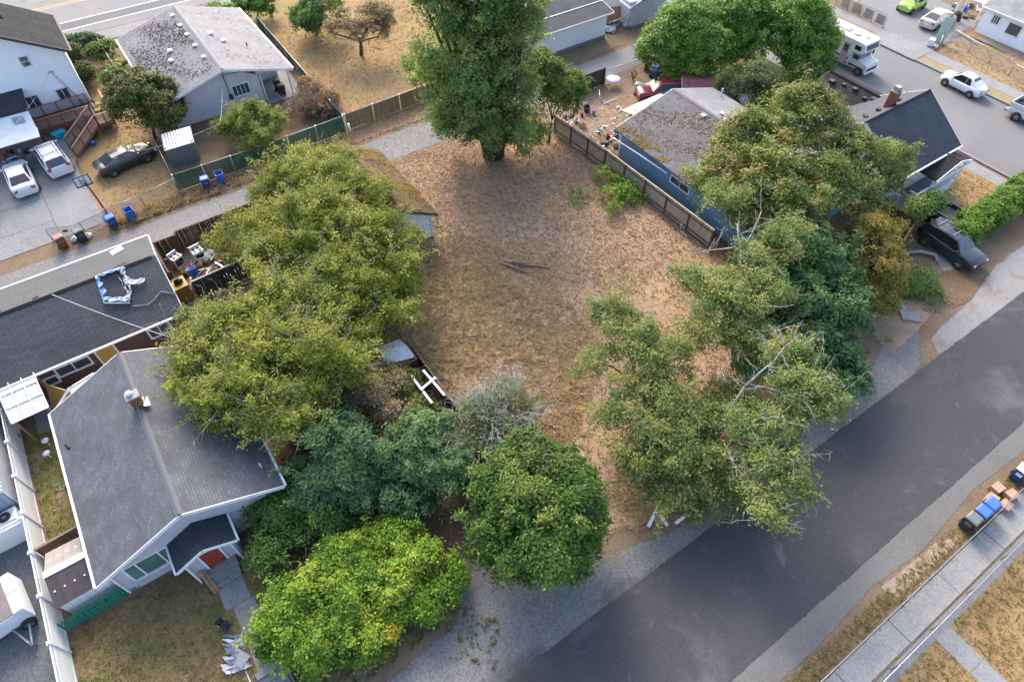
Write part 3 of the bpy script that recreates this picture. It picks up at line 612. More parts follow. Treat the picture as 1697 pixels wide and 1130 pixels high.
# ------------------------------------------------------------------ white two-storey house
WSID = mk('white_siding', (.86,.875,.90), (.80,.815,.85), .6, .5)
SH_CHAR = mk_shingle('charcoal_shingles', (.038,.04,.045), (.052,.054,.06), (.025,.026,.03), .3, .15, rough=.95, spec=.08)
h = thing('two_storey_house', 'white vinyl sided two-storey house with charcoal gable roof above the driveway', 'house', (-6,64.3,0), world=True)
gable_roof(h, 'y', -14.5, -1.13, 63.4, 71, 4.0, 8.75, -6.7, SH_CHAR, ze2=5.6, trim=mk('dark_trim', (.05,.05,.055), (.04,.04,.045), 3, .6))
wall(h, (-13.4,64.3), (-1.68,64.3), 0, 5.5, WSID, (.57,8.5), .21); wall(h, (-1.68,64.3), (-1.68,70.6), 0, 5.5, WSID, None, .21)
q0, q1 = (-13.4,64.3), (-1.68,64.3)
window(h, q0, q1, 8.5, 4.88, .6, .78, 1, 2); window(h, q0, q1, 9.65, 1.5, .9, .95, 2); window(h, q0, q1, 7.25, 1.55, .95, .95, 2)
MB().box((-1.68,64.27,2.75), (.12,.12,5.5)).build('corner_trim', WHITE, h)
mm_ = MB(); mm_.tube([(-3.35,64.2,4.1),(-2.4,64.2,1.2)], .035, 6); mm_.box((-2.4,64.2,.9), (.28,.16,.5)); mm_.beam((-3.55,64.2,4.0), (-3.1,64.15,4.05), .05,.05); mm_.build('service_mast', GALV, h)
MB().slab((-12,61.6,2.85), (-6.1,61.6,2.85), (-5.9,64.25,3.35), (-12,64.25,3.35), .1).build('lean_to_roof', SH_BLACK, h)
pipe_vent(h, (-4.6,67.5,7.6), .35, .06, BLACKP); box_vent(h, (-6.1,67.5,8.45), WHITE_METAL)
# carport
t = thing('carport', 'white roofed carport on brown posts in front of the two-storey house', 'carport', (-9,60,0), world=True)
corrugated(t, (-14,59.3,2.55), (-6.05,58.9,2.55), (-6.15,61.5,2.72), (-14,61.9,2.72), WHITE_METAL, .25, .012)
MB().slab((-14,58.0,2.32), (-6.1,57.9,2.32), (-6.0,58.95,2.55), (-14,59.35,2.55), .05).build('front_roof', WHITE_METAL, t)
MB().slab((-7.4,60.1,2.70), (-6.6,60.05,2.70), (-6.65,61.0,2.77), (-7.45,61.05,2.77), .04).build('skylight', GLASSL, t)
for (x, y) in ((-6.25,58.1), (-9.2,58.15), (-6.3,61.3), (-9.2,61.3), (-12.5,58.1)): MB().box((x,y,1.15), (.14,.14,2.3)).build('post', WOODB, t)
for a, b in (((-14,58.1),(-6.1,58.0)), ((-14,61.4),(-6.1,61.3))): MB().beam((*a,2.2), (*b,2.2), .1, .2).build('crossbeam', WOODB, t)
# deck and ramp with lattice railings
REDWOOD = mk('redwood', (.20,.095,.06), (.14,.065,.042), 4, .7); RAILW = mk('rail_cap', (.33,.19,.13), (.26,.145,.1), 4, .65); LATT = mk('lattice', (.42,.33,.27), (.34,.25,.2), 4, .7)
t = thing('wooden_deck', 'redwood deck and access ramp with lattice railings along the white house', 'deck', (-3,61.5,0), world=True)
DZ = .75
def rail(parent, a, b, za, zb, hgt=.95, bay=1.1):
    a, b = Vector((*a,za)), Vector((*b,zb)); L = (b-a).length; d = (b-a)/L; up = Vector((0,0,1)); n = max(1, round(L/bay))
    MB().beam(a+up*hgt, b+up*hgt, .14, .05).build('top_rail', RAILW, parent); MB().beam(a+up*.08, b+up*.08, .05, .1).build('bottom_rail', REDWOOD, parent)
    for i in range(n+1): MB().beam(a+d*(L*i/n)-up*.1, a+d*(L*i/n)+up*(hgt-.03), .09, .09, (1,0,0)).build('baluster_post', REDWOOD, parent)
    lm = MB(); nh = Vector((d.x, d.y, 0)).normalized(); k = int(L/.16)
    for i in range(-5, k):
        for sg in (1, -1):
            s0, s1 = i*.16, i*.16+.72; z0, z1 = (.13,.85) if sg > 0 else (.85,.13)
            if s0 < 0: z0 += (z1-z0)*(-s0)/.72; s0 = 0
            if s1 > L: z1 -= (z1-z0)*(s1-L)/max(.01, s1-s0); s1 = L
            if s1-s0 < .05: continue
            lm.beam(a+d*s0+up*z0, a+d*s1+up*z1, .012, .035, nh.cross(up))
    lm.build('lattice', LATT, parent)
for k in range(13): MB().mm((-6.6,61.75+k*.19,DZ-.04), (-1.9,61.92+k*.19,DZ)).build('deck_board', REDWOOD, t)
for k in range(13): MB().mm((-1.88+k*.094*1.0,59.85,DZ-.04), (-1.80+k*.094,64.1,DZ)).build('deck_board', REDWOOD, t)
fr = MB(); fr.mm((-6.6,61.72,DZ-.25), (-.7,61.76,DZ-.05)); fr.mm((-1.9,59.82,DZ-.25), (-.66,59.86,DZ-.05)); fr.mm((-.68,59.85,DZ-.25), (-.64,64.1,DZ-.05)); fr.build('skirt', REDWOOD, t)
rail(t, (-6.6,63.9), (-1.9,63.9), DZ, DZ); rail(t, (-6.5,61.75), (-2.0,61.75), DZ, DZ); rail(t, (-2.0,61.75), (-4.75,59.0), DZ, .1); rail(t, (-1.95,59.85), (-4.5,57.2), DZ, .1); rail(t, (-1.9,59.85), (-.68,59.85), DZ, DZ, bay=.6); rail(t, (-.68,59.85), (-.68,63.9), DZ, DZ)
MB().slab((-4.7,59.0,.08), (-4.45,57.2,.08), (-1.95,59.85,DZ-.02), (-2.0,61.75,DZ-.02), .05).build('ramp', REDWOOD, t)
for (x, y) in ((-.75,59.95), (-1.85,59.95), (-.75,61.8), (-3,61.8), (-4.5,61.8), (-6.4,61.8), (-.75,63.8), (-6.4,63.8)): MB().box((x,y,.3), (.1,.1,.6)).build('leg', REDWOOD, t)
# ------------------------------------------------------------------ white garage and pale shed across the alley
h = thing('white_garage', 'long white garage with low dark roof on the far side of the alley', 'garage', (41,50,0), world=True)
SH_G = mk_shingle('slate_shingles', (.052,.058,.072), (.075,.082,.098), (.03,.034,.042), .32, .16, rough=.8)
MB().slab((32.4,48.35,2.82), (45.2,48.35,2.82), (45.2,52.2,3.6), (32.4,52.2,3.6), .12).build('roof_slope', SH_G, h); MB().slab((45.2,56.2,2.82), (32.4,56.2,2.82), (32.4,52.2,3.6), (45.2,52.2,3.6), .12).build('roof_slope', SH_G, h)
wall(h, (32.7,49), (44.95,49), .35, 2.75, WSID, None, .2); wall(h, (44.95,49), (44.95,55.9), .35, 2.75, WSID, (.5,3.45), .2); MB().mm((32.7,48.98,0), (44.98,55.9,.36)).build('foundation', CONCD, h)
e = MB(); e.beam((32.4,48.3,2.72), (45.24,48.3,2.72), .05, .16); e.beam((45.23,48.3,2.74), (45.23,52.2,3.52), .05, .16); e.beam((45.23,56.2,2.74), (45.23,52.2,3.52), .05, .16); e.build('bargeboard', WHITE, h)
e = MB(); e.beam((32.4,50.25,3.225), (45.18,50.25,3.225), .07, .03); e.build('flashing', GALV, h)
h = thing('pale_shed', 'pale grey boarded outbuilding with curved dark roof edge beyond the alley fence', 'shed', (51,51,0), world=True)
PALE = mk('pale_boards', (.50,.52,.55), (.44,.46,.49), 1, .7)
wall(h, (48.3,49.3), (53.5,49.3), 0, 2.6, PALE, None, 0, .25); wall(h, (48.3,56), (48.3,49.3), 0, 2.6, PALE, None, 0, .25); wall(h, (53.5,49.3), (53.5,56), 0, 2.6, PALE, None, 0, .25)
MB().slab((49.6,49.0,2.62), (53.8,49.0,2.62), (53.8,56.2,3.6), (49.6,56.2,3.6), .12).build('roof_slope', SH_G, h); MB().slab((48.0,49.0,2.15), (49.6,49.0,2.64), (49.6,56.2,3.62), (48,56.2,3.0), .1).build('roof_slope', PALE, h)
# ------------------------------------------------------------------ blue house
BLUE = mk('blue_boards', (.17,.32,.50), (.145,.275,.43), 1, .65)
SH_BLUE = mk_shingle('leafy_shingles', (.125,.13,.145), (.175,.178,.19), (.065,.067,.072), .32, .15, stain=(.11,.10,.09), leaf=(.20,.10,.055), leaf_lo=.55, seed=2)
SH_BLUE_LIT = mk_shingle('sunny_shingles', (.19,.19,.20), (.24,.24,.245), (.15,.15,.155), .32, .15, rough=.75, spec=.4)  # paler copy for the right slope: its sunlight is put into the colour
h = thing('blue_house', 'blue boarded house with grey shingle roof strewn with brown leaves', 'house', (37.8,25,0), world=True)
gable_roof(h, 'y', 32.25, 43.35, 17.2, 32.75, 2.7, 4.25, 38.2, SH_BLUE, m2=SH_BLUE_LIT, capm=mk('ridge_b', (.2,.2,.21), (.15,.15,.155), 6, .85), gutter=False)
wall(h, (32.75,32.3), (32.75,17.6), 0, 2.6, BLUE, None, 0, .28); wall(h, (42.9,32.3), (32.75,32.3), 0, 2.6, BLUE, (.47,4.05), 0, .28); wall(h, (32.75,17.6), (42.9,17.6), 0, 2.6, BLUE, (.53,4.05), 0, .28); wall(h, (42.9,17.6), (42.9,32.3), 0, 2.6, BLUE, None, 0, .28)
q0, q1 = (32.75,32.3), (32.75,17.6)
window(h, q0, q1, 5.95, 1.45, 1.9, .55, 2); MB().box((32.72,32.28,1.3), (.12,.12,2.6)).build('corner_trim', WHITE, h)
for (x, y, z) in ((37.55,28.6,4.08), (39.1,28.1,4.0), (39.6,25.5,3.88)): box_vent(h, (x,y,z), WHITE_METAL, .26)
pipe_vent(h, (42.6,31.2,2.9), .7, .07, GALV)
t = thing('back_awning', 'white flat awning on posts littered with leaves behind the blue house', 'awning', (37.2,34,0), world=True)
AWN = mk('leaf_strewn_white', (.72,.70,.66), (.40,.30,.20), 3.2, .7, mid=(.52,.62))
MB().slab((35,35.0,2.28), (39.5,35.1,2.28), (39.6,33.0,2.55), (35.3,32.9,2.55), .07).build('roof_sheet', AWN, t)
for (x, y) in ((35.2,34.8), (39.3,34.9)): MB().box((x,y,1.1), (.1,.1,2.2)).build('post', WHITE, t)
ph = MB(); ph.tube([(32.15,32.6,2.0),(32.1,29.5,2.25),(32.15,26.4,2.35)], .055, 8); ph.tube([(32.15,32.6,2.0),(32.0,32.9,1.6)], .055, 8)
tag(ph.build('downpipe', WHITE_METAL), 'white pipe slung along the wall of the blue house beside the fence', 'pipe')
# ------------------------------------------------------------------ navy-roofed corner house
SH_NAVY = mk_shingle('navy_shingles', (.026,.034,.050), (.038,.048,.066), (.014,.018,.026), .32, .15, rough=.7, spec=.4)
SH_LIGHT = mk_shingle('light_shingles', (.19,.185,.185), (.23,.225,.22), (.15,.15,.15), .32, .15, rough=.75, spec=.4)
SH_BRN = mk_shingle('brown_black_shingles', (.034,.031,.032), (.046,.042,.042), (.012,.011,.011), .5, .2, rough=.9, spec=.1)
h = thing('corner_house', 'white house with steep navy shingle roof on the street corner', 'house', (48.3,19.6,0), world=True)
gable_roof(h, 'x', 44.25, 52.15, 15.5, 23.7, 3.4, 6.0, 19.6, SH_NAVY, m2=SH_NAVY, capm=SH_NAVY)
wall(h, (44.7,16.0), (51.75,16.0), 0, 3.3, WSID, None, .2); wall(h, (44.7,23.3), (44.7,16.0), 0, 3.3, WSID, (.5,5.85), .2); wall(h, (51.75,16.0), (51.75,23.3), 0, 3.3, WSID, (.5,5.85), .2); wall(h, (51.75,23.3), (44.7,23.3), 0, 3.3, WSID, None, .2)
window(h, (44.7,23.3), (44.7,16.0), 3.2, 3.6, .8, 1.0, 1, 2); window(h, (44.7,16.0), (51.75,16.0), .9, 1.6, 1.2, 1.1, 2); window(h, (44.7,23.3), (44.7,16.0), 4.6, 1.2, 1.1, 1.2, 2)
chimney(h, 48.3, 20.3, 5.4, 6.75, .62, .5, BRICK, CONCD); MB().box((48.3,20.3,6.98), (.42,.4,.3)).build('chimney_cap', GALV, h)
for x_ in (45.6, 47.1, 49.6): box_vent(h, (x_,20.4,5.52), BLACKP, .24)
# rear wing
gable_roof(h, 'y', 48.65, 54.1, 22.6, 27.6, 3.0, 4.15, 51.4, SH_BRN, capm=SH_BRN, trim=mk('brown_trim', (.10,.07,.05), (.08,.055,.04), 3, .7))
wall(h, (49.0,27.2), (49.0,23.3), 0, 2.9, WSID, None, .2, name='wing_wall'); wall(h, (53.7,27.2), (49.0,27.2), 0, 2.9, WSID, (.5,3.95), .2, name='wing_wall'); wall(h, (53.7,23.0), (53.7,27.2), 0, 2.9, WSID, None, .2, name='wing_wall')
for (x, y, z, s_) in ((50.6,26.6,3.82,.36), (50.8,25.6,3.9,.22), (50.9,24.6,3.95,.3), (49.9,25.7,3.52,.22), (50.6,23.4,3.82,.22), (50.9,22.75,3.95,.36)): box_vent(h, (x,y,z), BLACKP, s_)
# porch
MB().slab((47.85,14.35,2.62), (47.85,18.0,2.62), (50.3,18.0,3.42), (50.3,14.35,3.42), .1).build('porch_roof', SH_BRN, h); MB().slab((52.2,17.6,2.75), (52.2,14.35,2.75), (50.3,14.35,3.42), (50.3,17.6,3.42), .1).build('porch_roof', SH_BRN, h)
e = MB(); e.beam((47.8,14.3,2.53), (50.3,14.3,3.33), .05, .2); e.beam((52.25,14.3,2.66), (50.3,14.3,3.33), .05, .2); e.beam((47.8,14.3,2.5), (52.2,14.3,2.6), .12, .16); e.build('porch_trim', WHITE, h)
GREYP = mk('deck_paint', (.25,.26,.275), (.21,.22,.235), 2, .6)
for k in range(11): MB().mm((45.2,14.55+k*.128,.96), (51.6,14.665+k*.128,1.0)).build('deck_board', GREYP, h)
wall(h, (45.2,14.5), (51.7,14.5), 0, .95, WSID, None, .2, name='porch_wall'); wall(h, (45.15,16.0), (45.15,14.5), 0, .95, WSID, None, .2, name='porch_wall')
for (a, b) in (((46.4,14.55),(51.6,14.55)), ((46.4,14.55),(46.4,15.1)), ((45.2,15.2),(45.2,16.0)), ((51.6,14.55),(51.6,16))):
    r_ = MB(); r_.beam((*a,1.85), (*b,1.85), .13, .08); r_.beam((*a,1.12), (*b,1.12), .06, .06); L = (Vector(b)-Vector(a)).length; k = max(1, int(L/.14))
    for i in range(k+1):
        p = Vector(a).lerp(Vector(b), i/k); r_.box((p.x,p.y,1.48), (.04,.04,.7) if i % 8 else (.1,.1,.9))
    r_.build('railing', WHITE, h)
for (x, y, z) in ((47.9,14.5,2.5), (52.0,14.5,2.6), (46.4,14.55,1.95)): MB().box((x,y,z/2), (.13,.13,z)).build('porch_post', WHITE, h)
for k in range(4): MB().mm((44.2+k*.25,14.75,0), (44.45+k*.25,16.0,.22*(k+1))).build('step', GREYP, h)
# ------------------------------------------------------------------ old mossy garage on the lot
MOSS = mk_shingle('mossy_brown_shingles', (.13,.085,.06), (.165,.11,.078), (.06,.042,.032), .3, .15, stain=(.17,.115,.025), stain_amt=.85, leaf=(.30,.22,.13), leaf_lo=.66, seed=5)
PEEL = mk('peeling_white', (.82,.84,.86), (.34,.33,.32), 7, .7, mid=(.52,.66))
h = thing('old_garage', 'old white garage with mossy brown roof half hidden under the big leafy tree', 'garage', (13,36.5,0), world=True)
gable_roof(h, 'y', 10.55, 15.55, 32.15, 41.3, 2.3, 3.75, 13.0, MOSS, capm=MOSS, trim=mk('old_fascia', (.14,.10,.08), (.1,.07,.055), 4, .8), gutter=False)
wall(h, (10.95,32.65), (15.15,32.65), 0, 2.25, PEEL, (.5,3.5), .13); wall(h, (15.15,32.65), (15.15,40.9), 0, 2.25, PEEL, None, .13); wall(h, (15.15,40.9), (10.95,40.9), 0, 2.25, PEEL, (.5,3.5), .13); wall(h, (10.95,40.9), (10.95,32.65), 0, 2.25, PEEL, None, .13)
MB().box((15.17,32.62,1.12), (.12,.12,2.24)).build('corner_trim', WHITE, h)
# ------------------------------------------------------------------ white house across the side street
SH_SAGE = mk_shingle('sage_shingles', (.24,.26,.25), (.29,.31,.30), (.19,.2,.2), .32, .15)
h = thing('street_house', 'low white house with sage roof across the side street', 'house', (82,22,0), world=True)
gable_roof(h, 'y', 77.9, 88, 12, 28.8, 2.6, 4.3, 83, SH_SAGE, caps=False)
wall(h, (78.3,28.4), (78.3,12.4), 0, 2.5, WSID, None, .22); wall(h, (87.6,28.4), (78.3,28.4), 0, 2.5, WSID, (.5,4.1), .22); wall(h, (78.3,12.4), (87.6,12.4), 0, 2.5, WSID, (.5,4.1), .22)
window(h, (78.3,28.4), (78.3,12.4), 1.0, 1.35, .7, .75, 3); window(h, (78.3,28.4), (78.3,12.4), 2.7, 1.0, 1.3, 1.0, 1)
t = thing('white_porch_frame', 'white framed glazed porch panel standing beside the low white house', 'porch', (79.4,30,0), world=True)
pf = MB()
for (x, y) in ((78.8,29.0),(80.4,29.0),(78.8,31.4),(80.4,31.4)): pf.box((x,y,1.2), (.1,.1,2.4))
pf.beam((78.8,29,2.4),(78.8,31.4,2.4),.1,.1); pf.beam((80.4,29,2.4),(80.4,31.4,2.4),.1,.1); pf.beam((78.8,29,2.4),(80.4,29,2.4),.1,.1); pf.beam((78.8,31.4,2.4),(80.4,31.4,2.4),.1,.1); pf.build('frame', WHITE, t)
MB().slab((78.85,29.05,2.46), (80.35,29.05,2.46), (80.35,31.35,2.5), (78.85,31.35,2.5), .02).build('pane', GLASSL, t)
# ------------------------------------------------------------------ neighbour's outbuilding at the left edge
h = thing('metal_roofed_shed', 'shed with ribbed grey metal roof behind the white vinyl fence', 'shed', (-15,28.6,0), world=True)
METR = mk('ribbed_metal', (.33,.36,.40), (.26,.29,.33), 2, .4, .5)
corrugated(h, (-13.15,25.9,2.2), (-13.15,33.5,2.2), (-16,33.5,2.9), (-16,25.9,2.9), METR, .24, .02)
wall(h, (-13.3,26.1), (-13.3,33.2), 0, 2.15, PALE, None, 0, .3); wall(h, (-16,26.1), (-13.3,26.1), 0, 2.15, mk('blue_grey_panel', (.30,.37,.45), (.25,.31,.38), 1, .6), None, 0, .3)
# ------------------------------------------------------------------ fences
def board_fence(name, label, pts, ht, bw, m, postm, gap=.006, bay=2.44, cap=True, posts_side=1, jitter=.015, capm=None, post_over=.02):
    """posts, rails and every board; boards hang on the side away from posts_side"""
    o = Vector((*pts[0], 0)); t = thing(name, label, 'fence', o, world=True)
    bm_ = MB(); bm_.box((0,0,ht/2), (bw-gap,.02,ht-.06)); bme = mesh_of(bm_, 'board', m)
    pm = MB(); pm.box((0,0,ht/2), (.10,.10,ht+post_over)); pme = mesh_of(pm, 'post', postm)
    for a, b in zip(pts[:-1], pts[1:]):
        a, b = Vector((*a,0)), Vector((*b,0)); L = (b-a).length; d = (b-a)/L; n = Vector((d.y,-d.x,0)); rz = math.atan2(d.y, d.x)
        k = max(1, round(L/bw))
        for i in range(k):
            s = (i+.5)*L/k; inst('board', bme, t, a+d*s+Vector((0,0,random.uniform(-jitter,jitter)))+n*random.uniform(-.004,.004), rz, random.uniform(-.012,.012), random.uniform(-.008,.008))
        q = max(1, round(L/bay))
        for i in range(q+1): inst('post', pme, t, a+d*(L*i/q)+n*(.062*posts_side), rz)
        for z in (.3, ht-.3): MB().beam(a+n*(.035*posts_side)+Vector((0,0,z)), b+n*(.035*posts_side)+Vector((0,0,z)), .035, .09).build('rail', postm, t)
        if cap: MB().beam(a+Vector((0,0,ht+.0)), b+Vector((0,0,ht+.0)), .12, .035).build('cap_rail', capm or postm, t)
    return t
def chain_fence(name, label, pts, ht, m=None, bay=2.6, r=.03, railr=.022, mesh=True, gate=False):
    o = Vector((*pts[0], 0)); t = thing(name, label, 'fence', o, world=True); up = Vector((0,0,1))
    for a, b in zip(pts[:-1], pts[1:]):
        a, b = Vector((*a,0)), Vector((*b,0)); L = (b-a).length; d = (b-a)/L; q = max(1, round(L/bay))
        for i in range(q+1): MB().tube([a+d*(L*i/q), a+d*(L*i/q)+up*(ht+.04)], r, 8).build('post', GALV, t)
        MB().tube([a+up*ht, b+up*ht], railr, 6).build('top_rail', GALV, t)
        if gate: MB().tube([a+up*.12, b+up*.12], railr, 6).build('bottom_rail', GALV, t)
        if mesh:
            w_ = MB(); w_.add([a+up*.04, b+up*.04, b+up*ht, a+up*ht], [(0,1,2,3)], [[(0,0),(L,0),(L,ht),(0,ht)]]); w_.build('wire_mesh', m or CHAIN, t, fixn=False)
    return t
def slat_fence(name, label, pts, ht, m, bay=2.7, railm=None):
    o = Vector((*pts[0], 0)); t = thing(name, label, 'fence', o, world=True); up = Vector((0,0,1))
    for a, b in zip(pts[:-1], pts[1:]):
        a, b = Vector((*a,0)), Vector((*b,0)); L = (b-a).length; d = (b-a)/L; q = max(1, round(L/bay)); rz = math.atan2(d.y, d.x); n = Vector((d.y,-d.x,0))
        for i in range(q+1): MB().tube([a+d*(L*i/q), a+d*(L*i/q)+up*(ht+.06)], .035, 8).build('post', railm or GALV, t)
        MB().tube([a+up*ht, b+up*ht], .024, 6).build('top_rail', railm or GALV, t)
        for i in range(q):
            mb = MB(); s0 = L*i/q+.05; k = int((L/q-.1)/.085)
            for j in range(k): mb.box(a+d*(s0+j*.085+.04)+up*(ht/2)+n*random.uniform(-.008,.008), (.072,.012,ht-.08), rz+random.uniform(-.12,.12))
            p = mb.build('slat_panel', m, t, fixn=False); p['kind'] = 'stuff'
    return t
FENCEW = mk('weathered_fence', (.46,.39,.30), (.32,.26,.20), 2.5, .85, bump=.3, co='world'); POSTB = mk('post_brown', (.19,.105,.07), (.08,.042,.028), 4, .8)
p0 = P(917,203,1.7); 
board_fence('wooden_fence', 'weathered wooden board fence with brown posts between the dry lot and blue house', [(30.55,38.2), (31.0,32), (31.25,20.3)], 1.65, .142, FENCEW, POSTB, posts_side=1, capm=FENCEW)
DKW = mk('dark_gate_wood', (.085,.06,.055), (.055,.04,.038), 3, .85, bump=.3); CHARC = mk('charcoal_boards', (.035,.038,.045), (.05,.052,.058), 3, .7)
board_fence('board_gate', 'dark purplish board gate beside the alley by the small maple', [(35.05,42.0), (39.05,42.0)], 1.65, .19, DKW, DKW, gap=.012, bay=1.35)
chain_fence('wire_gate', 'galvanised pipe gate across the back yard entrance beside the dark board gate', [(39.15,41.95), (43.95,41.75)], 1.4, bay=4.8, gate=True)
board_fence('back_fence', 'dark wooden fence under the round laurel beside the blue bin', [(44.1,41.7), (44.2,41.0), (49,39.6)], 1.6, .15, DKW, DKW, bay=2.2)
GREENS = mk('green_slats', (.018,.105,.07), (.013,.08,.052), 2, .6); OLIVES = mk('olive_slats', (.085,.09,.07), (.062,.066,.052), 2, .7)
slat_fence('green_fence', 'dark green slatted fence along the alley behind the lavender house', [(1.25,48.3), (8,48.15), (15.55,48.45)], 1.5, GREENS)
slat_fence('green_side_fence', 'dark green slatted fence between the lavender house and the apple lawn', [(15.62,48.6), (15.95,70.4)], 1.5, GREENS)
slat_fence('olive_fence', 'olive grey slatted fence between the apple lawn and the alley', [(15.8,48.55), (26.5,49.0), (32.2,49.1)], 1.5, OLIVES)
chain_fence('mesh_fence', 'green wire mesh fence beside the small metal shed', [(1.2,48.4), (1.45,57)], 1.4, CHAING)
chain_fence('alley_fence', 'galvanised chain link fence along the alley beside the blue bins', [(1.15,48.15), (-1.5,47.5), (-4.1,47.35)], 1.25, bay=2.6)
chain_fence('driveway_gate', 'galvanised chain link double gate standing open at the concrete driveway', [(-4.15,47.3), (-5.9,46.85), (-8.1,47.5)], 1.2, bay=2.2, gate=True)
MB().box((-7.0,47.15,.75), (.34,.02,.2), R(-16)).build('gate_sign', mk('dark_red_sign', (.22,.03,.04), (.18,.025,.03), 3, .5), bpy.data.objects['driveway_gate']).location -= Vector((0,0,0))
chain_fence('street_fence', 'tall chain link fence with hedge by the avenue', [(-1.6,76.1), (1.3,76.2), (1.5,66.5)], 1.5)
chain_fence('sidewalk_fence', 'low wire fence between the sidewalk and the grass verge', [(-12,-2.86), (45,-2.86)], 1.0, bay=3.0, railr=.02)
chain_fence('lawn_fence', 'low wire fence with pale top rail between the sidewalk and the front lawn', [(-12,-4.4), (45,-4.4)], 1.0, bay=3.0, railr=.032)
chain_fence('corner_fence', 'sagging chain link fence round the straw yard across the street', [(74.2,28.6), (72.6,21.4), (71.6,14), (71.4,6)], 1.2)
chain_fence('yard_wire_fence', 'chain link fence round the driveway with the green car', [(71.2,28.2), (73.3,29.2)], 1.1, gate=True, bay=1.4)
chain_fence('tarp_yard_fence', 'wire fence between the white garage and the pale shed', [(45.3,48.9), (48.2,49.1)], 1.5, bay=1.5)
chain_fence('street_side_fence', 'wire fence with tan panels beside the green car driveway', [(70.9,34.2), (71.0,40.5)], 1.3, bay=1.6)
for k in range(4): inst('panel', mesh_of(MB().box((0,0,0), (.03,1.0,.9)), 'panel', mk('tan_panel', (.42,.30,.22), (.34,.24,.17), 2, .8)), bpy.data.objects['street_side_fence'], (70.95+.016*k,34.9+1.5*k,.65))
# vinyl fence
def vinyl_fence(name, label, a, b, n, ht=1.8):
    a, b = Vector((*a,0)), Vector((*b,0)); L = (b-a).length; d = (b-a)/L; rz = math.atan2(d.y, d.x); up = Vector((0,0,1)); t = thing(name, label, 'fence', a, world=True)
    bw = L/n/10; bme = mesh_of(MB().box((0,0,.76), (bw-.008,.025,1.36)), 'board', WHITE_METAL)
    pb = MB(); pb.box((0,0,ht/2), (.13,.13,ht)); pme = mesh_of(pb, 'post', WHITE_METAL); cb = MB(); cb.box((0,0,.02), (.19,.19,.05)); cb.box((0,0,.065), (.13,.13,.05)); cme = mesh_of(cb, 'post_cap', WHITE_METAL)
    for i in range(n+1):
        q = a+d*(L*i/n); p = inst('post', pme, t, q, rz); ORG[p.name] = (0,0,0); c = inst('post_cap', cme, p, (0,0,ht))
    for i in range(n):
        s0 = L*i/n; s1 = L*(i+1)/n
        for j in range(10): inst('board', bme, t, a+d*(s0+(j+.5)*bw), rz)
        for z, hh in ((.1,.12), (1.46,.09), (ht-.06,.09)): MB().beam(a+d*(s0+.07)+up*z, a+d*(s1-.07)+up*z, .05, hh).build('rail', WHITE_METAL, t)
        lm = MB(); k = int((L/n-.15)/.1)
        for j in range(k):
            for sg in (0, .2): lm.beam(a+d*(s0+.08+j*.1+sg*.5)+up*1.5, a+d*(s0+.08+j*.1+.1-sg*.5)+up*(ht-.09), .012, .03, d.cross(up))
        lm.build('lattice', WHITE_METAL, t)
    return t
vinyl_fence('vinyl_fence', 'long white vinyl fence with lattice top beside the lilac bungalow', (-12.72,10), (-12.72,34.2), 10)
vinyl_fence('vinyl_cross_fence', 'short white vinyl fence in front of the air conditioner', (-12.85,24.25), (-20,24.0), 3)
RUSTW = mk('rusty_tan_boards', (.30,.20,.11), (.17,.095,.05), 1.6, .8, bump=.2)
board_fence('brown_fence', 'brown stained board fence between vinyl fence and bungalow', [(-12.6,22.3), (-10.3,22.45)], 1.55, .15, RUSTW, WOODG, bay=1.2, posts_side=-1)
GREENP = mk('green_pickets', (.02,.22,.15), (.016,.17,.115), 3, .6)
t = thing('picket_fence', 'bright green picket fence in front of the bungalow side shed', 'fence', (-11,18.35,0), world=True)
pk = MB(); pk.prism([(-.045,-.01),(.045,-.01),(.045,.01),(-.045,.01)], .04, .86); pk.add([(-.045,-.01,.86),(.045,-.01,.86),(0,-.01,.95),(-.045,.01,.86),(.045,.01,.86),(0,.01,.95)], [(0,1,2),(3,5,4),(0,2,5,3),(1,4,5,2)])
pme = mesh_of(pk, 'picket', GREENP)
for i in range(27): inst('picket', pme, t, (-12.6+i*.125,18.3+.008*i,0), R(2), R(-9)+random.uniform(-.03,.03), random.uniform(-.03,.03))
for z in (.25, .72): MB().beam((-12.65,18.33+.1*z,z), (-9.25,18.55+.1*z,z), .04, .08).build('rail', GREENP, t)
board_fence('charcoal_fence', 'charcoal board fence in front of the junk yard', [(-.95,35.85), (2.6,36.05), (8.5,36.4)], 1.7, .2, CHARC, CHARC, gap=.02, bay=1.8, capm=mk('pale_cap', (.40,.37,.33), (.3,.28,.25), 3, .8))
board_fence('alley_board_fence', 'dark brown board fence round the junk yard beside the alley', [(-1.95,37.6), (-2.1,41.1), (-.6,41.1), (-.45,41.45), (9.5,41.6)], 1.65, .15, WOODB, WOODB, bay=2.0)
board_fence('lot_side_fence', 'dark stained board fence at the edge of the dry lot below the white beams', [(8.5,23.2), (8.5,17.8)], 1.55, .15, mk('black_stain', (.045,.032,.028), (.03,.022,.02), 3, .85), POSTB, bay=1.8)
board_fence('porch_screen_fence', 'dark brown board fence behind the black car under the yellow tree', [(44.4,16.0), (43.7,12.8), (41.3,12.1)], 1.75, .15, WOODB, WOODB, bay=1.6)
# low pale retaining wall by the black car
rw = MB(); rw.tube([(42.2,11.9,.25),(43.4,11.3,.25),(43.9,10.5,.25),(43.6,10.1,.2)], .12, 6)
tag(rw.build('garden_edging', CONC), 'curved pale concrete edging beside the black off-roader', 'edging')
tag(MB().box((47.6,12.6,.25), (.22,4.2,.5), R(-8)).build('low_wall', CONC), 'low concrete wall between the driveway and the golden lawn', 'wall')
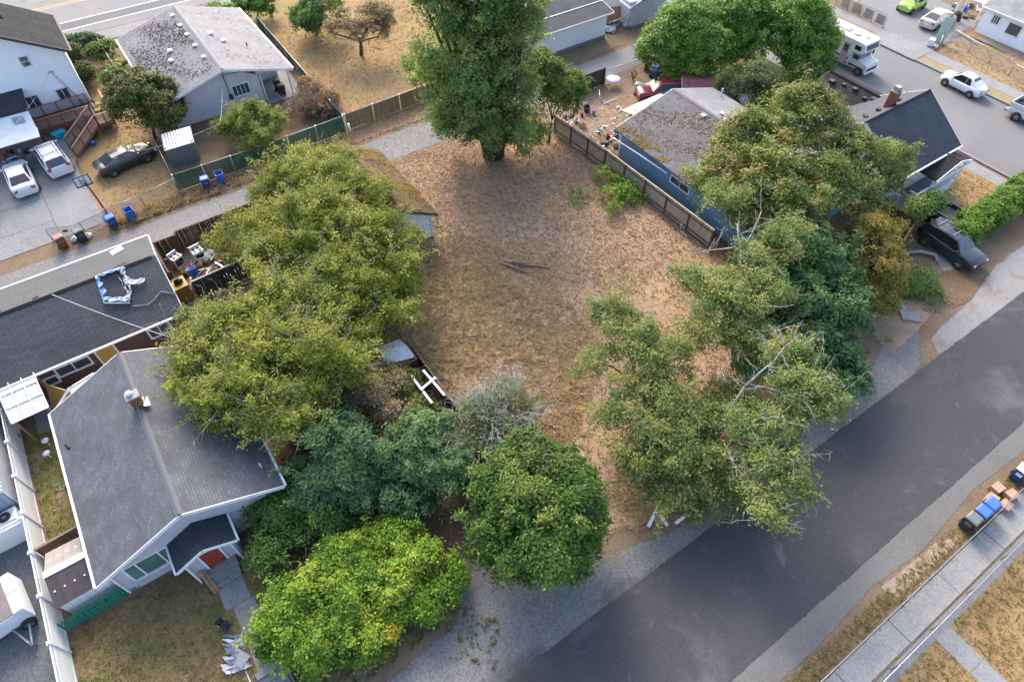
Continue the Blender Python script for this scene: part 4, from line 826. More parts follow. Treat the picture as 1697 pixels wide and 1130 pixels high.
# ------------------------------------------------------------------ vehicles (x forward, y left, z up)
def paint(name, c, c2=None): return mk('paint_'+name, c, c2 or tuple(x*.93 for x in c), .8, .28, 0, .5, coat=.8)
def wheel(parent, x, y, r, wd=.2, rim=STEEL):
    sg = 1 if y > 0 else -1; e = MB()
    e.lathe([(r*.62,-wd/2),(r*.94,-wd/2),(r,-wd/2+.04),(r,wd/2-.04),(r*.94,wd/2),(r*.62,wd/2)], (0,0,0), 20, 'Y', cap=False)
    w_ = e.build('wheel', RUBBER, parent); w_.location = (x, y, r)
    m = MB(); m.lathe([(r*.63,-.02),(r*.63,wd/2-.015),(r*.55,wd/2-.05),(r*.2,wd/2-.04),(r*.12,wd/2-.015),(.001,wd/2-.015)], (0,0,0), 14, 'Y'); 
    for k in range(5):
        q = 2*math.pi*k/5; m.beam((0,wd/2-.03,0), (r*.58*math.cos(q),wd/2-.02,r*.58*math.sin(q)), .03, .07)
    o = m.build('rim', rim, w_); o.rotation_euler = (0, 0, 0 if sg > 0 else math.pi); return w_
def patch(parent, name, q, m, shrink=.08, off=.012):
    """glass or panel lying on the quad q, slightly proud"""
    q = [Vector(p) for p in q]; c = sum(q, Vector())/4; n = (q[1]-q[0]).cross(q[3]-q[0]).normalized()
    if n.dot(c-Vector((c.x*.5,0,.6))) < 0: n = -n
    o = [p.lerp(c, shrink)+n*off for p in q]; i = [p-n*.012 for p in o]
    return MB().add(o+i, [(0,1,2,3),(7,6,5,4),(0,4,5,1),(1,5,6,2),(2,6,7,3),(3,7,4,0)]).build(name, m, parent)
def car(name, label, loc, rz, body, cab, wb, wr, W, pm, wheels, wr_=.32, glass=None, rack=False, group=None, split=(.42,), roofm=None, belt_fn=None, lights=True, cat='car', black_low=True, tail_z=None, plate=True, rim=STEEL):
    """body: stations (x, z_bottom, z_belt, half_width); cab: roof profile (x, z) rear to front; wb/wr half widths at belt/roof"""
    glass = glass or CARGLASS
    t = thing(name, label, cat, loc, rz, group); rings = []
    for (x, zb, zt, w_) in body:
        zm = zb+(zt-zb)*.5
        half = [(0,zb),(w_-.10,zb),(w_-.02,zb+.12),(w_,zm),(w_-.02,zt-.12),(w_-.07,zt-.03),(w_-.17,zt),(0,zt+.025)]
        rings.append([Vector((x,y,z)) for y, z in half]+[Vector((x,-y,z)) for y, z in half[-2:0:-1]])
    MB().loft(rings).build('body', pm, t)
    if black_low: MB().box(((body[0][0]+body[-1][0])/2,0,body[0][1]+.02), (abs(body[-1][0]-body[0][0])*.9,W*1.7,.12)).build('sill', BLACKP, t)
    z0 = cab[0][1]; zmx = max(z for _, z in cab); rg = []
    wid = lambda z: wb+(wr-wb)*(z-z0)/max(.01, zmx-z0)
    for (x, z) in cab:
        wv = wid(z); zz = max(z, z0+.001); rg.append([Vector((x,wb,z0-.05)), Vector((x,wv,zz-.03 if z > z0+.05 else zz)), Vector((x,wv*.86,zz+.012)), Vector((x,0,zz+.03)), Vector((x,-wv*.86,zz+.012)), Vector((x,-wv,zz-.03 if z > z0+.05 else zz)), Vector((x,-wb,z0-.05))])
    MB().loft(rg, smooth=False).build('cabin', roofm or pm, t)
    hi = [i for i, (x, z) in enumerate(cab) if z > z0+(zmx-z0)*.72]; i0, i1 = hi[0], hi[-1]
    ri, fi = i0-1, i1+1
    def tq(a, b, sa=0, sb=0): 
        (xa, za), (xb, zb) = cab[a], cab[b]; wa, wc = wid(za), wid(zb); return [(xa,wa*.93,za+.012),(xa,-wa*.93,za+.012),(xb,-wc*.93,zb+.012),(xb,wc*.93,zb+.012)]
    patch(t, 'rear_window', tq(ri, i0), glass, .1, .018); patch(t, 'windshield', tq(fi, i1), glass, .07, .018)
    for sg in (1, -1):
        xs = [cab[ri][0], cab[i0][0], cab[i1][0], cab[fi][0]]; zr_ = zmx-.08
        cuts = [0]+list(split)+[1]
        for a, b in zip(cuts[:-1], cuts[1:]):
            lo = lambda f: xs[0]+.12+(xs[3]-xs[0]-.24)*f; up_ = lambda f: xs[1]+.06+(xs[2]-xs[1]-.12)*f
            lo_a, lo_b = lo(a)+.03, lo(b)-.03; ua, ub = up_(a)+.03, up_(b)-.03
            yb, yt = wid(z0+.06)*sg, wid(zr_)*sg; n = .016*sg
            v = [(lo_a,yb+n,z0+.04),(lo_b,yb+n,z0+.04),(ub,yt+n,zr_),(ua,yt+n,zr_)]; v2 = [(x,y-.02*sg,z) for x, y, z in v]
            MB().add(v+v2, [(0,1,2,3),(7,6,5,4),(0,4,5,1),(1,5,6,2),(2,6,7,3),(3,7,4,0)]).build('side_window', glass, t)
        if lights:
            xf, xr = body[-1][0], body[0][0]; zf, zr2 = body[-2][2]-.12, (tail_z or body[1][2]-.13)
            MB().box((xf-.10,sg*(body[-1][3]-.13),zf-.05), (.22,.30,.13), R(-18*sg)).build('headlight', LAMP_W, t); MB().box((xr+.07,sg*(body[0][3]-.10),zr2), (.20,.30,.17), R(18*sg)).build('taillight', LAMP_R, t)
        MB().box((cab[fi][0]-.25,sg*(wb+.10),z0+.08), (.12,.2,.13)).build('mirror', pm, t)
        for (wx) in wheels:
            a = MB(); a.lathe([(wr_+.055,-.03),(wr_+.055,.008)] if sg > 0 else [(wr_+.055,-.008),(wr_+.055,.03)], (wx,sg*W,wr_+.01), 20, 'Y'); a.build('wheel_arch', BLACKP, t)
            wheel(t, wx, sg*(W-.065), wr_, .2, rim)
    if plate: MB().box((body[0][0]-.012,0,(body[0][1]+body[0][2])/2+.08), (.02,.5,.14)).build('number_plate', WHITE, t)
    if rack:
        for sg in (1, -1): MB().tube([(cab[i0][0]+.1,sg*wr*.82,zmx+.06),(cab[i1][0]-.1,sg*wr*.82,zmx+.06)], .022, 6).build('roof_rail', BLACKP if rack == 1 else STEEL, t)
        for f in (.25, .8): x = cab[i0][0]+(cab[i1][0]-cab[i0][0])*f; MB().beam((x,-wr*.82,zmx+.08), (x,wr*.82,zmx+.08), .05, .03).build('cross_bar', BLACKP if rack == 1 else STEEL, t)
    return t
def hd(a, b): a, b = Vector(a), Vector(b); return math.atan2(b.y-a.y, b.x-a.x)
SED_B = [(-2.33,.34,.82,.70),(-2.25,.26,.98,.82),(-1.9,.22,1.03,.89),(-1.0,.2,1.0,.91),(0,.2,.97,.91),(1.0,.2,.97,.91),(1.7,.22,.92,.89),(2.1,.25,.84,.82),(2.28,.32,.72,.70)]
SED_C = [(-1.75,1.0),(-.95,1.36),(-.2,1.43),(.3,1.42),(1.15,.98)]
SUV_B = [(-2.3,.4,.98,.76),(-2.26,.36,1.1,.85),(-1.8,.3,1.12,.92),(-.6,.28,1.1,.93),(.7,.28,1.07,.93),(1.2,.28,1.07,.92),(1.8,.32,1.02,.90),(2.2,.36,.95,.84),(2.3,.42,.80,.76)]
SUV_C = [(-2.22,1.08),(-1.9,1.66),(-.6,1.74),(.35,1.7),(1.05,1.06)]
VAN_B = [(-2.4,.34,1.0,.8),(-2.36,.28,1.08,.9),(-1.8,.24,1.1,.95),(0,.22,1.06,.96),(1.2,.22,1.02,.95),(1.9,.25,.92,.92),(2.25,.28,.8,.84),(2.38,.34,.68,.72)]
VAN_C = [(-2.3,1.08),(-2.0,1.66),(-.8,1.74),(.5,1.7),(1.5,1.02)]
A_, B_ = P(40,322,.6), P(24,280,.9)
car('white_sedan', 'white sedan parked on the concrete drive beside the white minivan', (-8.75,56.1,0), R(93), SED_B, SED_C, .80, .60, .91, paint('white', (.74,.75,.77)), (-1.4,1.38), group=None)
car('white_minivan', 'white minivan with dark rear window parked beside the ramp', (-6.15,57.35,0), R(97), VAN_B, VAN_C, .86, .70, .96, paint('white', (.74,.75,.77)), (-1.5,1.45), rack=1, split=(.36,.66), tail_z=1.02)
car('black_sedan', 'black sedan with white reflections parked on the dry grass by the hoop', (-1.25,54.0,0), hd(P(165,290,.7), P(230,262,.7)), SED_B, SED_C, .80, .60, .91, paint('black', (.016,.016,.018)), (-1.4,1.38))
car('dark_car', 'dark car just showing at the edge of the concrete drive', (-11.9,54.2,0), R(90), SED_B, SED_C, .80, .60, .91, paint('black', (.016,.016,.018)), (-1.4,1.38))
BEE_B = [(-2.03,.36,.72,.62),(-1.98,.28,.82,.74),(-1.5,.24,.95,.86),(-.6,.24,.93,.86),(.5,.24,.92,.86),(1.2,.24,.90,.86),(1.7,.27,.80,.78),(1.98,.3,.66,.62)]
BEE_C = [(-1.72,.9),(-1.05,1.30),(-.75,1.42),(-.4,1.49),(-.05,1.5),(.25,1.45),(.5,1.36),(1.1,.92)]
bt = car('white_beetle', 'rounded white compact car parked at the kerb across the side street', (66.55,22.6,0), R(88), BEE_B, BEE_C, .74, .50, .86, paint('white', (.74,.75,.77)), (-1.27,1.25), split=(.3,), plate=True)
for sx in (-1.27,1.25):
    for sg in (1,-1):
        f_ = MB(); f_.loft([[Vector((sx+(.52-.1*k)*math.cos(q*math.pi/10), sg*(.70+.055*k), .33+(.50-.1*k)*math.sin(q*math.pi/10))) for q in range(11)] for k in range(4)], cap=False, closed=False); f_.build('fender', paint('white', (.74,.75,.77)), bt)
for x, z, nm in ((1.45,.86,'bonnet'), (-1.6,.86,'boot_lid')):
    q = MB(); q.loft([[Vector((x+.62*math.cos(a)*c, .62*math.sin(a)*c, z+.16*math.sqrt(1-c*c))) for a in np.linspace(0,6.283,17)[:-1]] for c in (1,.85,.6,.3,.05)]); q.build(nm, paint('white', (.74,.75,.77)), bt)
car('green_hatchback', 'lime green hatchback in the driveway across the street', (77.2,35.3,0), hd(P(1535,8,.6), P(1503,24,.6)), [(-1.8,.36,.9,.70),(-1.75,.3,.98,.78),(-1.2,.24,1.0,.83),(0,.22,.97,.84),(.8,.22,.96,.83),(1.4,.25,.88,.80),(1.75,.3,.72,.68)], [(-1.74,.96),(-1.45,1.4),(-.6,1.5),(.15,1.45),(.95,.94)], .76, .58, .84, paint('lime', (.33,.50,.04)), (-1.2,1.2), .3)
car('beige_sedan', 'beige coupe-like sedan parked beside the lime green hatchback', (76.3,31.8,0), hd(P(1538,36,.6), P(1570,16,.6)), SED_B, [(-1.9,1.0),(-.9,1.33),(-.2,1.4),(.2,1.38),(1.15,.98)], .80, .58, .91, paint('beige', (.56,.50,.43)), (-1.4,1.38))
car('red_suv', 'faded red off-roader half hidden behind the blue house roof', (42.0,37.3,0), R(152), SUV_B, SUV_C, .84, .68, .93, paint('red', (.23,.022,.028), (.28,.07,.07)), (-1.45,1.4), .35)
car('black_suv', 'black off-roader with roof rack parked nose out on the driveway', tuple(P(1568,418,.0)), hd(P(1532,413,.35), P(1583,448,.35)), SUV_B, SUV_C, .84, .68, .93, paint('black_b', (.012,.015,.022), (.02,.024,.032)), (-1.4,1.38), .36, rack=2, split=(.3,.64), rim=STEEL)
# pickups
def pickup(name, label, loc, rz, pm, bedm):
    b = [(-2.75,.5,.98,.86),(-2.7,.45,1.05,.95),(-2.3,.42,1.06,.97),(-.6,.4,1.05,.98),(.6,.4,1.05,.98),(1.6,.4,1.05,.97),(2.3,.44,1.0,.93),(2.7,.5,.85,.8)]
    t = car(name, label, loc, rz, b, [(-.55,1.05),(-.42,1.72),(.2,1.8),(.75,1.76),(1.35,1.05)], .88, .70, .98, pm, (-1.7,1.75), .39, split=(.45,), cat='pickup', tail_z=.95)
    m = MB(); m.mm((-2.68,-.86,1.06), (-.72,.86,1.085)); m.build('bed', bedm, t)
    for (a, c) in (((-2.74,.90),(-.6,.90)), ((-2.74,-.90),(-.6,-.90)), ((-2.74,-.9),(-2.74,.9)), ((-.66,-.9),(-.66,.9))): MB().beam((*a,1.22), (*c,1.22), .09, .36).build('bed_side', pm, t)
    MB().box((-2.84,0,.55), (.16,1.8,.2)).build('rear_bumper', STEEL, t); return t
pickup('silver_pickup', 'silver pickup truck with empty dark bed at the kerb across the side street', (66.45,15.15,0), R(-91), paint('silver', (.50,.51,.52)), BLACKP)
pickup('dark_pickup', 'dark navy pickup bed under the leaves behind the black off-roader', (47.6,13.6,0), hd(P(1532,413,.35), P(1583,448,.35))+math.pi, paint('navy', (.025,.035,.05)), mk('bed_grey', (.07,.075,.08), (.05,.05,.055), 3, .7))
# motorhome
def motorhome(loc, rz):
    t = thing('motorhome', 'white motorhome with brown stripes parked on the side street by the hedge', 'motorhome', loc, rz)
    wm = mk('rv_white', (.70,.70,.70), (.62,.62,.62), .8, .4); br = mk('rv_brown', (.15,.11,.10), (.12,.09,.08), 2, .5); gr = mk('rv_grey', (.40,.38,.36), (.34,.32,.31), 2, .5)
    def shell(name, prof, hw, m, par=t):
        MB().loft([[Vector((x,-hw,z)) for x, z in prof], [Vector((x,-hw+.0,z)) for x, z in prof], [Vector((x,hw,z)) for x, z in prof]], smooth=False).build(name, m, par)
    bx = MB(); prof = [(-3.6,.55),(1.15,.55),(1.15,1.95),(2.25,2.0),(2.42,2.25),(2.2,2.85),(1.9,2.95),(-3.5,2.95),(-3.62,2.8)]
    k = len(prof); vs = [(x,-1.15,z) for x, z in prof]+[(x,1.15,z) for x, z in prof]
    bx.add(vs, [tuple(range(k))[::-1], tuple(range(k,2*k))]+[(i,(i+1)%k,k+(i+1)%k,k+i) for i in range(k)]); bx.build('body', wm, t)
    pc = [(1.0,.5),(3.05,.5),(3.12,.75),(3.0,1.15),(2.1,1.3),(1.55,1.98),(1.0,1.98)]; k = len(pc); c = MB()
    vs = [(x,-.95,z) for x, z in pc]+[(x,.95,z) for x, z in pc]; c.add(vs, [tuple(range(k))[::-1], tuple(range(k,2*k))]+[(i,(i+1)%k,k+(i+1)%k,k+i) for i in range(k)]); c.build('cab', wm, t)
    patch(t, 'windshield', [(2.08,.85,1.33),(2.08,-.85,1.33),(1.6,-.78,1.92),(1.6,.78,1.92)], CARGLASS, .05, .02)
    patch(t, 'bunk_window', [(2.40,.95,2.3),(2.40,-.95,2.3),(2.24,-.95,2.75),(2.24,.95,2.75)], CARGLASS, .08, .02)
    MB().box((3.1,0,.72), (.08,1.5,.22)).build('grille', BLACKP, t); MB().box((3.16,0,.5), (.14,2.0,.2)).build('front_bumper', WHITE_METAL, t)
    for sg in (1, -1):
        MB().box((3.08,sg*.75,.9), (.1,.28,.2)).build('headlight', LAMP_W, t)
        y = sg*1.155
        for (x0, x1, z0, z1, m, nm) in ((-3.58,1.1,.62,.82,br,'stripe'), (-3.58,1.1,.9,1.0,gr,'stripe'), (-3.58,1.1,1.08,1.25,br,'stripe'), (-1.6,-.3,1.5,2.3,CARGLASS,'side_window'), (-3.3,-2.1,1.5,2.3,CARGLASS,'side_window'), (1.3,1.95,2.2,2.6,CARGLASS,'side_window')):
            MB().mm((x0,y-.012,z0), (x1,y+.012,z1)).build(nm, m, t)
        MB().mm((1.35,sg*.95-.012,1.3), (1.95,sg*.95+.012,1.75)).build('side_window', CARGLASS, t); MB().mm((1.05,sg*.95-.014,.6), (2.9,sg*.95+.014,.8)).build('stripe', br, t)
        d_ = MB(); d_.mm((.15,y-.02,.65), (.8,y+.02,2.5)); dd = d_.build('door', gr, t); MB().mm((.25,y-.03,1.7), (.7,y+.03,2.3)).build('door_window', CARGLASS, dd)
        MB().box((2.05,sg*1.15,1.6), (.1,.22,.35)).build('mirror', BLACKP, t)
        for wx in (-2.0, 2.45):
            a = MB(); a.lathe([(.42,-.03),(.42,.03)], (wx,sg*(1.13 if wx < 0 else .94),.4), 18, 'Y'); a.build('wheel_arch', BLACKP, t); wheel(t, wx, sg*(1.08 if wx < 0 else .89), .37, .22)
    a = MB(); a.box((-.8,0,3.03), (.8,.7,.16)); a.build('air_conditioner', wm, t); MB().box((-2.2,.2,3.0), (.5,.5,.1)).build('roof_hatch', gr, t); MB().box((.5,-.1,3.0), (.5,.5,.1)).build('roof_hatch', gr, t); MB().lathe([(.25,0),(.25,.05),(.05,.12)], (1.4,.2,2.95), 12).build('roof_vent', wm, t)
    return t
motorhome((61.35,32.1,0), R(-90))
# covered trailer at the left edge
t = thing('utility_trailer', 'cream and brown topped trailer on the gravel beside the vinyl fence', 'trailer', (-15.0,20.6,0))
BRT = mk('trailer_brown', (.16,.14,.145), (.13,.11,.115), 2, .6); CRM = mk('cream_panel', (.60,.55,.47), (.52,.47,.40), 1.5, .6)
MB().box((0,0,.95), (2.6,2.2,1.0)).build('body', WHITE_METAL, t); MB().box((-.15,0,1.47), (2.2,2.1,.04)).build('top', BRT, t)
for y in (-.56, .56): MB().box((1.1,y,1.5), (.4,1.08,.04)).build('tail_panel', CRM, t)
wheel(t, .9, 1.2, .33); wheel(t, .9, -1.2, .33); tg = MB(); tg.beam((.3,-1.1,.5), (.75,-2.4,.45), .07,.07); tg.beam((1.0,-1.1,.5), (.75,-2.4,.45), .07,.07); tg.tube([(.75,-2.3,0),(.75,-2.3,.8)], .04, 6); tg.build('drawbar', GALV, t)
t.rotation_euler = (0,0,R(8))
# ------------------------------------------------------------------ small buildings and street things
t = thing('garden_shed', 'white plastic shed with brown ribbed roof squeezed beside the bungalow', 'shed', (-11.2,20,0), world=True)
BRN1 = mk('dark_brown_sheet', (.10,.078,.075), (.08,.062,.06), 2, .55); TAN1 = mk('taupe_sheet', (.25,.22,.20), (.21,.185,.17), 2, .55)
def ribs(nm, a, b, c, d, m):                       # sheet with raised seams
    MB().slab(a, b, c, d, .04).build(nm, m, t); A, B, C_, D = map(Vector, (a, b, c, d)); e = MB()
    for i in range(1, 5): e.beam(A.lerp(B, i/5)+Vector((0,0,.006)), D.lerp(C_, i/5)+Vector((0,0,.006)), .035, .025)
    e.build('seam', m, t)
    for i in range(5): e2 = MB().box(A.lerp(B, (i+.5)/5).lerp(D.lerp(C_, (i+.5)/5), .5)+Vector((0,0,.02)), (.07,.07,.025)); e2.build('screw_cap', WHITE, t)
ribs('roof_panel', (-12.3,18.75,1.55), (-10.05,18.85,1.55), (-10.2,20.15,2.12), (-12.25,20.15,2.12), BRN1); ribs('roof_panel', (-10.25,21.75,1.62), (-12.2,21.75,1.62), (-12.2,20.5,2.12), (-10.2,20.5,2.12), TAN1)
for k in range(4): MB().box((-11.22,20.2+k*.085,2.14+.012*(k % 2)), (2.1,.07,.05)).build('ridge_strip', WHITE_METAL, t)
wall(t, (-12.2,18.9), (-9.8,19.0), 0, 1.5, WHITE_METAL, None, 0, .35); wall(t, (-12.2,21.6), (-12.2,18.9), 0, 1.5, WHITE_METAL, None, 0, .35)
t = thing('metal_shed', 'small grey metal garden shed with light ribbed roof inside the green fence', 'shed', (2.8,52,0), world=True)
corrugated(t, (1.6,51.35,1.75), (3.95,51.25,1.75), (4.3,53.0,2.15), (1.95,53.1,2.15), mk('pale_metal_roof', (.45,.47,.50), (.36,.38,.41), 2, .4, .5), .22, .015)
SHM = mk('shed_metal', (.21,.225,.245), (.17,.18,.2), 2, .5, .4)
wall(t, (1.7,51.5), (3.85,51.4), 0, 1.72, SHM, None, 0, .2); wall(t, (3.85,51.4), (4.15,52.9), 0, 1.85, SHM, None, 0, .2); wall(t, (1.95,53), (1.7,51.5), 0, 1.85, SHM, None, 0, .2)
t = thing('barrel_shed', 'white shed with rounded maroon metal roof behind the blue house', 'shed', (44,35,0), world=True)
MAR = mk('maroon_metal', (.20,.06,.055), (.26,.10,.09), 2, .45, .2); prof = [(-1.3,1.35),(-1.05,1.85),(-.45,2.25),(.45,2.25),(1.05,1.85),(1.3,1.35)]
ax = Vector((45.3-42.6,34.2-36.3,0)).normalized(); sd_ = Vector((-ax.y, ax.x, 0)); c0 = Vector((43.1,36.2,0))
for i in range(5):
    a, b = prof[i], prof[i+1]; q = [c0+sd_*a[0]+Vector((0,0,a[1])), c0+sd_*b[0]+Vector((0,0,b[1]))]; q2 = [p+ax*2.9 for p in q]
    corrugated(t, q[0], q2[0], q2[1], q[1], MAR, .3, .012, name='roof_panel')
e = MB(); ring = [c0+ax*.05+sd_*x+Vector((0,0,z-.02)) for x, z in prof]; ring = [c0+ax*.05+sd_*-1.3]+ring+[c0+ax*.05+sd_*1.3]; k = len(ring)
e.add(ring+[p+ax*2.8 for p in ring], [tuple(range(k)), tuple(range(k,2*k))[::-1]]+[(i,(i+1)%k,k+(i+1)%k,k+i) for i in range(k)]); e.build('wall', WHITE_METAL, t)
dr = MB(); dr.box(c0+ax*.03+Vector((0,0,.85)), (.04,1.3,1.5), math.atan2(ax.y, ax.x)); dr.build('door', mk('shed_door', (.3,.29,.28), (.24,.23,.22), 2, .6), t)
t = thing('red_board_shed', 'dark red board shed with clear corrugated roof at the edge of the dry lot', 'shed', (7.3,22.6,0), world=True)
DRED = mk('dark_red_boards', (.105,.04,.032), (.075,.03,.026), 3, .8)
wall(t, (6.55,22.15), (8.15,21.75), 0, 1.95, DRED, None, 0, .16); wall(t, (8.15,21.75), (8.3,23.3), 0, 2.05, DRED, None, 0, .16); wall(t, (6.6,23.6), (6.55,22.15), 0, 1.95, DRED, None, 0, .16)
CLR = mk('clear_sheet', (.46,.49,.52), (.34,.37,.40), 2, .25)
corrugated(t, (6.45,22.4,2.05), (8.15,21.95,2.0), (8.05,22.75,2.32), (6.5,23.1,2.32), CLR, .16, .01); corrugated(t, (6.5,23.1,2.32), (8.05,22.75,2.32), (7.9,23.5,2.28), (6.4,23.75,2.2), CLR, .16, .01)
t = thing('maroon_shed', 'low shed with maroon ribbed roof between the bungalow and dark green bushes', 'shed', (.6,20.6,0), world=True)
corrugated(t, (-.3,19.4,1.75), (2.2,18.9,1.75), (2.4,21.0,2.1), (-.15,21.35,2.1), mk('maroon_roof', (.13,.055,.05), (.10,.042,.04), 2, .5, .2), .24, .02)
wall(t, (-.2,19.6), (2.1,19.1), 0, 1.7, DRED, None, 0, .2); wall(t, (-.1,21.2), (-.2,19.6), 0, 1.8, DRED, None, 0, .2)
t = thing('garden_arbor', 'white beams on dark posts beside the stained fence at the lot edge', 'arbor', (7.8,19.7,0), world=True)
for (a, b) in ((P(681,622,2.0), P(716,668,2.0)), (P(701,613,2.05), P(737,655,2.05))): MB().beam(a, b, .14, .06).build('beam', WHITE, t)
MB().beam(P(697,646,2.1), P(722,625,2.1), .14, .06).build('beam', WHITE, t)
for q in (P(683,625,2), P(714,665,2), P(703,615,2), P(735,653,2)): MB().box((q.x,q.y,.98), (.11,.11,1.95)).build('post', WOODB, t)

def wheelie(name, label, loc, rz, m, lidm, open_=False, s=1.0, group=None):
    t = thing(name, label, 'bin', loc, rz, group); b = MB()
    lo, hi = [(-.24,-.22),(.24,-.22),(.24,.24),(-.24,.24)], [(-.3,-.29),(.3,-.29),(.3,.33),(-.3,.33)]
    k = [Vector((x,y,.06)) for x, y in lo]; u = [Vector((x,y,.98)) for x, y in hi]
    if open_:
        iu = [Vector((x*.9,y*.9,.98)) for x, y in hi]; il = [Vector((x*.9,y*.9,.12)) for x, y in lo]; v = k+u+iu+il
        b.add(v, [(3,2,1,0)]+[(i,(i+1)%4,4+(i+1)%4,4+i) for i in range(4)]+[(4+i,4+(i+1)%4,8+(i+1)%4,8+i) for i in range(4)]+[(8+i,8+(i+1)%4,12+(i+1)%4,12+i) for i in range(4)]+[(12,13,14,15)])
    else: b.loft([k, u], smooth=False)
    b.build('body', m, t)
    b = MB(); b.box((0,-.3,.72), (.3,.03,.2)); b.build('front_panel', lidm, t)
    l = MB()
    if open_: l.box((0,.42,.62), (.6,.05,.7), 0, R(-8))
    else:
        a = [Vector((x*1.08,y*1.06+.01,.99)) for x, y in hi]; c = [Vector((x*.8,y*.8,1.07)) for x, y in hi]; l.loft([a, [p+Vector((0,0,.03)) for p in a], c], smooth=False)
    l.build('lid', lidm, t)
    MB().tube([(-.26,.37,.93),(-.26,.43,.97),(.26,.43,.97),(.26,.37,.93)], .02, 6).build('handle', lidm, t)
    for x in (-.28, .28): MB().lathe([(.05,-.03),(.12,-.03),(.12,.03),(.05,.03)], (x,.27,.12), 12, 'X').build('wheel', RUBBER, t)
    t.scale = (s,s,s); return t
BLUE1 = mk('bin_navy', (.025,.06,.20), (.02,.05,.17), 3, .45); BLUE2 = mk('bin_blue', (.03,.15,.50), (.025,.12,.42), 3, .45); BRNB = mk('bin_brown', (.20,.09,.05), (.16,.075,.042), 3, .5); GRNB = mk('bin_green', (.025,.05,.05), (.02,.04,.042), 3, .5)
wheelie('recycling_bin', 'navy wheeled bin with closed lid against the green slatted fence', (3.2,47.3,0), R(-8), BLUE1, BLUE2)
wheelie('open_recycling_bin', 'bright blue open wheeled bin against the green slatted fence', (4.35,47.35,0), R(-4), BLUE2, BLUE2, True)
wheelie('alley_bin', 'navy wheeled bin with pale lid in the weeds beside the alley', (-4.0,46.6,0), R(12), BLUE1, BLUE2)
wheelie('open_alley_bin', 'bright blue open wheeled bin in the weeds beside the alley', (-2.65,46.75,0), R(10), BLUE2, BLUE2, True)
wheelie('yard_waste_bin', 'brown wheeled bin at the driveway gate', (-7.55,46.4,0), R(15), BRNB, mk('lid_tan', (.28,.16,.11), (.23,.13,.09), 3, .5))
wheelie('rubbish_bin', 'dark green wheeled bin with white sacks at the driveway gate', (-6.25,46.35,0), R(12), GRNB, mk('lid_grey', (.10,.13,.14), (.08,.1,.11), 3, .45))
for k, (px, py) in enumerate(((463,150), (470,158))): wheelie('patio_bin', 'black wheeled bin on the patio of the lavender house', P(px,py,0), R(70+12*k), BLACKP, mk('lid_dark', (.08,.08,.085), (.06,.06,.065), 3, .45), group='black bins on the patio')
wheelie('verge_bin', 'dark green wheeled bin on the verge beside two blue bins', (27.05,-2.35,0), R(-90), GRNB, mk('lid_greygreen', (.16,.19,.18), (.13,.15,.145), 3, .4))
wheelie('verge_recycling_bin', 'blue wheeled bin on the verge touching the dark green bin', (27.85,-2.4,0), R(-90), BLUE1, mk('bin_blue_v', (.07,.17,.48), (.06,.15,.42), 3, .4))
wheelie('verge_end_bin', 'blue wheeled bin on the verge nearest the cardboard boxes', (28.6,-2.42,0), R(-92), BLUE1, mk('bin_blue_v', (.07,.17,.48), (.06,.15,.42), 3, .4))
wheelie('yard_bin', 'blue wheeled bin beside the faded red off-roader', (44.0,40.3,0), R(30), BLUE2, BLUE2, s=1.1)
wheelie('black_yard_bin', 'black wheeled bin in front of the faded red off-roader', (40.7,38.9,0), R(40), BLACKP, mk('lid_silver', (.3,.3,.3), (.22,.22,.22), 3, .4))
for (x, y, l_) in ((33.2,-2.35,'blue wheeled bin farthest along the verge past the boxes'), (31.9,-2.3,'white lidded blue wheeled bin on the verge past the boxes')): wheelie('far_verge_bin', l_, (x,y,0), R(-88), BLUE1, BLUE2 if x > 32.5 else WHITE)
CARD = mk('cardboard', (.42,.29,.20), (.36,.245,.17), 2, .8)
for k, (x, y) in enumerate(((29.5,-2.3), (30.35,-2.1), (30.6,-2.75), (29.75,-2.9))):
    bx = thing('cardboard_box', ['low cardboard box next to the blue verge bin', 'cardboard box farther from the bins by the road edge', 'cardboard box against the wire fence past the bins', 'cardboard box against the wire fence beside the bins'][k], 'box', (x,y,0), random.uniform(-.2,.2), 'cardboard boxes on the verge')
    MB().box((0,0,.2), (.6,.5,.4)).build('carton', CARD, bx); MB().box((0,0,.405), (.59,.06,.006)).build('tape', mk('tape', (.5,.38,.27), (.45,.34,.24), 3, .5), bx)
# basketball hoop
t = thing('basketball_hoop', 'portable black basketball hoop leaning over the concrete drive', 'hoop', (-4.15,48.6,0), world=True)
MB().tube([(-4.1,48.2,0),(-4.15,48.35,1.6),(-4.25,48.7,2.4),(-4.4,49.0,2.7)], .06, 8).build('pole', BLACKP, t); MB().box((-4.1,48.1,.1), (.7,1.0,.2)).build('base', BLACKP, t)
bb = MB(); cx, cyy, cz = -4.42, 49.05, 2.85
for (a, b, c, d) in ((-.55,.55,.36,.44), (-.55,.55,-.44,-.36), (-.55,-.48,-.44,.44), (.48,.55,-.44,.44), (-.18,-.13,-.44,.3), (.13,.18,-.44,.3), (-.18,.18,.0,.05)): bb.mm((cx+a,cyy-.02,cz+c), (cx+b,cyy+.02,cz+d))
bb.build('backboard_frame', BLACKP, t); MB().mm((cx-.5,cyy-.004,cz-.4), (cx+.5,cyy+.004,cz+.4)).build('backboard', mk_mesh('clear_board', (.6,.65,.66), .4, .02, 0, .1), t)
MB().tube([(cx+.22*math.cos(q*.5236),cyy-.3+.22*math.sin(q*.5236),cz-.3) for q in range(13)], .018, 6).build('rim', mk('rim_orange', (.4,.1,.03), (.3,.08,.02), 3, .5), t)
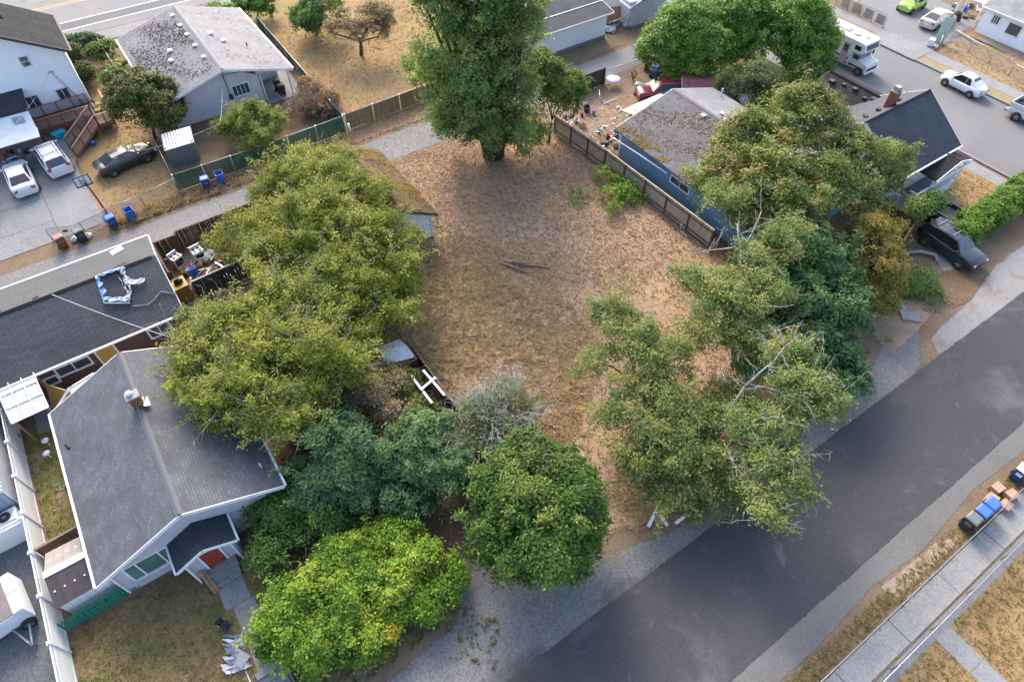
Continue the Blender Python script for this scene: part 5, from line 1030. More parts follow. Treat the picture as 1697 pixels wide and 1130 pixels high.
# junk yard
def stove(loc, rz, label):
    t = thing('stove', label, 'stove', loc, rz); MB().box((0,0,.45), (.74,.64,.9)).build('body', WHITE_METAL, t); MB().box((0,.3,1.0), (.74,.08,.22)).build('control_panel', WHITE_METAL, t)
    for x in (-.18,.18):
        for y in (-.15,.13): MB().lathe([(.05,.9),(.1,.905),(.1,.93),(.06,.935)], (x,y,0), 12).build('burner', BLACKP, t)
    MB().box((0,-.325,.5), (.6,.02,.5)).build('oven_door', CARGLASS, t); return t
stove((-1.2,39.9,0), R(24), 'white cooker with four black burners against the brown junk yard fence'); stove((.25,39.7,.0), R(12), 'white cooker with dark open front beside the alley fence')
YEL = mk('yellow_wood', (.45,.27,.07), (.37,.22,.06), 3, .6)
t = thing('wooden_cabinet', 'yellow wooden cabinet standing at the end of the dark roofed house', 'cabinet', (-1.7,36.75,0), R(4)); MB().box((0,0,.6), (.85,1.05,1.2)).build('carcass', YEL, t)
MB().box((0,0,1.22), (.92,1.12,.04)).build('top', YEL, t)
for x in (-.2,.2): MB().box((x,-.535,.6), (.36,.02,1.05)).build('door', mk('yellow_wood_d', (.33,.19,.06), (.27,.16,.05), 3, .6), t)
def sack(name, label, loc, r, m, group=None, sq=.7):
    v = MB(); n = 10; rings = []; ph = random.random()*6
    for i, (a, z) in enumerate(((.55,0),(.95,.15),(1,.45),(.8,.75),(.35,.95),(.15,1.1),(.28,1.25))): rings.append([Vector((r*a*(1+.12*math.sin(3*q*.628+ph+i))*math.cos(q*.628), r*a*(1+.12*math.sin(2*q*.628+ph))*math.sin(q*.628), z*r*sq*1.4)) for q in range(n)])
    o = v.loft(rings).build(name, m); o.location = loc; return tag(o, label, 'sack', group)
BAGB = mk('black_bag', (.018,.018,.02), (.03,.03,.033), 5, .3); BAGW = mk('white_bag', (.62,.62,.62), (.5,.5,.5), 5, .45)
sack('rubbish_sack', 'black rubbish sack on top of the yellow cabinet', (-1.68,36.8,1.25), .3, BAGB)
MNAME = {}
for nm_, mt_ in (('pale wooden', WOODT), ('grey', WOODG), ('brown', WOODB), ('white', WHITE), ('galvanised', GALV), ('steel', STEEL), ('red', LAMP_R), ('blue', BLUE2), ('black', BLACKP), ('dark red', DRED), ('worn black', RUBBER)): MNAME[mt_.name] = nm_
def junk(kind, loc, place, group, anchors=()):
    """one piece of clutter, labelled by its look and by what lies nearest"""
    rz = random.uniform(0, 6.28); S = random.uniform(.7,1.25)
    if kind == 'plank': m = random.choice([WOODT, WOODG, WOODB, WHITE]); o = MB().beam((-.6*S,0,.1), (.6*S,.1,.1+random.uniform(0,.5)), .14, .03).build('plank', m); c = 'plank'
    elif kind == 'tub': m = random.choice([GALV, STEEL, BLACKP, BLUE2]); o = MB().lathe([(.001,.04),(.25,.0),(.3,.1),(.3,.5),(.34,.56),(.3,.56),(.26,.1),(.001,.1)], n=16).build('tub', m); c = 'tub'
    elif kind == 'bucket': m = random.choice([WHITE, LAMP_R, BLUE2, BLACKP]); o = MB().lathe([(.001,.0),(.12,.0),(.15,.3),(.17,.31),(.14,.3),(.11,.03),(.001,.03)], n=14).build('bucket', m); c = 'bucket'
    elif kind == 'crate':
        q = MB(); m = random.choice([WOODT, WOODB, BLACKP, WHITE])
        for z in (.06,.2,.34):
            for y in (-.25,.25): q.box((0,y,z), (.6,.02,.09))
            for x in (-.29,.29): q.box((x,0,z), (.02,.5,.09))
        q.box((0,0,.01), (.6,.5,.02)); o = q.build('crate', m); c = 'crate'
    elif kind == 'pipe': m = random.choice([GALV, STEEL, WHITE, DRED]); o = MB().tube([(-.7*S,0,.1),(0,.1,.3),(.6*S,-.05,.5)], .04, 6).build('pipe', m); c = 'pipe'
    else: m = RUBBER; o = MB().lathe([(.16,-.07),(.3,-.09),(.34,-.05),(.34,.05),(.3,.09),(.16,.07)], (0,0,.1), 16).build('tyre', m); c = 'tyre'
    o.location = loc; o.rotation_euler = (random.uniform(-.35,.35), random.uniform(-.35,.35), rz)
    if c in ('tub','crate','tyre'): o.scale = (S*.85,S*.85,S*.85)
    near = min(anchors, key=lambda t: (t[1]-loc[0])**2+(t[2]-loc[1])**2)[0] if anchors else ''
    tag(o, ' '.join((MNAME.get(m.name, ''), {'plank':'board','pipe':'bent pipe','crate':'slatted crate'}.get(kind, kind), place, near)).strip(), c, group); return o
KJ = ['plank','tub','bucket','crate','pipe','tyre','plank','pipe']
random.seed(21)
for i in range(46):
    k = random.choice(KJ); x, y = random.uniform(-1.3,4.2), random.uniform(36.5,39.3); hgt = max(0, .55-((x-.3)**2/4+(y-37.8)**2/2)*.25)*random.random()
    junk(k, (x,y,hgt), 'in the junk heap near', 'junk heaped behind the charcoal fence', (('the burner cooker',-1.2,39.9),('the open fronted cooker',.25,39.7),('the yellow cabinet',-1.7,36.75),('the charcoal fence',1.2,36),('the far charcoal fence end',4,36.3),('the leafy branches',3.6,38.8),('its middle',.6,38)))
for i in range(5): sack('rubbish_sack', 'dark sack in the junk heap behind the charcoal fence', (random.uniform(-.8,1.8),random.uniform(36.8,38.6),.1), random.uniform(.28,.42), random.choice([BAGB, BLACKP]), 'sacks in the junk heap')
for i in range(4): sack('white_sack', 'white sack beside the charcoal fence junk heap', (1.2+i*.8,36.4+.12*i+random.uniform(-.1,.1),.4), random.uniform(.22,.32), BAGW, 'white sacks in the junk heap')
for i in range(34):
    k = random.choice(KJ); x, y = random.uniform(31.6,38.5), random.uniform(33.2,40.6)
    if x > 34.6 and y < 35.2: x -= 3
    junk(k, (x,y,.03), 'in the bare yard near', 'junk scattered in the bare back yard', (('the wooden fence',31,36),('the awning post',35.2,35),('the board gate',36,41.5),('the blue wall',33,33),('the red bucket',32.6,33.9),('the small maple',31,39.5),('the round table',37.8,40)))
for i in range(7): junk(random.choice(['tyre','bucket','crate','pipe']), (random.uniform(31.7,32.3),24.4+i*.75,.04), 'between fence and blue wall', 'clutter beside the blue house', (('under the window',32,25),('beside the wicker chair',32,27.2),('under the white pipe',32,29)))
o = junk('bucket', P(1007,231,.1), 'in the yard', None); o.data.materials[0] = LAMP_R; o.scale = (1.6,1.6,1.2); o['label'] = 'bright red bucket in the bare yard beside the fence'
def round_table(loc, m, label):
    t = thing('round_table', label, 'table', loc); MB().lathe([(.62,.68),(.66,.7),(.66,.73),(.001,.74)], n=24).build('table_top', m, t)
    for q in range(3): MB().tube([(.12*math.cos(q*2.1),.12*math.sin(q*2.1),.7),(.4*math.cos(q*2.1),.4*math.sin(q*2.1),0)], .03, 6).build('leg', m, t)
round_table(P(1015,143,.0), WHITE, 'white round garden table by the pipe gate')
def chair(loc, rz, m, label, group=None):
    t = thing('garden_chair', label, 'chair', loc, rz, group); MB().box((0,0,.42), (.46,.46,.05)).build('seat', m, t); MB().box((0,.24,.72), (.46,.05,.55), 0, R(-12)).build('backrest', m, t)
    for x in (-.2,.2):
        for y in (-.2,.2): MB().box((x,y,.21), (.04,.04,.42)).build('leg', m, t)
        MB().box((x*1.15,0,.62), (.05,.42,.04)).build('armrest', m, t)
    return t
chair(P(560,684,.0), R(140), mk('teal_plastic', (.02,.30,.38), (.017,.25,.32), 3, .45), 'teal plastic chair among the shrubs below the big tree')
chair(P(1102,313,0), R(60), WHITE, 'white wicker-like chair beside the blue house wall')
YC = mk('yellow_cushion', (.55,.40,.06), (.45,.33,.05), 3, .7)
for k, (x, y) in enumerate(((-1.5,61.6), (-1.25,62.6))): 
    c = chair((x,y,DZ), R(80), BLACKP, 'dark patio chair with yellow cushion on the redwood deck', 'patio chairs on the deck'); MB().box((0,0,.47), (.4,.4,.06)).build('cushion', YC, c)
# tarpaulin repair on the dark roof
t = thing('roof_repair_frame', 'torn blue and white tarpaulin frame lying on the dark charcoal roof', 'tarpaulin', P(195,480,3.6), world=True)
def on_roof(px, py):                               # a point on the near slope of the long house
    z = 3.5
    for _ in range(12): q = P(px, py, z); z = 2.6+(q.y-32.5)*(1.6/3.96)
    return P(px, py, z+.05)
BT = mk('blue_tarp', (.06,.22,.45), (.45,.55,.65), 4, .5, mid=(.45,.6)); WT = mk('white_rag', (.66,.66,.68), (.42,.42,.45), 5, .7)
def strip(pts, wd, m, nm):
    mb = MB(); v = []
    for i, p in enumerate(pts):
        for s in (-.5,.5): v.append(Vector(p)+Vector((random.uniform(-.1,.1)+s*wd*.6, s*wd*.8, random.uniform(.03,.2))))
    mb.add(v, [(2*i,2*i+1,2*i+3,2*i+2) for i in range(len(pts)-1)]); mb.add([q-Vector((0,0,.02)) for q in v], [(2*i,2*i+2,2*i+3,2*i+1) for i in range(len(pts)-1)]); mb.build(nm, m, t, fixn=False)
seq = lambda pp, k=8: [on_roof(*(Vector(pp[j]).lerp(Vector(pp[j+1]), i/k))) for j in range(len(pp)-1) for i in range(k)]+[on_roof(*pp[-1])]
for pp in (((160,459),(174,503)), ((164,457),(205,444))): MB().tube([on_roof(*p)+Vector((0,0,.05)) for p in pp], .05, 6).build('pipe', WHITE, t)
MB().tube([on_roof(*p)+Vector((0,0,.05)) for p in ((174,503),(216,503))], .04, 6).build('pipe', WHITE, t)
strip(seq(((164,462),(177,498),(214,498))), .32, BT, 'tarp'); strip(seq(((167,458),(200,448),(206,448))), .25, BT, 'tarp'); strip(seq(((204,446),(210,462),(213,498))), .32, WT, 'torn_sheet'); strip(seq(((208,463),(222,470),(240,466)), 5), .35, WT, 'torn_sheet'); strip(seq(((214,462),(216,500)), 7), .28, WT, 'torn_sheet'); strip(seq(((185,500),(200,496),(214,500)), 4), .3, WT, 'torn_sheet')
MB().tube([on_roof(*p) for p in ((220,507),(245,505),(256,496),(266,483),(292,487))], .03, 5).build('cable', mk('grey_cable', (.3,.31,.33), (.25,.25,.27), 3, .5), t)
MB().tube([on_roof(*p) for p in ((190,450),(203,468),(207,490))], .025, 5).build('cable', GALV, t)
MB().box(on_roof(199,434)+Vector((.1,.9,.12)), (.75,.35,.22), R(15), R(10)).build('white_panel', WHITE_METAL, t)
# fallen branches, white boards, slabs, steps, wires
BARK = mk('bark', (.10,.075,.055), (.065,.05,.04), 6, .9, bump=.5); BARKG = mk('grey_bark', (.21,.20,.18), (.13,.12,.105), 6, .9, bump=.4); DEADW = mk('dead_wood', (.33,.32,.30), (.22,.21,.195), 5, .85)
for k, (a, b, c) in enumerate((((830,434),(868,441),(912,446)), ((829,437),(850,446),(876,455)), ((838,432),(862,440),(884,441)))):
    o = MB().tube([P(*a)+Vector((0,0,.12)), P(*b)+Vector((0,0,.16+.06*k)), P(*c)+Vector((0,0,.1))], [.1,.085,.05], 7)
    for j in range(3): q = P(*b)+Vector((j*.3-.2,0,.15)); o.tube([q, q+Vector((random.uniform(-.4,.4),random.uniform(-.6,.2),.2))], [.03,.01], 5)
    tag(o.build('fallen_branch', mk('dry_log', (.30,.225,.165), (.19,.14,.10), 6, .9, bump=.4)), 'dead branch lying in the middle of the dry lot', 'branch', 'dead branches on the dry lot')
t = thing('board_marker', 'two white boards propped together in a V on the roadside straw', 'board', P(1088,858,0), world=True)
for a, b in (((1074,873),(1088,845)), ((1106,871),(1088,845))): MB().beam(P(*a)+Vector((0,0,.04)), P(*b,.7), .17, .05).build('plank', WHITE, t)
tag(MB().beam(P(1119,868)+Vector((0,0,.05)), P(1138,852,.3), .17, .05).build('white_plank', WHITE), 'single white board lying on the roadside gravel', 'board')
for k, (x, y, rz) in enumerate(((37.35,10.05,.1), (37.5,9.15,.05), (37.5,8.05,-.12))):
    o = MB().box((0,0,.07), (1.25,.85,.12)).build('paving_slab', CONCD); o.location = (x,y,0); o.rotation_euler = (0,.03*k,rz-.6); tag(o, 'loose concrete slab in the sandy corner yard', 'slab', 'loose concrete slabs')
t = thing('street_steps', 'concrete and timber steps leading from the bungalow walk to the road', 'steps', (-5.4,10.6,0), world=True)
for k in range(7): MB().mm((-5.95,11.5-.32*(k+1),-.02), (-4.75,11.5-.32*k,.42-.06*k)).build('step', mk('step_timber', (.20,.21,.215), (.15,.155,.16), 3, .8) if k else CONCD, t)
for x in (-6.05,-4.65): MB().beam((x,11.5,.45), (x,9.2,.05), .12, .14).build('stringer', WOODG, t)
MB().tube([(-6.1,11.6,1.1),(-6.1,9.3,.8)], .03, 6).build('handrail', GALV, t)
for y, z in ((11.5,1.1),(9.4,.8)): MB().tube([(-6.1,y,0),(-6.1,y,z)], .03, 6).build('rail_post', GALV, t)
def cable(label, pts, r=.015, sag=.5):
    q = []
    for a, b in zip(pts[:-1], pts[1:]):
        a, b = Vector(a), Vector(b)
        for i in range(12): f = i/12; q.append(a.lerp(b, f)-Vector((0,0,sag*4*f*(1-f))))
    q.append(Vector(pts[-1])); tag(MB().tube(q, r, 5).build('overhead_cable', mk('cable_grey', (.5,.5,.5), (.4,.4,.4), 3, .5)), label, 'cable')
cable('pale service cable crossing the dark charcoal roof towards the big tree', [P(86,488,4.5), P(285,560,4.2)], .02, .15)
cable('thin service cable from the white house wall across the driveway', [(-3.4,64.2,4.0), P(0,232,4.0)], .012, .3)
cable('thin wire from the lavender house to the alley', [(8.6,56.8,3.3), P(365,205,3.0), P(235,250,2.6)], .012, .2)
# bits around the bungalow
t = thing('air_conditioner', 'white air conditioner with round fan grille behind the short vinyl fence', 'air conditioner', (-13.9,25.5,0), R(6)); MB().box((0,0,.42), (1.15,.75,.84)).build('case', WHITE_METAL, t); MB().lathe([(.3,.845),(.3,.87),(.22,.86),(.22,.85)], n=20).build('fan_grille', BLACKP, t); MB().lathe([(.1,.85),(.1,.875)], n=12).build('fan_hub', GALV, t)
t = thing('barbecue', 'black barbecue against the bungalow side wall', 'barbecue', (-10.55,27.5,0), R(80)); MB().loft([[Vector((x,.3*math.cos(q),.75+.3*math.sin(q)*.9)) for q in np.linspace(0,6.28,13)[:-1]] for x in (-.55,.55)]).build('hood', BLACKP, t)
for x in (-.5,.5):
    for y in (-.22,.22): MB().box((x,y,.3), (.05,.05,.6)).build('leg', BLACKP, t)
MB().box((.8,0,.72), (.4,.4,.04)).build('side_shelf', BLACKP, t)
for k, (px, py) in enumerate(((75,730), (77,751))):
    t = thing('pedestal_stool', 'white round stool beside the barbecue', 'stool', P(px,py,.45)-Vector((0,0,.45)), 0, 'white stools by the bungalow wall'); MB().lathe([(.17,.44),(.19,.46),(.19,.49),(.001,.5)], n=18).build('seat', WHITE, t); MB().lathe([(.16,0),(.03,.04),(.03,.45)], n=10).build('pedestal', WHITE, t)
sack('covered_heap', 'black covered heap beside the green hose by the bungalow wall', (-10.75,26.0,0), .5, BAGB, None, .6)['category'] = 'cover'
tag(MB().tube([(-10.3,26.9,.04),(-11,27.0,.04),(-11.5,26.6,.04),(-11.5,26.2,.04),(-11.1,25.9,.04),(-10.9,25.3,.04),(-10.7,24.6,.04),(-10.35,24.2,.04)], .03, 6).build('garden_hose', mk('hose_green', (.04,.30,.20), (.03,.25,.17), 3, .5)), 'green garden hose curled on the grass beside the bungalow', 'hose')
t = thing('planter', 'black tub with dry plant beside the vinyl fence', 'planter', P(28,730,0)); MB().lathe([(.001,0),(.26,0),(.33,.42),(.29,.42),(.25,.3),(.001,.3)], n=16).build('tub', BLACKP, t)
t = thing('loose_door', 'wooden door leaning beside the cluttered court of the dark house', 'door', (-10.05,31.3,0), R(-52)); MB().box((0,0,1.0), (1.6,.06,2.0), 0, R(-20)).build('leaf', YEL, t)
t = thing('court_bench', 'low wooden bench with red cushion in the court', 'bench', (-8.9,31.9,0), R(15)); MB().box((0,0,.45), (1.5,.5,.06)).build('seat', WOODB, t); MB().box((-.5,0,.52), (.45,.42,.1)).build('cushion', DRED, t)
for x in (-.65,.65): MB().box((x,0,.21), (.08,.4,.42)).build('leg', WOODB, t)
sack('white_pot', 'white pot standing in the court of the dark house', (-7.95,31.8,0), .22, WHITE_METAL, None, 1.2)['category'] = 'pot'
# collapsed parasol on the lawn
t = thing('collapsed_parasol', 'crumpled white and blue parasol lying by the walkway', 'parasol', P(385,1085), world=True); c = P(388,1080); v = []; fs = []
for k in range(9):
    a, b = P(370+random.uniform(-6,6),1055+k*7), P(404+random.uniform(-6,6),1052+k*6); m_ = MB(); q = [a.lerp(b, i/4)+Vector((0,0,random.uniform(.08,.4))) for i in range(5)]; q2 = [p+Vector((random.uniform(.05,.3),-.3,-.05)) for p in q]
    m_.add(q+q2, [(i,i+1,6+i,5+i) for i in range(4)]); m_.add([p-Vector((0,0,.02)) for p in q+q2], [(i,5+i,6+i,i+1) for i in range(4)]); m_.build('canopy_fold', WT if k % 3 else mk('parasol_blue', (.13,.19,.32), (.10,.15,.26), 4, .6), t, fixn=False)
MB().tube([P(380,1125,.3), P(402,1045,.7)], .025, 6).build('pole', GALV, t); MB().box(P(400,1092,.35), (.6,.5,.06), .5, .3).build('tray', mk('grey_tray', (.36,.37,.39), (.3,.31,.33), 3, .5), t)
t = thing('black_chair', 'small black folding chair tipped over on the lawn by the parasol', 'chair', P(376,1038,0), R(30)); MB().box((0,0,.2), (.4,.4,.05), 0, R(50)).build('seat', BLACKP, t); MB().box((0,.3,.3), (.4,.05,.4), 0, R(-30)).build('backrest', BLACKP, t)
for x in (-.18,.18): MB().tube([(x,-.3,.02),(x,.3,.35)], .018, 6).build('leg', GALV, t)
t = thing('garden_lamp', 'small white lamp on the ground by the bungalow wall', 'lamp', P(399,903,0)); MB().lathe([(.03,0),(.03,.35),(.09,.38),(.07,.48),(.02,.52)], n=12).build('lamp', WHITE, t); MB().tube([(0,0,.1),(.5,.2,.06)], .02, 5).build('arm', GALV, t)
# white house yard bits
t = thing('storage_tote', 'turquoise storage tote beside the ramp', 'tote', P(102,228,0), R(20)); MB().loft([[Vector((x*s,y*s,z)) for x, y in ((-.5,-.35),(.5,-.35),(.5,.35),(-.5,.35))] for s, z in ((.85,0),(1,.5))], smooth=False).build('tub', mk('turquoise', (.03,.42,.48), (.025,.36,.42), 3, .45), t); MB().box((0,0,.52), (1.06,.76,.05)).build('lid', mk('turquoise', (0,0,0)), t)
t = thing('toy_bin', 'red plastic bin beside the turquoise tote', 'bin', P(111,219,0), R(20)); MB().loft([[Vector((x*s,y*s,z)) for x, y in ((-.3,-.3),(.3,-.3),(.3,.3),(-.3,.3))] for s, z in ((.8,0),(1,.55))], smooth=False).build('tub', LAMP_R, t)
tag(MB().lathe([(.22*math.sin(k*math.pi/10)+.001,.22-.22*math.cos(k*math.pi/10)) for k in range(11)], n=18).build('ball', BLUE2), 'blue ball on the dry grass beside the ramp', 'ball').location = P(156,241,0)
for i in range(12): junk(random.choice(KJ), (random.uniform(-10.5,-6.6),random.uniform(58.6,61),.02), 'under the carport', 'clutter under the carport', (('beside the corner post',-6.3,58.2),('behind the white sedan',-8.8,58.8),('against the house',-8,61.3)))
for k, (x, y) in enumerate(((-6.75,46.75), (-5.85,46.6))): sack('white_sack_bin', 'white rubbish sack beside the dark green gate bin', (x,y,0), .3, BAGW, 'white sacks by the gate bin')
# far yard across the alley
t = thing('plywood_sheet', 'tan plywood sheet leaning at the pale shed', 'board', (47.3,50.8,0), R(-20)); MB().box((0,0,.9), (2.0,.04,1.8), 0, R(-14)).build('sheet', WOODT, t)
for k in range(4): sack('yard_sack', 'black rubbish sack beside the plywood sheet', (46.6+k*.45,50.2+.15*(k % 2),0), .4, BAGB, 'black sacks by the plywood')
for k in range(3): sack('white_yard_sack', 'white sack hanging by the wire fence near the pale shed', (48.0+k*.3,49.3,.3), .22, BAGW, 'white sacks by the pale shed')
t = thing('blue_tarpaulin', 'crumpled blue and white tarpaulin beside the white garage', 'tarpaulin', (46.3,49.9,0))
for k in range(7): 
    m_ = MB(); a = random.uniform(0,6.28); q = [Vector((math.cos(a+j*.5)*random.uniform(.3,1.1),math.sin(a+j*.5)*random.uniform(.3,.9),random.uniform(.05,.45))) for j in range(6)]+[Vector((0,0,.5))]; m_.add(q, [(6,i,(i+1)) for i in range(5)]); m_.build('fold', BT if k % 3 else WT, t, fixn=False)
# dish and clutter of the blue house
t = thing('satellite_dish', 'grey satellite dish at the far edge of the blue house roof', 'satellite dish', P(1232,170,2.8)-Vector((0,0,.0)), R(200)); MB().lathe([(.001,-.08),(.25,-.05),(.42,.04),(.44,.045),(.25,-.03),(.001,-.06)], (0,0,.3), 20, 'X').build('reflector', GALV, t); MB().tube([(0,0,-.3),(0,0,.3)], .03, 6).build('mast', GALV, t); MB().tube([(0,0,.1),(.5,0,.3)], .015, 5).build('feed_arm', GALV, t)
for k in range(9): tag(MB().tube([(0,0,.08+.05*k),(random.uniform(1.2,2),random.uniform(-.3,.3),.1+.05*k)], .05, 6).build('firewood_log', BARK), 'log in the wood pile under the dark fence', 'log', 'logs under the dark fence').location = (44.9,39.2-.12*k,0)
t = thing('dry_weed', 'brown dried weed stalks standing by the pipe gate', 'plant', P(1049,133,0))
mb = MB()
for k in range(10): mb.tube([(0,0,0),(random.uniform(-.3,.3),random.uniform(-.3,.3),.7),(random.uniform(-.5,.5),random.uniform(-.5,.5),random.uniform(.9,1.4))], [.03,.02,.008], 5)
mb.build('stalk', mk('dry_stalk', (.20,.12,.07), (.15,.09,.05), 4, .9), t)
# across the street
t = thing('green_board', 'tall pale green board leaning at the corner of the straw yard', 'board', P(1555,70,0), R(30)); MB().box((0,0,1.2), (.06,.9,2.4), 0, 0, R(12)).build('sheet', mk('sage_board', (.38,.46,.38), (.33,.4,.33), 2, .7), t)
t = thing('white_crate', 'white box standing on the footway across the street', 'box', P(1541,75,.1), R(20)); MB().box((0,0,.3), (.55,.5,.6)).build('carton', WHITE, t); MB().box((0,0,.61), (.58,.53,.03)).build('lid', WHITE, t)
for i in range(16): junk(random.choice(KJ), P(random.uniform(1578,1632),random.uniform(6,34),.03), 'across the street near', 'clutter across the street', (('the motorbike',79,31.5),('the glazed porch',80,30),('the low white house',81,28.5),('the beige sedan',78,33)))
t = thing('covered_motorbike', 'dark motorbike beside the beige car', 'motorbike', P(1581,32,0), R(60))
for x in (-.65,.65): MB().lathe([(.18,-.05),(.3,-.06),(.32,0),(.3,.06),(.18,.05)], (x,0,.32), 16, 'Y').build('wheel', RUBBER, t)
MB().loft([[Vector((x,.16*a*math.cos(q),.65+.2*a*math.sin(q))) for q in np.linspace(0,6.28,9)[:-1]] for x, a in ((-.8,.3),(-.4,1),(.2,1.2),(.6,.4))]).build('body', BLACKP, t); MB().tube([(.5,-.35,1.0),(.55,0,.95),(.5,.35,1.0)], .02, 6).build('handlebar', STEEL, t); MB().box((-.3,0,.9), (.6,.28,.1)).build('seat', BLACKP, t)
for k in range(5):
    a = P(1580+k*9,52+k*3); tag(MB().tube([a+Vector((0,0,.06)), a+Vector((random.uniform(-1,0),random.uniform(-3.5,-2),.08))], [.05,.03], 6).build('cut_pole', WOODG), 'thin cut pole lying on the straw yard across the street', 'pole', 'poles on the straw yard')
for (px, py, l_, m_) in ((1670,44,'blue sack at the foot of the low white house wall', BLUE2), (1660,42,'white sack at the foot of the low white house wall', BAGW), (1680,50,'pale sack farther along the low white house wall', BAGW)): sack('wall_sack', l_, P(px,py), .4, m_)
t = thing('bike_rack', 'small metal hoop on the footway beside the side street hedge', 'hoop', (57.0,24.4,0)); MB().tube([(0,-.3,0),(0,-.3,.7),(0,0,.95),(0,.3,.7),(0,.3,0)], .03, 6).build('hoop', GALV, t)
tag(MB().tube([(15.75,47.9,0),(15.75,47.9,1.0)], .09, 10).build('pipe_stub', WHITE_METAL), 'short pale pipe post at the end of the green fence', 'post')
# ------------------------------------------------------------------ foliage
def quad_mesh(name, V, tint, m, parent=None, origin=(0,0,0), tri=False):
    k = 3 if tri else 4; n = len(V)//k; me = bpy.data.meshes.new(name); V = V - np.array(origin)
    me.vertices.add(n*k); me.vertices.foreach_set('co', V.astype(np.float32).ravel())
    me.loops.add(n*k); me.loops.foreach_set('vertex_index', np.arange(n*k, dtype=np.int32))
    me.polygons.add(n); me.polygons.foreach_set('loop_start', np.arange(0, n*k, k, dtype=np.int32)); me.polygons.foreach_set('loop_total', np.full(n, k, dtype=np.int32))
    a = me.attributes.new('tint', 'FLOAT', 'FACE'); a.data.foreach_set('value', np.clip(tint, 0, 1).astype(np.float32))
    me.update(calc_edges=True); me.materials.append(m)
    o = bpy.data.objects.new(name, me); C.objects.link(o)
    if parent: o.parent = parent
    return o
def unit(a): return a/np.maximum(1e-9, np.linalg.norm(a, axis=-1, keepdims=True))
def clumps_in(blobs, K, shell=.55, zmin=-.55, rough=.22, bough=.8, stray=.1):
    """spray centres: boughs sit on and inside the crown's lumps, each bough a small dome of sprays with gaps between;
    returns centres, outward directions and each spray's tint"""
    B = np.array([list(b)+[1]*(7-len(b)) for b in blobs], float); B[:,3:6] = np.maximum(B[:,3:6]-bough*.38, B[:,3:6]*.4); ar = (B[:,3]*B[:,4]+B[:,4]*B[:,5]+B[:,3]*B[:,5])*B[:,6]
    nb = max(6, int(ar.sum()*4.2*.8/(bough*bough*1.9))); nb = min(nb, max(6, K//4)); idx = rng.choice(len(B), nb, p=ar/ar.sum()); d = unit(rng.normal(size=(nb,3)))
    bad = d[:,2] < zmin; d[bad,2] *= -1
    ph = rng.uniform(0, 6.28, (len(B),6))[idx]
    bump = 1+rough*(np.sin(d[:,0]*5+ph[:,0])*np.sin(d[:,1]*5+ph[:,1])+.8*np.sin(d[:,2]*7+d[:,0]*4+ph[:,2]))
    r = (shell+(1-shell)*np.sqrt(rng.random(nb)))*bump
    bc = B[idx,:3]+d*B[idx,3:6]*r[:,None]; br = bough*rng.uniform(.6,1.25,nb); bt = rng.normal(.5,.23,nb)
    i = rng.choice(nb, K, p=br*br/(br*br).sum()); e = unit(rng.normal(size=(K,3))*.7+d[i]*.6+np.array([0,0,.4])); q = rng.uniform(.72,1.0,(K,1))
    c = bc[i]+e*q*br[i][:,None]*np.array([1,1,.72]); c[:,2] = np.maximum(c[:,2], .12)
    st = rng.random(K) < stray; m_ = int(st.sum())                       # stray sprays break the outline
    d2 = unit(rng.normal(size=(m_,3))+np.array([0,0,.25])); j = rng.choice(len(B), m_, p=ar/ar.sum()); c[st] = B[j,:3]+d2*(B[j,3:6]+bough*.5)*rng.uniform(.5,1.22,(m_,1)); e[st] = d2; c[:,2] = np.maximum(c[:,2], .12)
    return c, unit(e+d[i]*.5), bt[i]+rng.normal(0,.09,K)
def sprays(c, d, per, size, leaf, aspect=.5, flat=.6, up=.5, spread_tint=.12, tint0=None, droop=0.):
    K = len(c); N = K*per; cc = np.repeat(c, per, 0); dd = np.repeat(d, per, 0)
    off = rng.normal(size=(N,3))*np.array([1,1,flat])*size*.5
    if droop: off[:,2] -= droop*(off[:,0]**2+off[:,1]**2)/size
    pos = cc+off; nrm = unit(dd*.8+np.array([0,0,up])+rng.normal(size=(N,3))*.42)
    ax = unit(np.cross(nrm, rng.normal(size=(N,3)))); bx = np.cross(nrm, ax)
    L = leaf*rng.uniform(.5,1.45,(N,1)); W = L*aspect
    V = np.stack([pos-ax*L*.5, pos+bx*W*.5+nrm*L*.08, pos+ax*L*.5, pos-bx*W*.5+nrm*L*.08], 1).reshape(-1,3)
    V[:,2] = np.maximum(V[:,2], .03)
    t0 = rng.normal(.5,.17,K) if tint0 is None else tint0
    return V, np.repeat(t0, per)+rng.normal(0, spread_tint, N)
def limb(mb, a, b, r0, r1, bend=.15, n=5, seg=6):
    a, b = Vector(a), Vector(b); L = (b-a).length; off = Vector((random.uniform(-1,1), random.uniform(-1,1), random.uniform(-.2,.8)))*L*bend; pts = []
    for i in range(n+1): f = i/n; pts.append(a.lerp(b, f)+off*4*f*(1-f)*(.6+.4*math.sin(f*7+L)))
    mb.tube(pts, [r0+(r1-r0)*(i/n) for i in range(n+1)], seg); return pts
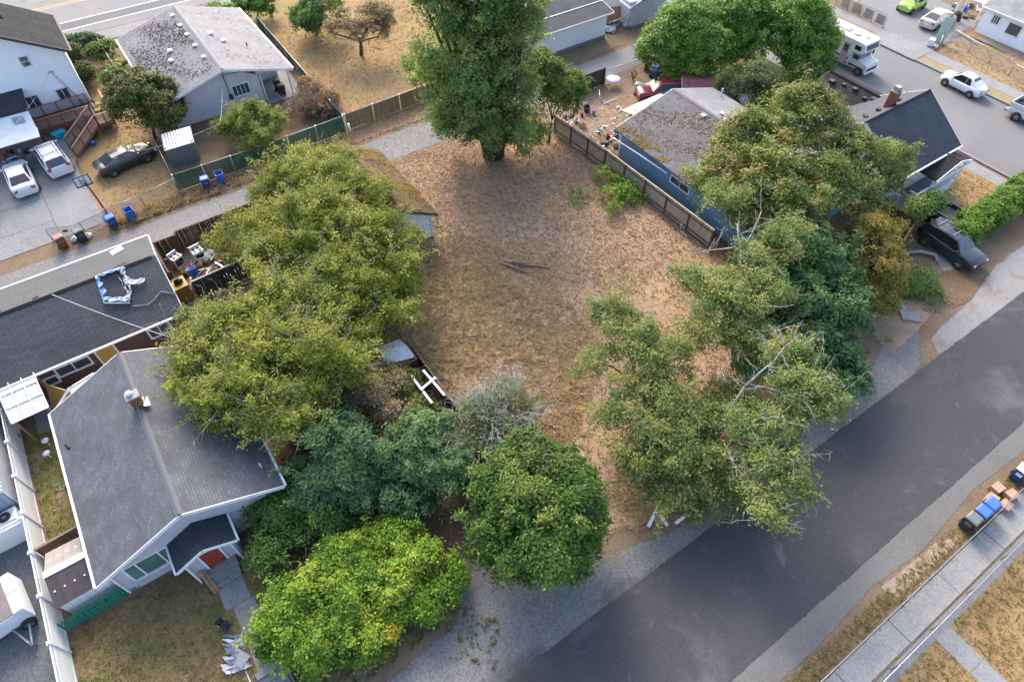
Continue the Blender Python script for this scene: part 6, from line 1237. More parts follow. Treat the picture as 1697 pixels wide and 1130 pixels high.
def tree(name, label, cat, base, blobs, mat, n, leaf, per=14, size=.55, trunk_r=.2, trunkm=None, fork=.4, shell=.5, zmin=-.5, limbs=26, twigs=0, twigm=None, group=None, aspect=.5, flat=.6, up=.5, droop=0., lean=None, rough=.22, trunks=1, twig_len=1.4, twig_r=.028, stp=.1, bough=.8, shoots=0, shoot_len=1.5):
    base = Vector((base[0], base[1], 0)); t = thing(name, label, cat, base, world=True, group=group); trunkm = trunkm or BARK
    c, d, t0 = clumps_in(blobs, max(8, n//per), shell, zmin, rough, bough)
    V, ti = sprays(c, d, per, size*.62, leaf, aspect, flat, up, stp, t0, droop)
    sh_lines = []
    if shoots:                                            # long leafy shoots that break the outline
        pts = []; dirs = []; tn = []
        for k in range(shoots):
            i = rng.integers(len(c))
            if d[i,2] < -.2: continue
            dv = unit(d[i]*.9+rng.normal(0,.45,3)+np.array([0,0,.3])); Ls = shoot_len*rng.uniform(.5,1.3); f = np.linspace(.1,1,7)[:,None]; q = c[i]+dv*Ls*f-np.array([0,0,.38*Ls])*f*f
            sh_lines.append([c[i]-dv*.5]+list(q)); pts.append(q); dirs.append(np.repeat(dv[None],7,0)); tn.append(np.full(7, t0[i]+.12))
        V2, ti2 = sprays(np.concatenate(pts), np.concatenate(dirs), 7, .26, leaf*.95, aspect, .8, .6, stp, np.concatenate(tn)); V = np.concatenate([V, V2]); ti = np.concatenate([ti, ti2])
    quad_mesh('crown', V, ti, mat, t, base)
    mb = MB(); cen = [Vector(b[:3]) for b in blobs]; zlow = min(b[2]-b[5]*.3 for b in blobs)
    for q in range(trunks):
        bq = base+Vector((random.uniform(-1,1), random.uniform(-1,1), 0))*.25*(trunks > 1); top = (lean or (sum(cen, Vector())/len(cen)).lerp(base, .5)); top = Vector((top[0], top[1], max(.5, zlow*fork+.6)))
        limb(mb, bq-Vector((0,0,.1)), top, trunk_r*1.25, trunk_r*.8, .03, 6, 9)
        for b_ in cen: limb(mb, top, b_, trunk_r*.62, trunk_r*.3, .1, 5, 7)
    for k in range(limbs):
        i = random.randrange(len(c)); tgt = Vector(c[i]); src = min(cen, key=lambda p: (p-tgt).length); limb(mb, src, tgt, trunk_r*.28, .012, .12, 4, 5)
    mb.build('trunk', trunkm, t, fixn=False)
    if twigs or sh_lines:
        tw = MB()
        for ln in sh_lines: tw.tube(ln, [.022-.0022*i for i in range(len(ln))], 3)
        for k in range(twigs):
            i = random.randrange(len(c)); p = Vector(c[i]); o = Vector(d[i]); 
            if o.z < -.15: continue
            src = min(cen, key=lambda q: (q-p).length); s = src.lerp(p, .7); dirv = (p-src).normalized()+Vector((random.uniform(-.4,.4),random.uniform(-.4,.4),random.uniform(-.05,.35)))
            e = s+dirv.normalized()*twig_len*random.uniform(.8,1.7); pts = limb(tw, s, e, twig_r, .006, .16, 5, 4)
            for j in range(3):
                q = pts[random.randrange(2,6)]; limb(tw, q, q+Vector((random.uniform(-1,1),random.uniform(-1,1),random.uniform(-.3,.6)))*twig_len*.35, twig_r*.5, .004, .15, 3, 3)
        tw.build('twigs', twigm or BARKG, t, fixn=False)['kind'] = 'stuff'
    return t
def Bp(px, py, z, r, ry=None, rz=None, wgt=1):
    q = P(px, py, z); return (q.x, q.y, z, r, ry or r, rz or r*.8, wgt)
def dead_limbs(t, label, starts, m, n=7, L=1.8):
    """leafless branching limbs of the tree t"""
    mb = MB()
    for a, b, r0 in starts:
        pts = limb(mb, a, b, r0, r0*.5, .08, 6, 7)
        for k in range(n):
            q = pts[random.randrange(2, 7)]; d = Vector((random.uniform(-1,1), random.uniform(-1,1), random.uniform(-.1,.9))).normalized(); p2 = limb(mb, q, q+d*L*random.uniform(.5,1.1), r0*.4, .012, .2, 5, 5)
            for j in range(3): s = p2[random.randrange(2,6)]; d2 = (d+Vector((random.uniform(-1,1),random.uniform(-1,1),random.uniform(-.5,.8)))).normalized(); limb(mb, s, s+d2*L*.45, r0*.18, .006, .25, 4, 4)
    mb.build('dead_limbs', m, t, fixn=False)['label'] = label

YG = mk_leaf('yellow_green_leaf', [(.13,.165,.028),(.21,.25,.038),(.285,.315,.052),(.37,.37,.08)], .4)
MG = mk_leaf('mid_green_leaf', [(.07,.13,.038),(.11,.19,.05),(.16,.24,.065),(.24,.30,.075)], .3)
POPL = mk_leaf('poplar_leaf', [(.13,.20,.075),(.185,.27,.095),(.245,.335,.115),(.34,.39,.12)], .5)
RUSTL = mk_leaf('rusty_locust_leaf', [(.09,.145,.04),(.14,.205,.055),(.20,.255,.07),(.26,.265,.075),(.27,.19,.075)], .3)
LOCUST = mk_leaf('locust_leaf', [(.09,.15,.045),(.14,.21,.06),(.19,.26,.075),(.26,.29,.085),(.28,.25,.095)], .32)
DKG = mk_leaf('dark_green_leaf', [(.045,.10,.04),(.068,.14,.055),(.095,.185,.07),(.14,.23,.08)], .25)
BLUG = mk_leaf('blue_green_leaf', [(.058,.115,.05),(.085,.16,.068),(.115,.205,.08),(.17,.25,.09)], .25)
CHES = mk_leaf('glossy_green_leaf', [(.035,.072,.014),(.055,.108,.02),(.085,.15,.028),(.19,.235,.05)], .22, .45)
LAUR = mk_leaf('laurel_leaf', [(.065,.14,.022),(.11,.215,.034),(.16,.28,.046),(.25,.36,.066)], .25, .4)
BRAM = mk_leaf('bramble_leaf', [(.06,.13,.018),(.11,.21,.026),(.17,.29,.034),(.25,.36,.045),(.30,.36,.05)], .3)
PINK = mk_leaf('pinkish_leaf', [(.16,.15,.06),(.24,.20,.09),(.34,.25,.15),(.42,.30,.21)], .3)
GOLD = mk_leaf('golden_leaf', [(.14,.14,.035),(.22,.20,.045),(.31,.25,.055),(.38,.27,.07)], .3)
ORNG = mk_leaf('dry_orange_leaf', [(.24,.14,.07),(.36,.20,.09),(.46,.26,.11)], .25)
HEDG = mk_leaf('hedge_leaf', [(.07,.14,.022),(.115,.21,.03),(.165,.27,.04),(.23,.32,.055)], .28)
APPL = mk_leaf('apple_leaf', [(.22,.20,.07),(.32,.25,.11),(.42,.28,.17),(.50,.35,.22)], .3)
SAGEB = mk_leaf('grey_green_leaf', [(.10,.155,.055),(.15,.205,.08),(.21,.25,.12)], .3)

# the big tangled trees left of the lot
TWP = mk('pale_twig', (.30,.29,.22), (.22,.21,.16), 5, .85)
tree('spreading_tree', 'large tangled yellow-green tree leaning over the old garage', 'tree', (9,31.0), [Bp(540,292,4.6,2.0), Bp(480,300,4.2,1.7,1.6,1.2), Bp(600,325,4.4,1.9), Bp(605,400,4.2,2.3), Bp(525,375,4.8,2.6), Bp(648,455,3.4,1.9), Bp(570,465,4.2,2.4), Bp(668,405,3.4,1.2), Bp(430,375,3.4,1.7,1.6,1.1,.6), Bp(395,395,3.4,1.5,1.4,1.0,.6), Bp(445,435,3.8,1.6,1.5,1.2), Bp(360,415,2.8,1.0,1.0,.8,.5), Bp(640,520,2.8,1.7), Bp(440,320,3.4,1.2,1.1,.8,.6), Bp(695,470,2.4,.9,.8,.6,.6), Bp(505,260,4.4,1.2,1.0,.9,.7)], YG, 98000, .165, 11, .62, .22, BARKG, twigs=110, limbs=60, rough=.2, twig_len=1.6, twigm=TWP, bough=.75, shoots=420, shoot_len=1.7)
tree('roof_tree', 'large tangled yellow-green tree overhanging the grey bungalow roof', 'tree', (2.6,24.6), [Bp(470,515,4.8,2.3), Bp(395,560,4.9,2.1), Bp(325,590,4.8,1.6,1.5,1.1), Bp(345,525,5.0,1.2,1.1,.9,.7), Bp(450,615,4.6,2.3), Bp(385,655,4.4,1.8), Bp(530,600,4.2,2.2), Bp(560,540,4.0,1.9), Bp(465,690,3.8,1.5), Bp(265,605,4.7,.7,.6,.4,.4), Bp(305,640,4.6,1.1,1.0,.8,.6), Bp(595,560,3.2,1.2), Bp(500,660,3.4,1.2)], YG, 90000, .165, 11, .6, .22, BARKG, twigs=170, limbs=60, rough=.2, twig_len=1.8, twigm=TWP, bough=.75, shoots=420, shoot_len=1.7)
# poplar
pb = []
for k in range(11):
    a = k*2.399; r = 3.3*math.sqrt(k/10.5); x, y = 23.6+r*math.cos(a), 39.2+r*math.sin(a); top = 18.5-r*.9+random.uniform(-1.5,1); bot = 2.6+random.uniform(-.8,1.4)
    nz = 5
    for j in range(nz): f = (j+.5)/nz; pb.append((x+random.uniform(-.4,.4)+(x-23.6)*.25*f, y+random.uniform(-.4,.4)+(y-39.2)*.25*f, bot+(top-bot)*f, 1.45-.4*abs(f-.4), 1.45-.4*abs(f-.4), (top-bot)/nz*.62))
pb += [Bp(862,232,1.8,1.5,1.4,1.3), Bp(885,205,2.6,1.6,1.5,1.5), Bp(757,195,3.0,1.5,1.4,1.5), Bp(735,205,2.2,.9,.9,.9,.7), Bp(790,180,3.6,1.6), Bp(820,215,2.2,1.1,1.0,1.2)]
pb = [(x,y,z,a+.08,b+.08,*r) for (x,y,z,a,b,*r) in pb]
pt = tree('poplar', 'tall dense poplar with several dark stems at the back of the dry lot', 'tree', (24.4,38.4), pb, POPL, 112000, .2, 13, .7, .3, mk('poplar_bark', (.085,.07,.06), (.05,.042,.037), 6, .9, bump=.6), limbs=40, shell=.5, zmin=-.9, rough=.2, aspect=.7, bough=.85, shoots=260, shoot_len=1.3)
st_ = MB()
for k in range(9):
    a = k*.7; b0 = Vector((24.3+.5*math.cos(a), 38.35+.5*math.sin(a), -.1)); r = 1.0+1.6*((k*37) % 10)/10
    st_.tube([b0, b0+Vector((.25*r*math.cos(a), .25*r*math.sin(a), 3)), b0+Vector((.75*r*math.cos(a), .75*r*math.sin(a), 8)), b0+Vector((r*math.cos(a), r*math.sin(a), 15))], [.34,.24,.17,.05], 8)
st_.build('stem', bpy.data.materials['poplar_bark'], pt, fixn=False)
tree('small_maple', 'slender young maple by the top of the wooden fence', 'tree', (29.1,37.1), [(30.2,37.5,4.3,1.9,1.8,1.7),(29.3,39.0,5.6,1.5,1.5,1.5),(31.6,37.6,4.0,1.4,1.4,1.1),(30.2,38.6,3.4,1.5,1.4,1.2)], mk_leaf('maple_leaf', [(.06,.11,.03),(.10,.16,.04),(.16,.22,.05),(.25,.29,.06)], .35), 17000, .22, 12, .5, .09, limbs=14)
# right-hand group
tree('seed_laden_tree', 'broad rust-flecked green tree in front of the blue house', 'tree', (36.2,18.0), [Bp(1320,205,7.2,2.6), Bp(1258,228,6.4,2.2), Bp(1220,280,5.4,2.0), Bp(1175,305,5.0,1.4), Bp(1300,290,6.4,2.6), Bp(1385,245,6.6,2.2), Bp(1440,280,5.6,1.9), Bp(1478,265,5.2,1.1), Bp(1390,320,5.2,2.3), Bp(1310,350,5.2,2.2), Bp(1245,345,5.2,1.7), Bp(1435,330,4.6,1.4)], RUSTL, 88000, .2, 14, .66, .28, limbs=50, rough=.28, shoots=260, shoot_len=1.2)
tree('dense_sapling_clump', 'dense dark green clump of saplings beside the road', 'tree', (29.3,10.3), [Bp(1330,430,4.6,1.9), Bp(1385,440,4.4,1.6), Bp(1300,480,4.2,1.9), Bp(1370,505,3.8,1.9), Bp(1330,560,3.2,1.8), Bp(1388,570,2.8,1.5), Bp(1385,622,2.0,1.3), Bp(1300,555,3.0,1.4), Bp(1345,620,2.2,1.4), Bp(1255,590,2.4,1.1), Bp(1400,480,3.6,1.3)], DKG, 62000, .26, 14, .62, .1, limbs=30, aspect=.34, droop=.5, trunks=4, rough=.3, shoots=150, shoot_len=1.1)
tree('yellowing_tree', 'bushy yellowing tree above the loose concrete slabs', 'tree', (37.5,11.6), [Bp(1450,385,3.9,1.5), Bp(1440,430,3.0,1.8), Bp(1462,455,2.4,1.5), Bp(1440,490,1.6,1.4), Bp(1475,400,3.2,1.1)], GOLD, 28000, .17, 14, .5, .1, limbs=18)
tree('driveway_shrub', 'leggy green shrub between the deck steps and black off-roader', 'shrub', (44.9,13.3), [(44.7,13.6,1.9,.9,.8,.8),(45.9,13.2,2.2,.9,.8,.7)], MG, 4200, .2, 10, .5, .05, limbs=8)
TWD = mk('silver_dead_wood', (.40,.39,.36), (.28,.27,.25), 5, .85); BLK = mk('dark_limb', (.06,.05,.045), (.10,.09,.08), 5, .9)
fl_ = tree('fence_locust', 'airy locust with dead grey top by the end of the wooden fence', 'tree', (25.2,12.0), [Bp(1215,500,5.6,1.7,1.6,1.3), Bp(1265,480,5.6,1.5), Bp(1175,545,4.6,1.5,1.4,1.1), Bp(1255,430,6.0,1.4,1.3,1.0), Bp(1180,470,5.4,1.1), Bp(1130,468,4.4,.8,.8,.7), Bp(1300,400,6.2,1.4), Bp(1240,560,4.4,1.4), Bp(1205,330,6.4,1.2)], LOCUST, 40000, .15, 11, .7, .15, BLK, limbs=40, rough=.3, shell=.35, bough=.55, twigs=20, twigm=TWD, shoots=160, shoot_len=1.2)
dead_limbs(fl_, 'bare silver dead top', [((25.2,13.2,4.5), P(1222,370,7.2), .07), (P(1222,430,6), P(1262,350,7.4), .05), (P(1220,410,6.2), P(1150,420,5.4), .045)], TWD, 7, 1.5)
tree('slender_locust', 'thin open locust standing in the dry lot', 'tree', (18.6,13.0), [Bp(1020,520,4.9,1.3,1.2,.9), Bp(1045,560,4.8,1.2), Bp(985,600,4.0,1.0,1.0,.6), Bp(1075,600,4.4,1.3), Bp(1035,640,4.0,1.1,1.1,.7), Bp(1100,660,3.6,1.4), Bp(1010,690,3.2,.9,.9,.6), Bp(1120,590,3.8,1.2)], LOCUST, 19000, .15, 10, .7, .09, BLK, limbs=34, rough=.35, shell=.25, bough=.5, shoots=110, shoot_len=1.2)
tree('roadside_locust', 'open locust thicket along the straw roadside', 'tree', (17.3,9.0), [Bp(1080,720,3.6,1.4), Bp(1130,760,3.3,1.6), Bp(1060,760,2.8,1.2), Bp(1180,780,2.8,1.4), Bp(1110,810,2.2,1.3), Bp(1160,700,3.2,1.5), Bp(1200,830,1.6,1.2,1.1,1.2), Bp(1150,840,1.2,1.0,1.0,1.0), Bp(1210,670,2.6,1.4), Bp(1240,760,1.8,1.3)], mk_leaf('thicket_leaf', [(.075,.13,.042),(.12,.18,.055),(.175,.23,.065),(.25,.255,.075)], .3), 27000, .155, 11, .7, .08, BLK, limbs=40, rough=.3, shell=.25, trunks=4, bough=.5, shoots=160, shoot_len=1.2)
ll_ = tree('leaning_locust', 'half dead locust leaning out over the dark road', 'tree', (20.6,7.9), [Bp(1330,650,6.6,1.2,1.1,.8), Bp(1295,700,6.0,1.2,1.1,.8), Bp(1370,680,6.2,.9,.8,.6), Bp(1280,760,5.4,1.1,1.0,.7), Bp(1325,790,5.2,1.0,.9,.6), Bp(1250,820,4.8,.8,.7,.5), Bp(1285,850,4.8,.8,.7,.5), Bp(1240,700,5.6,.9,.9,.6), Bp(1310,590,7.0,.9,.8,.6)], LOCUST, 23000, .14, 9, .7, .13, BLK, limbs=40, rough=.4, shell=.2, twigs=60, twigm=TWD, twig_len=1.3, twig_r=.02, lean=P(1218,742,2.0), bough=.45, shoots=110, shoot_len=1.1)
dead_limbs(ll_, 'pale twisted dead limbs', [(P(1160,748,1.0), P(1235,640,6.3), .15), (P(1235,640,6.3), P(1300,575,8.0), .07), (P(1238,636,6.3), P(1325,650,7.0), .06), (P(1200,735,3.4), P(1240,800,4.8), .06), (P(1225,770,4.2), P(1290,860,4.9), .04), (P(1240,640,6.2), P(1190,615,6.6), .035)], mk('lichen_wood', (.34,.34,.29), (.15,.14,.12), 2.5, .9), 6, 1.05)
# bushes in front
tree('blue_green_bush', 'rounded blue-green feathery bush beside the maroon shed', 'bush', (2.0,17.7), [Bp(560,740,2.6,1.7,1.6,1.5), Bp(600,775,2.2,1.5,1.4,1.5), Bp(530,790,1.9,1.4,1.4,1.4), Bp(575,815,1.6,1.5,1.3,1.2)], BLUG, 34000, .24, 14, .55, .08, limbs=16, aspect=.34, droop=.4, trunks=3, rough=.28, shoots=70, shoot_len=.9)
tree('feathery_bush', 'taller blue-green feathery bush beside the worn dirt track', 'bush', (5.0,15.0), [Bp(712,715,3.0,1.2,1.2,1.2), Bp(695,760,2.4,1.4,1.4,1.3), Bp(725,800,1.9,1.4,1.3,1.3), Bp(680,825,1.5,1.2,1.2,1.1), Bp(740,770,2.2,1.0)], BLUG, 30000, .24, 14, .55, .08, limbs=16, aspect=.34, droop=.4, trunks=3, rough=.28, shoots=70, shoot_len=.9)
tree('twiggy_bush', 'bare grey twiggy bush at the end of the stained fence', 'bush', (9.3,15.3), [Bp(812,700,2.0,2.0,1.9,1.6), Bp(850,680,2.3,1.5,1.4,1.4), Bp(785,740,1.5,1.5,1.4,1.3), Bp(855,725,1.5,1.4,1.2,1.2)], SAGEB, 17000, .13, 12, .5, .06, BARKG, limbs=60, twigs=520, twigm=mk('grey_twig', (.52,.50,.47), (.38,.36,.335), 5, .85), twig_len=1.2, twig_r=.016, shell=.3, trunks=5)
tree('shadow_shrub', 'dark green low shrub at the foot of the twiggy bush', 'shrub', (9.0,13.2), [Bp(800,790,.8,1.3,1.2,.9), Bp(860,760,.9,1.3,1.1,.9)], DKG, 9000, .2, 12, .5, .04, limbs=8)
CB = []
for k in range(26):
    a = k*2.399; h_ = 1-(k+.5)/26*1.25; rr = math.sqrt(max(.05, 1-h_*h_)); jj = random.uniform(.82,1.12); CB.append((8.2+2.65*rr*jj*math.cos(a), 9.6+2.55*rr*jj*math.sin(a), 3.0+2.2*h_*jj, *([random.uniform(.75,1.3)]*2), random.uniform(.7,1.1)))
CB.append((8.2,9.6,2.8,2.2,2.1,1.9,.5))
tree('round_chestnut', 'big round dense green tree beside the gravel apron', 'tree', (8.2,9.6), CB, CHES, 105000, .19, 14, .55, .22, limbs=20, shell=.72, zmin=-.35, rough=.15, aspect=.45, up=.6, bough=.6, shoots=120, shoot_len=.6)
# bramble thicket
TB = [Bp(470,850,.9,1.6,1.5,1.0), Bp(530,870,.9,1.5,1.3,.9), Bp(455,920,.9,1.3,1.2,.9), Bp(500,800,.8,1.1,1.0,.8)]
tree('ivy_thicket', 'deep green ivy and bramble thicket against the bungalow front', 'thicket', (-1.8,16.4), TB, mk_leaf('ivy_leaf', [(.05,.10,.025),(.08,.145,.032),(.12,.195,.042),(.18,.26,.06)], .25), 26000, .15, 14, .5, .03, limbs=10, shell=.6, shoots=80, shoot_len=.8)
TB = [Bp(478,1010,1.0,1.3,1.2,1.0), Bp(470,1055,.8,1.0,1.0,.7), Bp(520,980,1.2,1.5,1.3,1.0), Bp(520,1050,1.0,1.5,1.3,.9), Bp(580,1000,1.2,1.5,1.3,1.1), Bp(600,930,1.2,1.4,1.2,1.0), Bp(650,900,1.1,1.4,1.2,1.0), Bp(700,930,1.1,1.2,1.1,1.0), Bp(650,980,1.1,1.4,1.3,1.0), Bp(590,1060,.9,1.2,1.1,.8), Bp(640,1040,.9,1.1,1.0,.8), Bp(710,990,.9,1.1,1.0,.9), Bp(505,1080,.6,.9,.8,.6), Bp(560,930,1.1,1.2,1.1,.9), Bp(740,960,.8,.9,.9,.8)]
tree('bramble_thicket', 'bright green bramble thicket spilling onto the gravel', 'thicket', (-.5,11.5), TB, BRAM, 78000, .16, 11, .5, .03, limbs=40, shell=.55, bough=.5, twigs=40, twig_len=.9, twig_r=.01, rough=.3, twigm=mk('bramble_cane', (.20,.23,.08), (.15,.15,.06), 5, .8), shoots=260, shoot_len=.9)
tree('weedy_shrub', 'yellow tipped weedy shrub at the gravel end of the brambles', 'shrub', (-.6,9.6), [Bp(640,1045,.9,.8,.7,.7), Bp(625,1080,.5,.5,.5,.5)], mk_leaf('yellow_tip_leaf', [(.12,.20,.03),(.20,.28,.04),(.32,.33,.04),(.42,.33,.04)], .3), 5000, .15, 12, .4, .02, limbs=6)
tree('pinkish_shrub', 'dusty pink and olive shrub beside the teal chair', 'shrub', (5.0,20.8), [Bp(620,640,2.2,1.5,1.4,1.2), Bp(650,690,1.6,1.2,1.2,1.0), Bp(670,740,1.2,1.0,1.0,.9)], PINK, 21000, .15, 13, .5, .05, limbs=20, twigs=20)
tree('arbor_vine', 'small olive leafed vine sprawling under the white beams', 'shrub', (6.4,19.4), [Bp(665,640,1.5,.8,.8,.6), Bp(690,680,1.2,.9,.8,.6), Bp(655,620,1.4,.7,.6,.5)], mk_leaf('olive_leaf', [(.09,.11,.03),(.15,.17,.04),(.22,.22,.06)], .3), 6500, .16, 12, .45, .03, limbs=10)
tree('shade_shrub', 'dark mixed shrub in the shade between the two blue-green bushes', 'shrub', (3.6,15.7), [Bp(640,780,.7,.9,.9,.7), Bp(655,730,.9,.9,.9,.8)], GOLD, 7000, .15, 12, .45, .03, limbs=8)
# yards along the alley
tree('round_plum', 'round dark olive tree between the white house and the lavender house', 'tree', (1.5,56.6), [(1.9,57.2,3.2,2.4,2.3,2.1),(2.6,56.2,2.4,1.9,1.8,1.6)], mk_leaf('plum_leaf', [(.045,.065,.02),(.08,.105,.03),(.13,.135,.04),(.18,.13,.05)], .25), 30000, .22, 14, .55, .12, limbs=16, shell=.6)
tree('side_bush', 'bright green bush beside the lavender house roof edge', 'bush', (1.4,62.8), [Bp(197,125,1.2,1.2,1.1,1.1), Bp(178,90,.9,1.0,1.0,.8)], MG, 8000, .24, 12, .5, .04, limbs=6)
tree('rose_bush', 'leafy rose bush at the corner of the two-storey house', 'bush', (-.9,70), [Bp(125,95,1.2,.9,.9,1.1), Bp(138,122,1.0,.9,.9,.9)], mk_leaf('rose_leaf', [(.035,.06,.02),(.06,.09,.028),(.10,.12,.04)], .25), 8000, .2, 12, .5, .04, limbs=6)
tree('avenue_hedge', 'dark clipped hedge at the avenue fence', 'hedge', (0,75.2), [(-.9,75.4,.9,1.0,.9,.9),(.4,75.4,.9,1.0,.9,.9)], DKG, 7000, .22, 12, .4, .04, limbs=2)
tree('willowy_bush', 'feathery yellow-green bush leaning on the green fence', 'bush', (8.6,49.8), [Bp(410,205,2.0,1.5,1.4,1.5), Bp(425,235,1.2,1.5,1.3,1.2), Bp(385,220,1.4,1.2,1.1,1.1), Bp(450,215,1.3,1.1,1.0,.9)], mk_leaf('willow_leaf', [(.10,.14,.03),(.17,.21,.04),(.25,.29,.06),(.32,.34,.08)], .35), 22000, .24, 12, .55, .05, limbs=14, aspect=.25, trunks=3, shoots=120, shoot_len=1.1)
tree('dry_shrub', 'orange dry shrub tangled beside the lavender house patio', 'shrub', (14.4,54), [Bp(515,150,1.0,1.2,1.0,.8), Bp(540,160,.8,1.0,.9,.6)], ORNG, 8000, .18, 12, .5, .03, limbs=14, twigs=40, twig_r=.012)
tree('bare_shrub', 'bare pinkish brown shrub at the corner of the green fences', 'shrub', (13.4,52.5), [Bp(500,175,.9,1.4,1.1,.8), Bp(530,185,.8,1.0,1.0,.7)], mk_leaf('brown_leaf', [(.18,.125,.085),(.25,.18,.12),(.33,.24,.165)], .2), 5000, .15, 12, .5, .03, BARKG, limbs=50, twigs=160, twigm=mk('pink_twig', (.25,.19,.165), (.18,.135,.115), 5, .85), twig_r=.014)
tree('apple_tree', 'old apple tree with thinning reddish crown on the golden lawn', 'tree', (22.5,59.8), [Bp(575,40,3.2,1.9,1.7,.9), Bp(610,45,3.1,1.9,1.6,.9), Bp(620,25,3.6,1.6,1.5,.9), Bp(550,55,2.6,1.1,1.0,.8), Bp(628,60,2.4,1.0,.9,.9)], APPL, 14000, .2, 11, .5, .17, limbs=30, twigs=50, twig_r=.016)
tree('lawn_tree', 'round sage green tree behind the apple tree', 'tree', (20.5,66.2), [Bp(530,18,2.6,2.3,2.2,1.8), Bp(510,30,1.8,1.6,1.5,1.4)], MG, 14000, .25, 12, .6, .1, limbs=12)
for k in range(8): tree('arborvitae', 'small conical evergreen in the row along the avenue', 'evergreen', (8.6+1.35*k,72.2+.25*(k % 2)), [(8.6+1.35*k,72.2+.25*(k % 2),1.3,.75,.7,1.3)], LAUR, 3200, .22, 12, .4, .04, limbs=2, group='evergreens along the avenue')
# laurels by the side street
for k, (bl, lb, bs) in enumerate((([Bp(1130,60,4.0,3.0,2.8,2.9), Bp(1100,80,3.0,2.4,2.2,2.4), Bp(1165,90,3.0,2.5,2.2,2.4), Bp(1140,110,2.0,2.4,1.8,1.8), Bp(1150,35,4.4,2.6,2.4,2.2)], 'huge round laurel beside the alley and the blue bin', (47,40)), ([Bp(1225,35,4.0,2.4,2.4,2.9), Bp(1235,70,2.8,2.2,2.0,2.4), Bp(1250,10,4.4,2.3,2.2,2.4), Bp(1215,85,1.8,1.8,1.5,1.6)], 'tall laurel between the two other laurels', (52,38.2)), ([Bp(1320,50,4.0,2.6,2.6,2.9), Bp(1340,80,2.8,2.3,2.2,2.4), Bp(1295,30,4.4,2.4,2.2,2.4), Bp(1350,60,3.2,2.0,2.0,2.2), Bp(1330,105,1.6,1.9,1.7,1.5)], 'tall laurel overhanging the motorhome', (56,34.5)))):
    tree('laurel', lb, 'tree', bs, bl, LAUR, 52000, .21, 13, .6, .15, limbs=10, shell=.78, rough=.1, bough=.55)
tree('viburnum', 'olive flowering shrub behind the blue house roof', 'shrub', (47.6,32), [Bp(1250,135,2.2,1.7,1.6,1.4), Bp(1275,150,1.6,1.5,1.4,1.2), Bp(1225,150,1.5,1.4,1.3,1.2)], mk_leaf('viburnum_leaf', [(.07,.10,.03),(.12,.15,.05),(.19,.20,.09),(.28,.27,.17)], .3), 17000, .22, 12, .55, .06, limbs=10)
tree('street_hedge', 'clipped green hedge between the rear wing and the motorhome', 'hedge', (56,28.5), [(56.0,30.4-1.1*k,.7,.8,.9,.75) for k in range(6)], HEDG, 12000, .2, 12, .4, .03, limbs=2)
tree('yellow_street_shrub', 'yellow-green shrub at the end of the street hedge', 'shrub', (56,23.9), [(56.0,24.0,.5,.7,.8,.6)], YG, 2500, .18, 10, .4, .02, limbs=3)
tree('boundary_hedge', 'thick bright green hedge along the golden lawn and apron', 'hedge', (51,10.3), [(46.3+.95*k,10.55+.02*k,.95,.95,1.0,.95) for k in range(13)], HEDG, 44000, .19, 13, .42, .04, limbs=4, shell=.7, rough=.12, bough=.45)
tree('corner_weeds', 'deep green weeds sprawling over the sandy corner yard', 'weeds', (39.7,9.3), [(39.8,10.0,.35,1.0,.9,.4),(40.6,9.3,.35,1.1,.8,.4),(39.9,8.3,.3,.8,.7,.35),(40.9,10.4,.4,.7,.7,.4)], MG, 8000, .15, 12, .5, .02, limbs=4)
for k, (px, py, h_, n_) in enumerate(((1000,300,.8,520), (1020,305,.6,380), (1032,322,.8,520), (1040,335,.7,420), (1012,332,.6,420), (1054,316,.5,300), (1018,355,.5,300), (960,325,.3,160), (953,335,.3,140), (1056,335,.4,200))):
    q = P(px, py); tree('weed_sprout', 'fresh green weed sprout on the dry lot beside the fence', 'weed', (q.x,q.y), [(q.x,q.y,h_*.6,.4,.4,h_*.5)], BRAM, n_, .17, 8, .35, .012, limbs=5, group='green sprouts along the fence')
tree('porch_shrub', 'green shrub at the corner of the navy roofed house', 'shrub', (54,17.2), [(53.6,17.0,1.0,.8,.8,.9)], MG, 3500, .2, 10, .4, .03, limbs=4)
# ------------------------------------------------------------------ ground cover that nobody could count
def in_poly(x, y, poly):
    c = np.zeros(len(x), bool); n = len(poly)
    for i in range(n):
        (x1, y1), (x2, y2) = poly[i][:2], poly[(i+1)%n][:2]
        k = ((y1 > y) != (y2 > y)) & (x < (x2-x1)*(y-y1)/((y2-y1) or 1e-9)+x1); c ^= k
    return c
def patchy(x, y, s, ph): return .5+.25*(np.sin(x*s+ph)*np.cos(y*s*1.3+ph*2)+np.sin(x*s*2.3+y*s*1.7+ph*3))
def scatter(poly, dens, patch=0, s=.6, ph=0):
    p = np.array([q[:2] for q in poly]); lo, hi = p.min(0), p.max(0); n = int((hi-lo).prod()*dens); x, y = rng.uniform(lo[0],hi[0],n), rng.uniform(lo[1],hi[1],n); k = in_poly(x, y, poly)
    if patch: k &= rng.random(n) < np.clip(patchy(x, y, s, ph)*2*patch+(1-patch), 0, 1)
    return x[k], y[k]
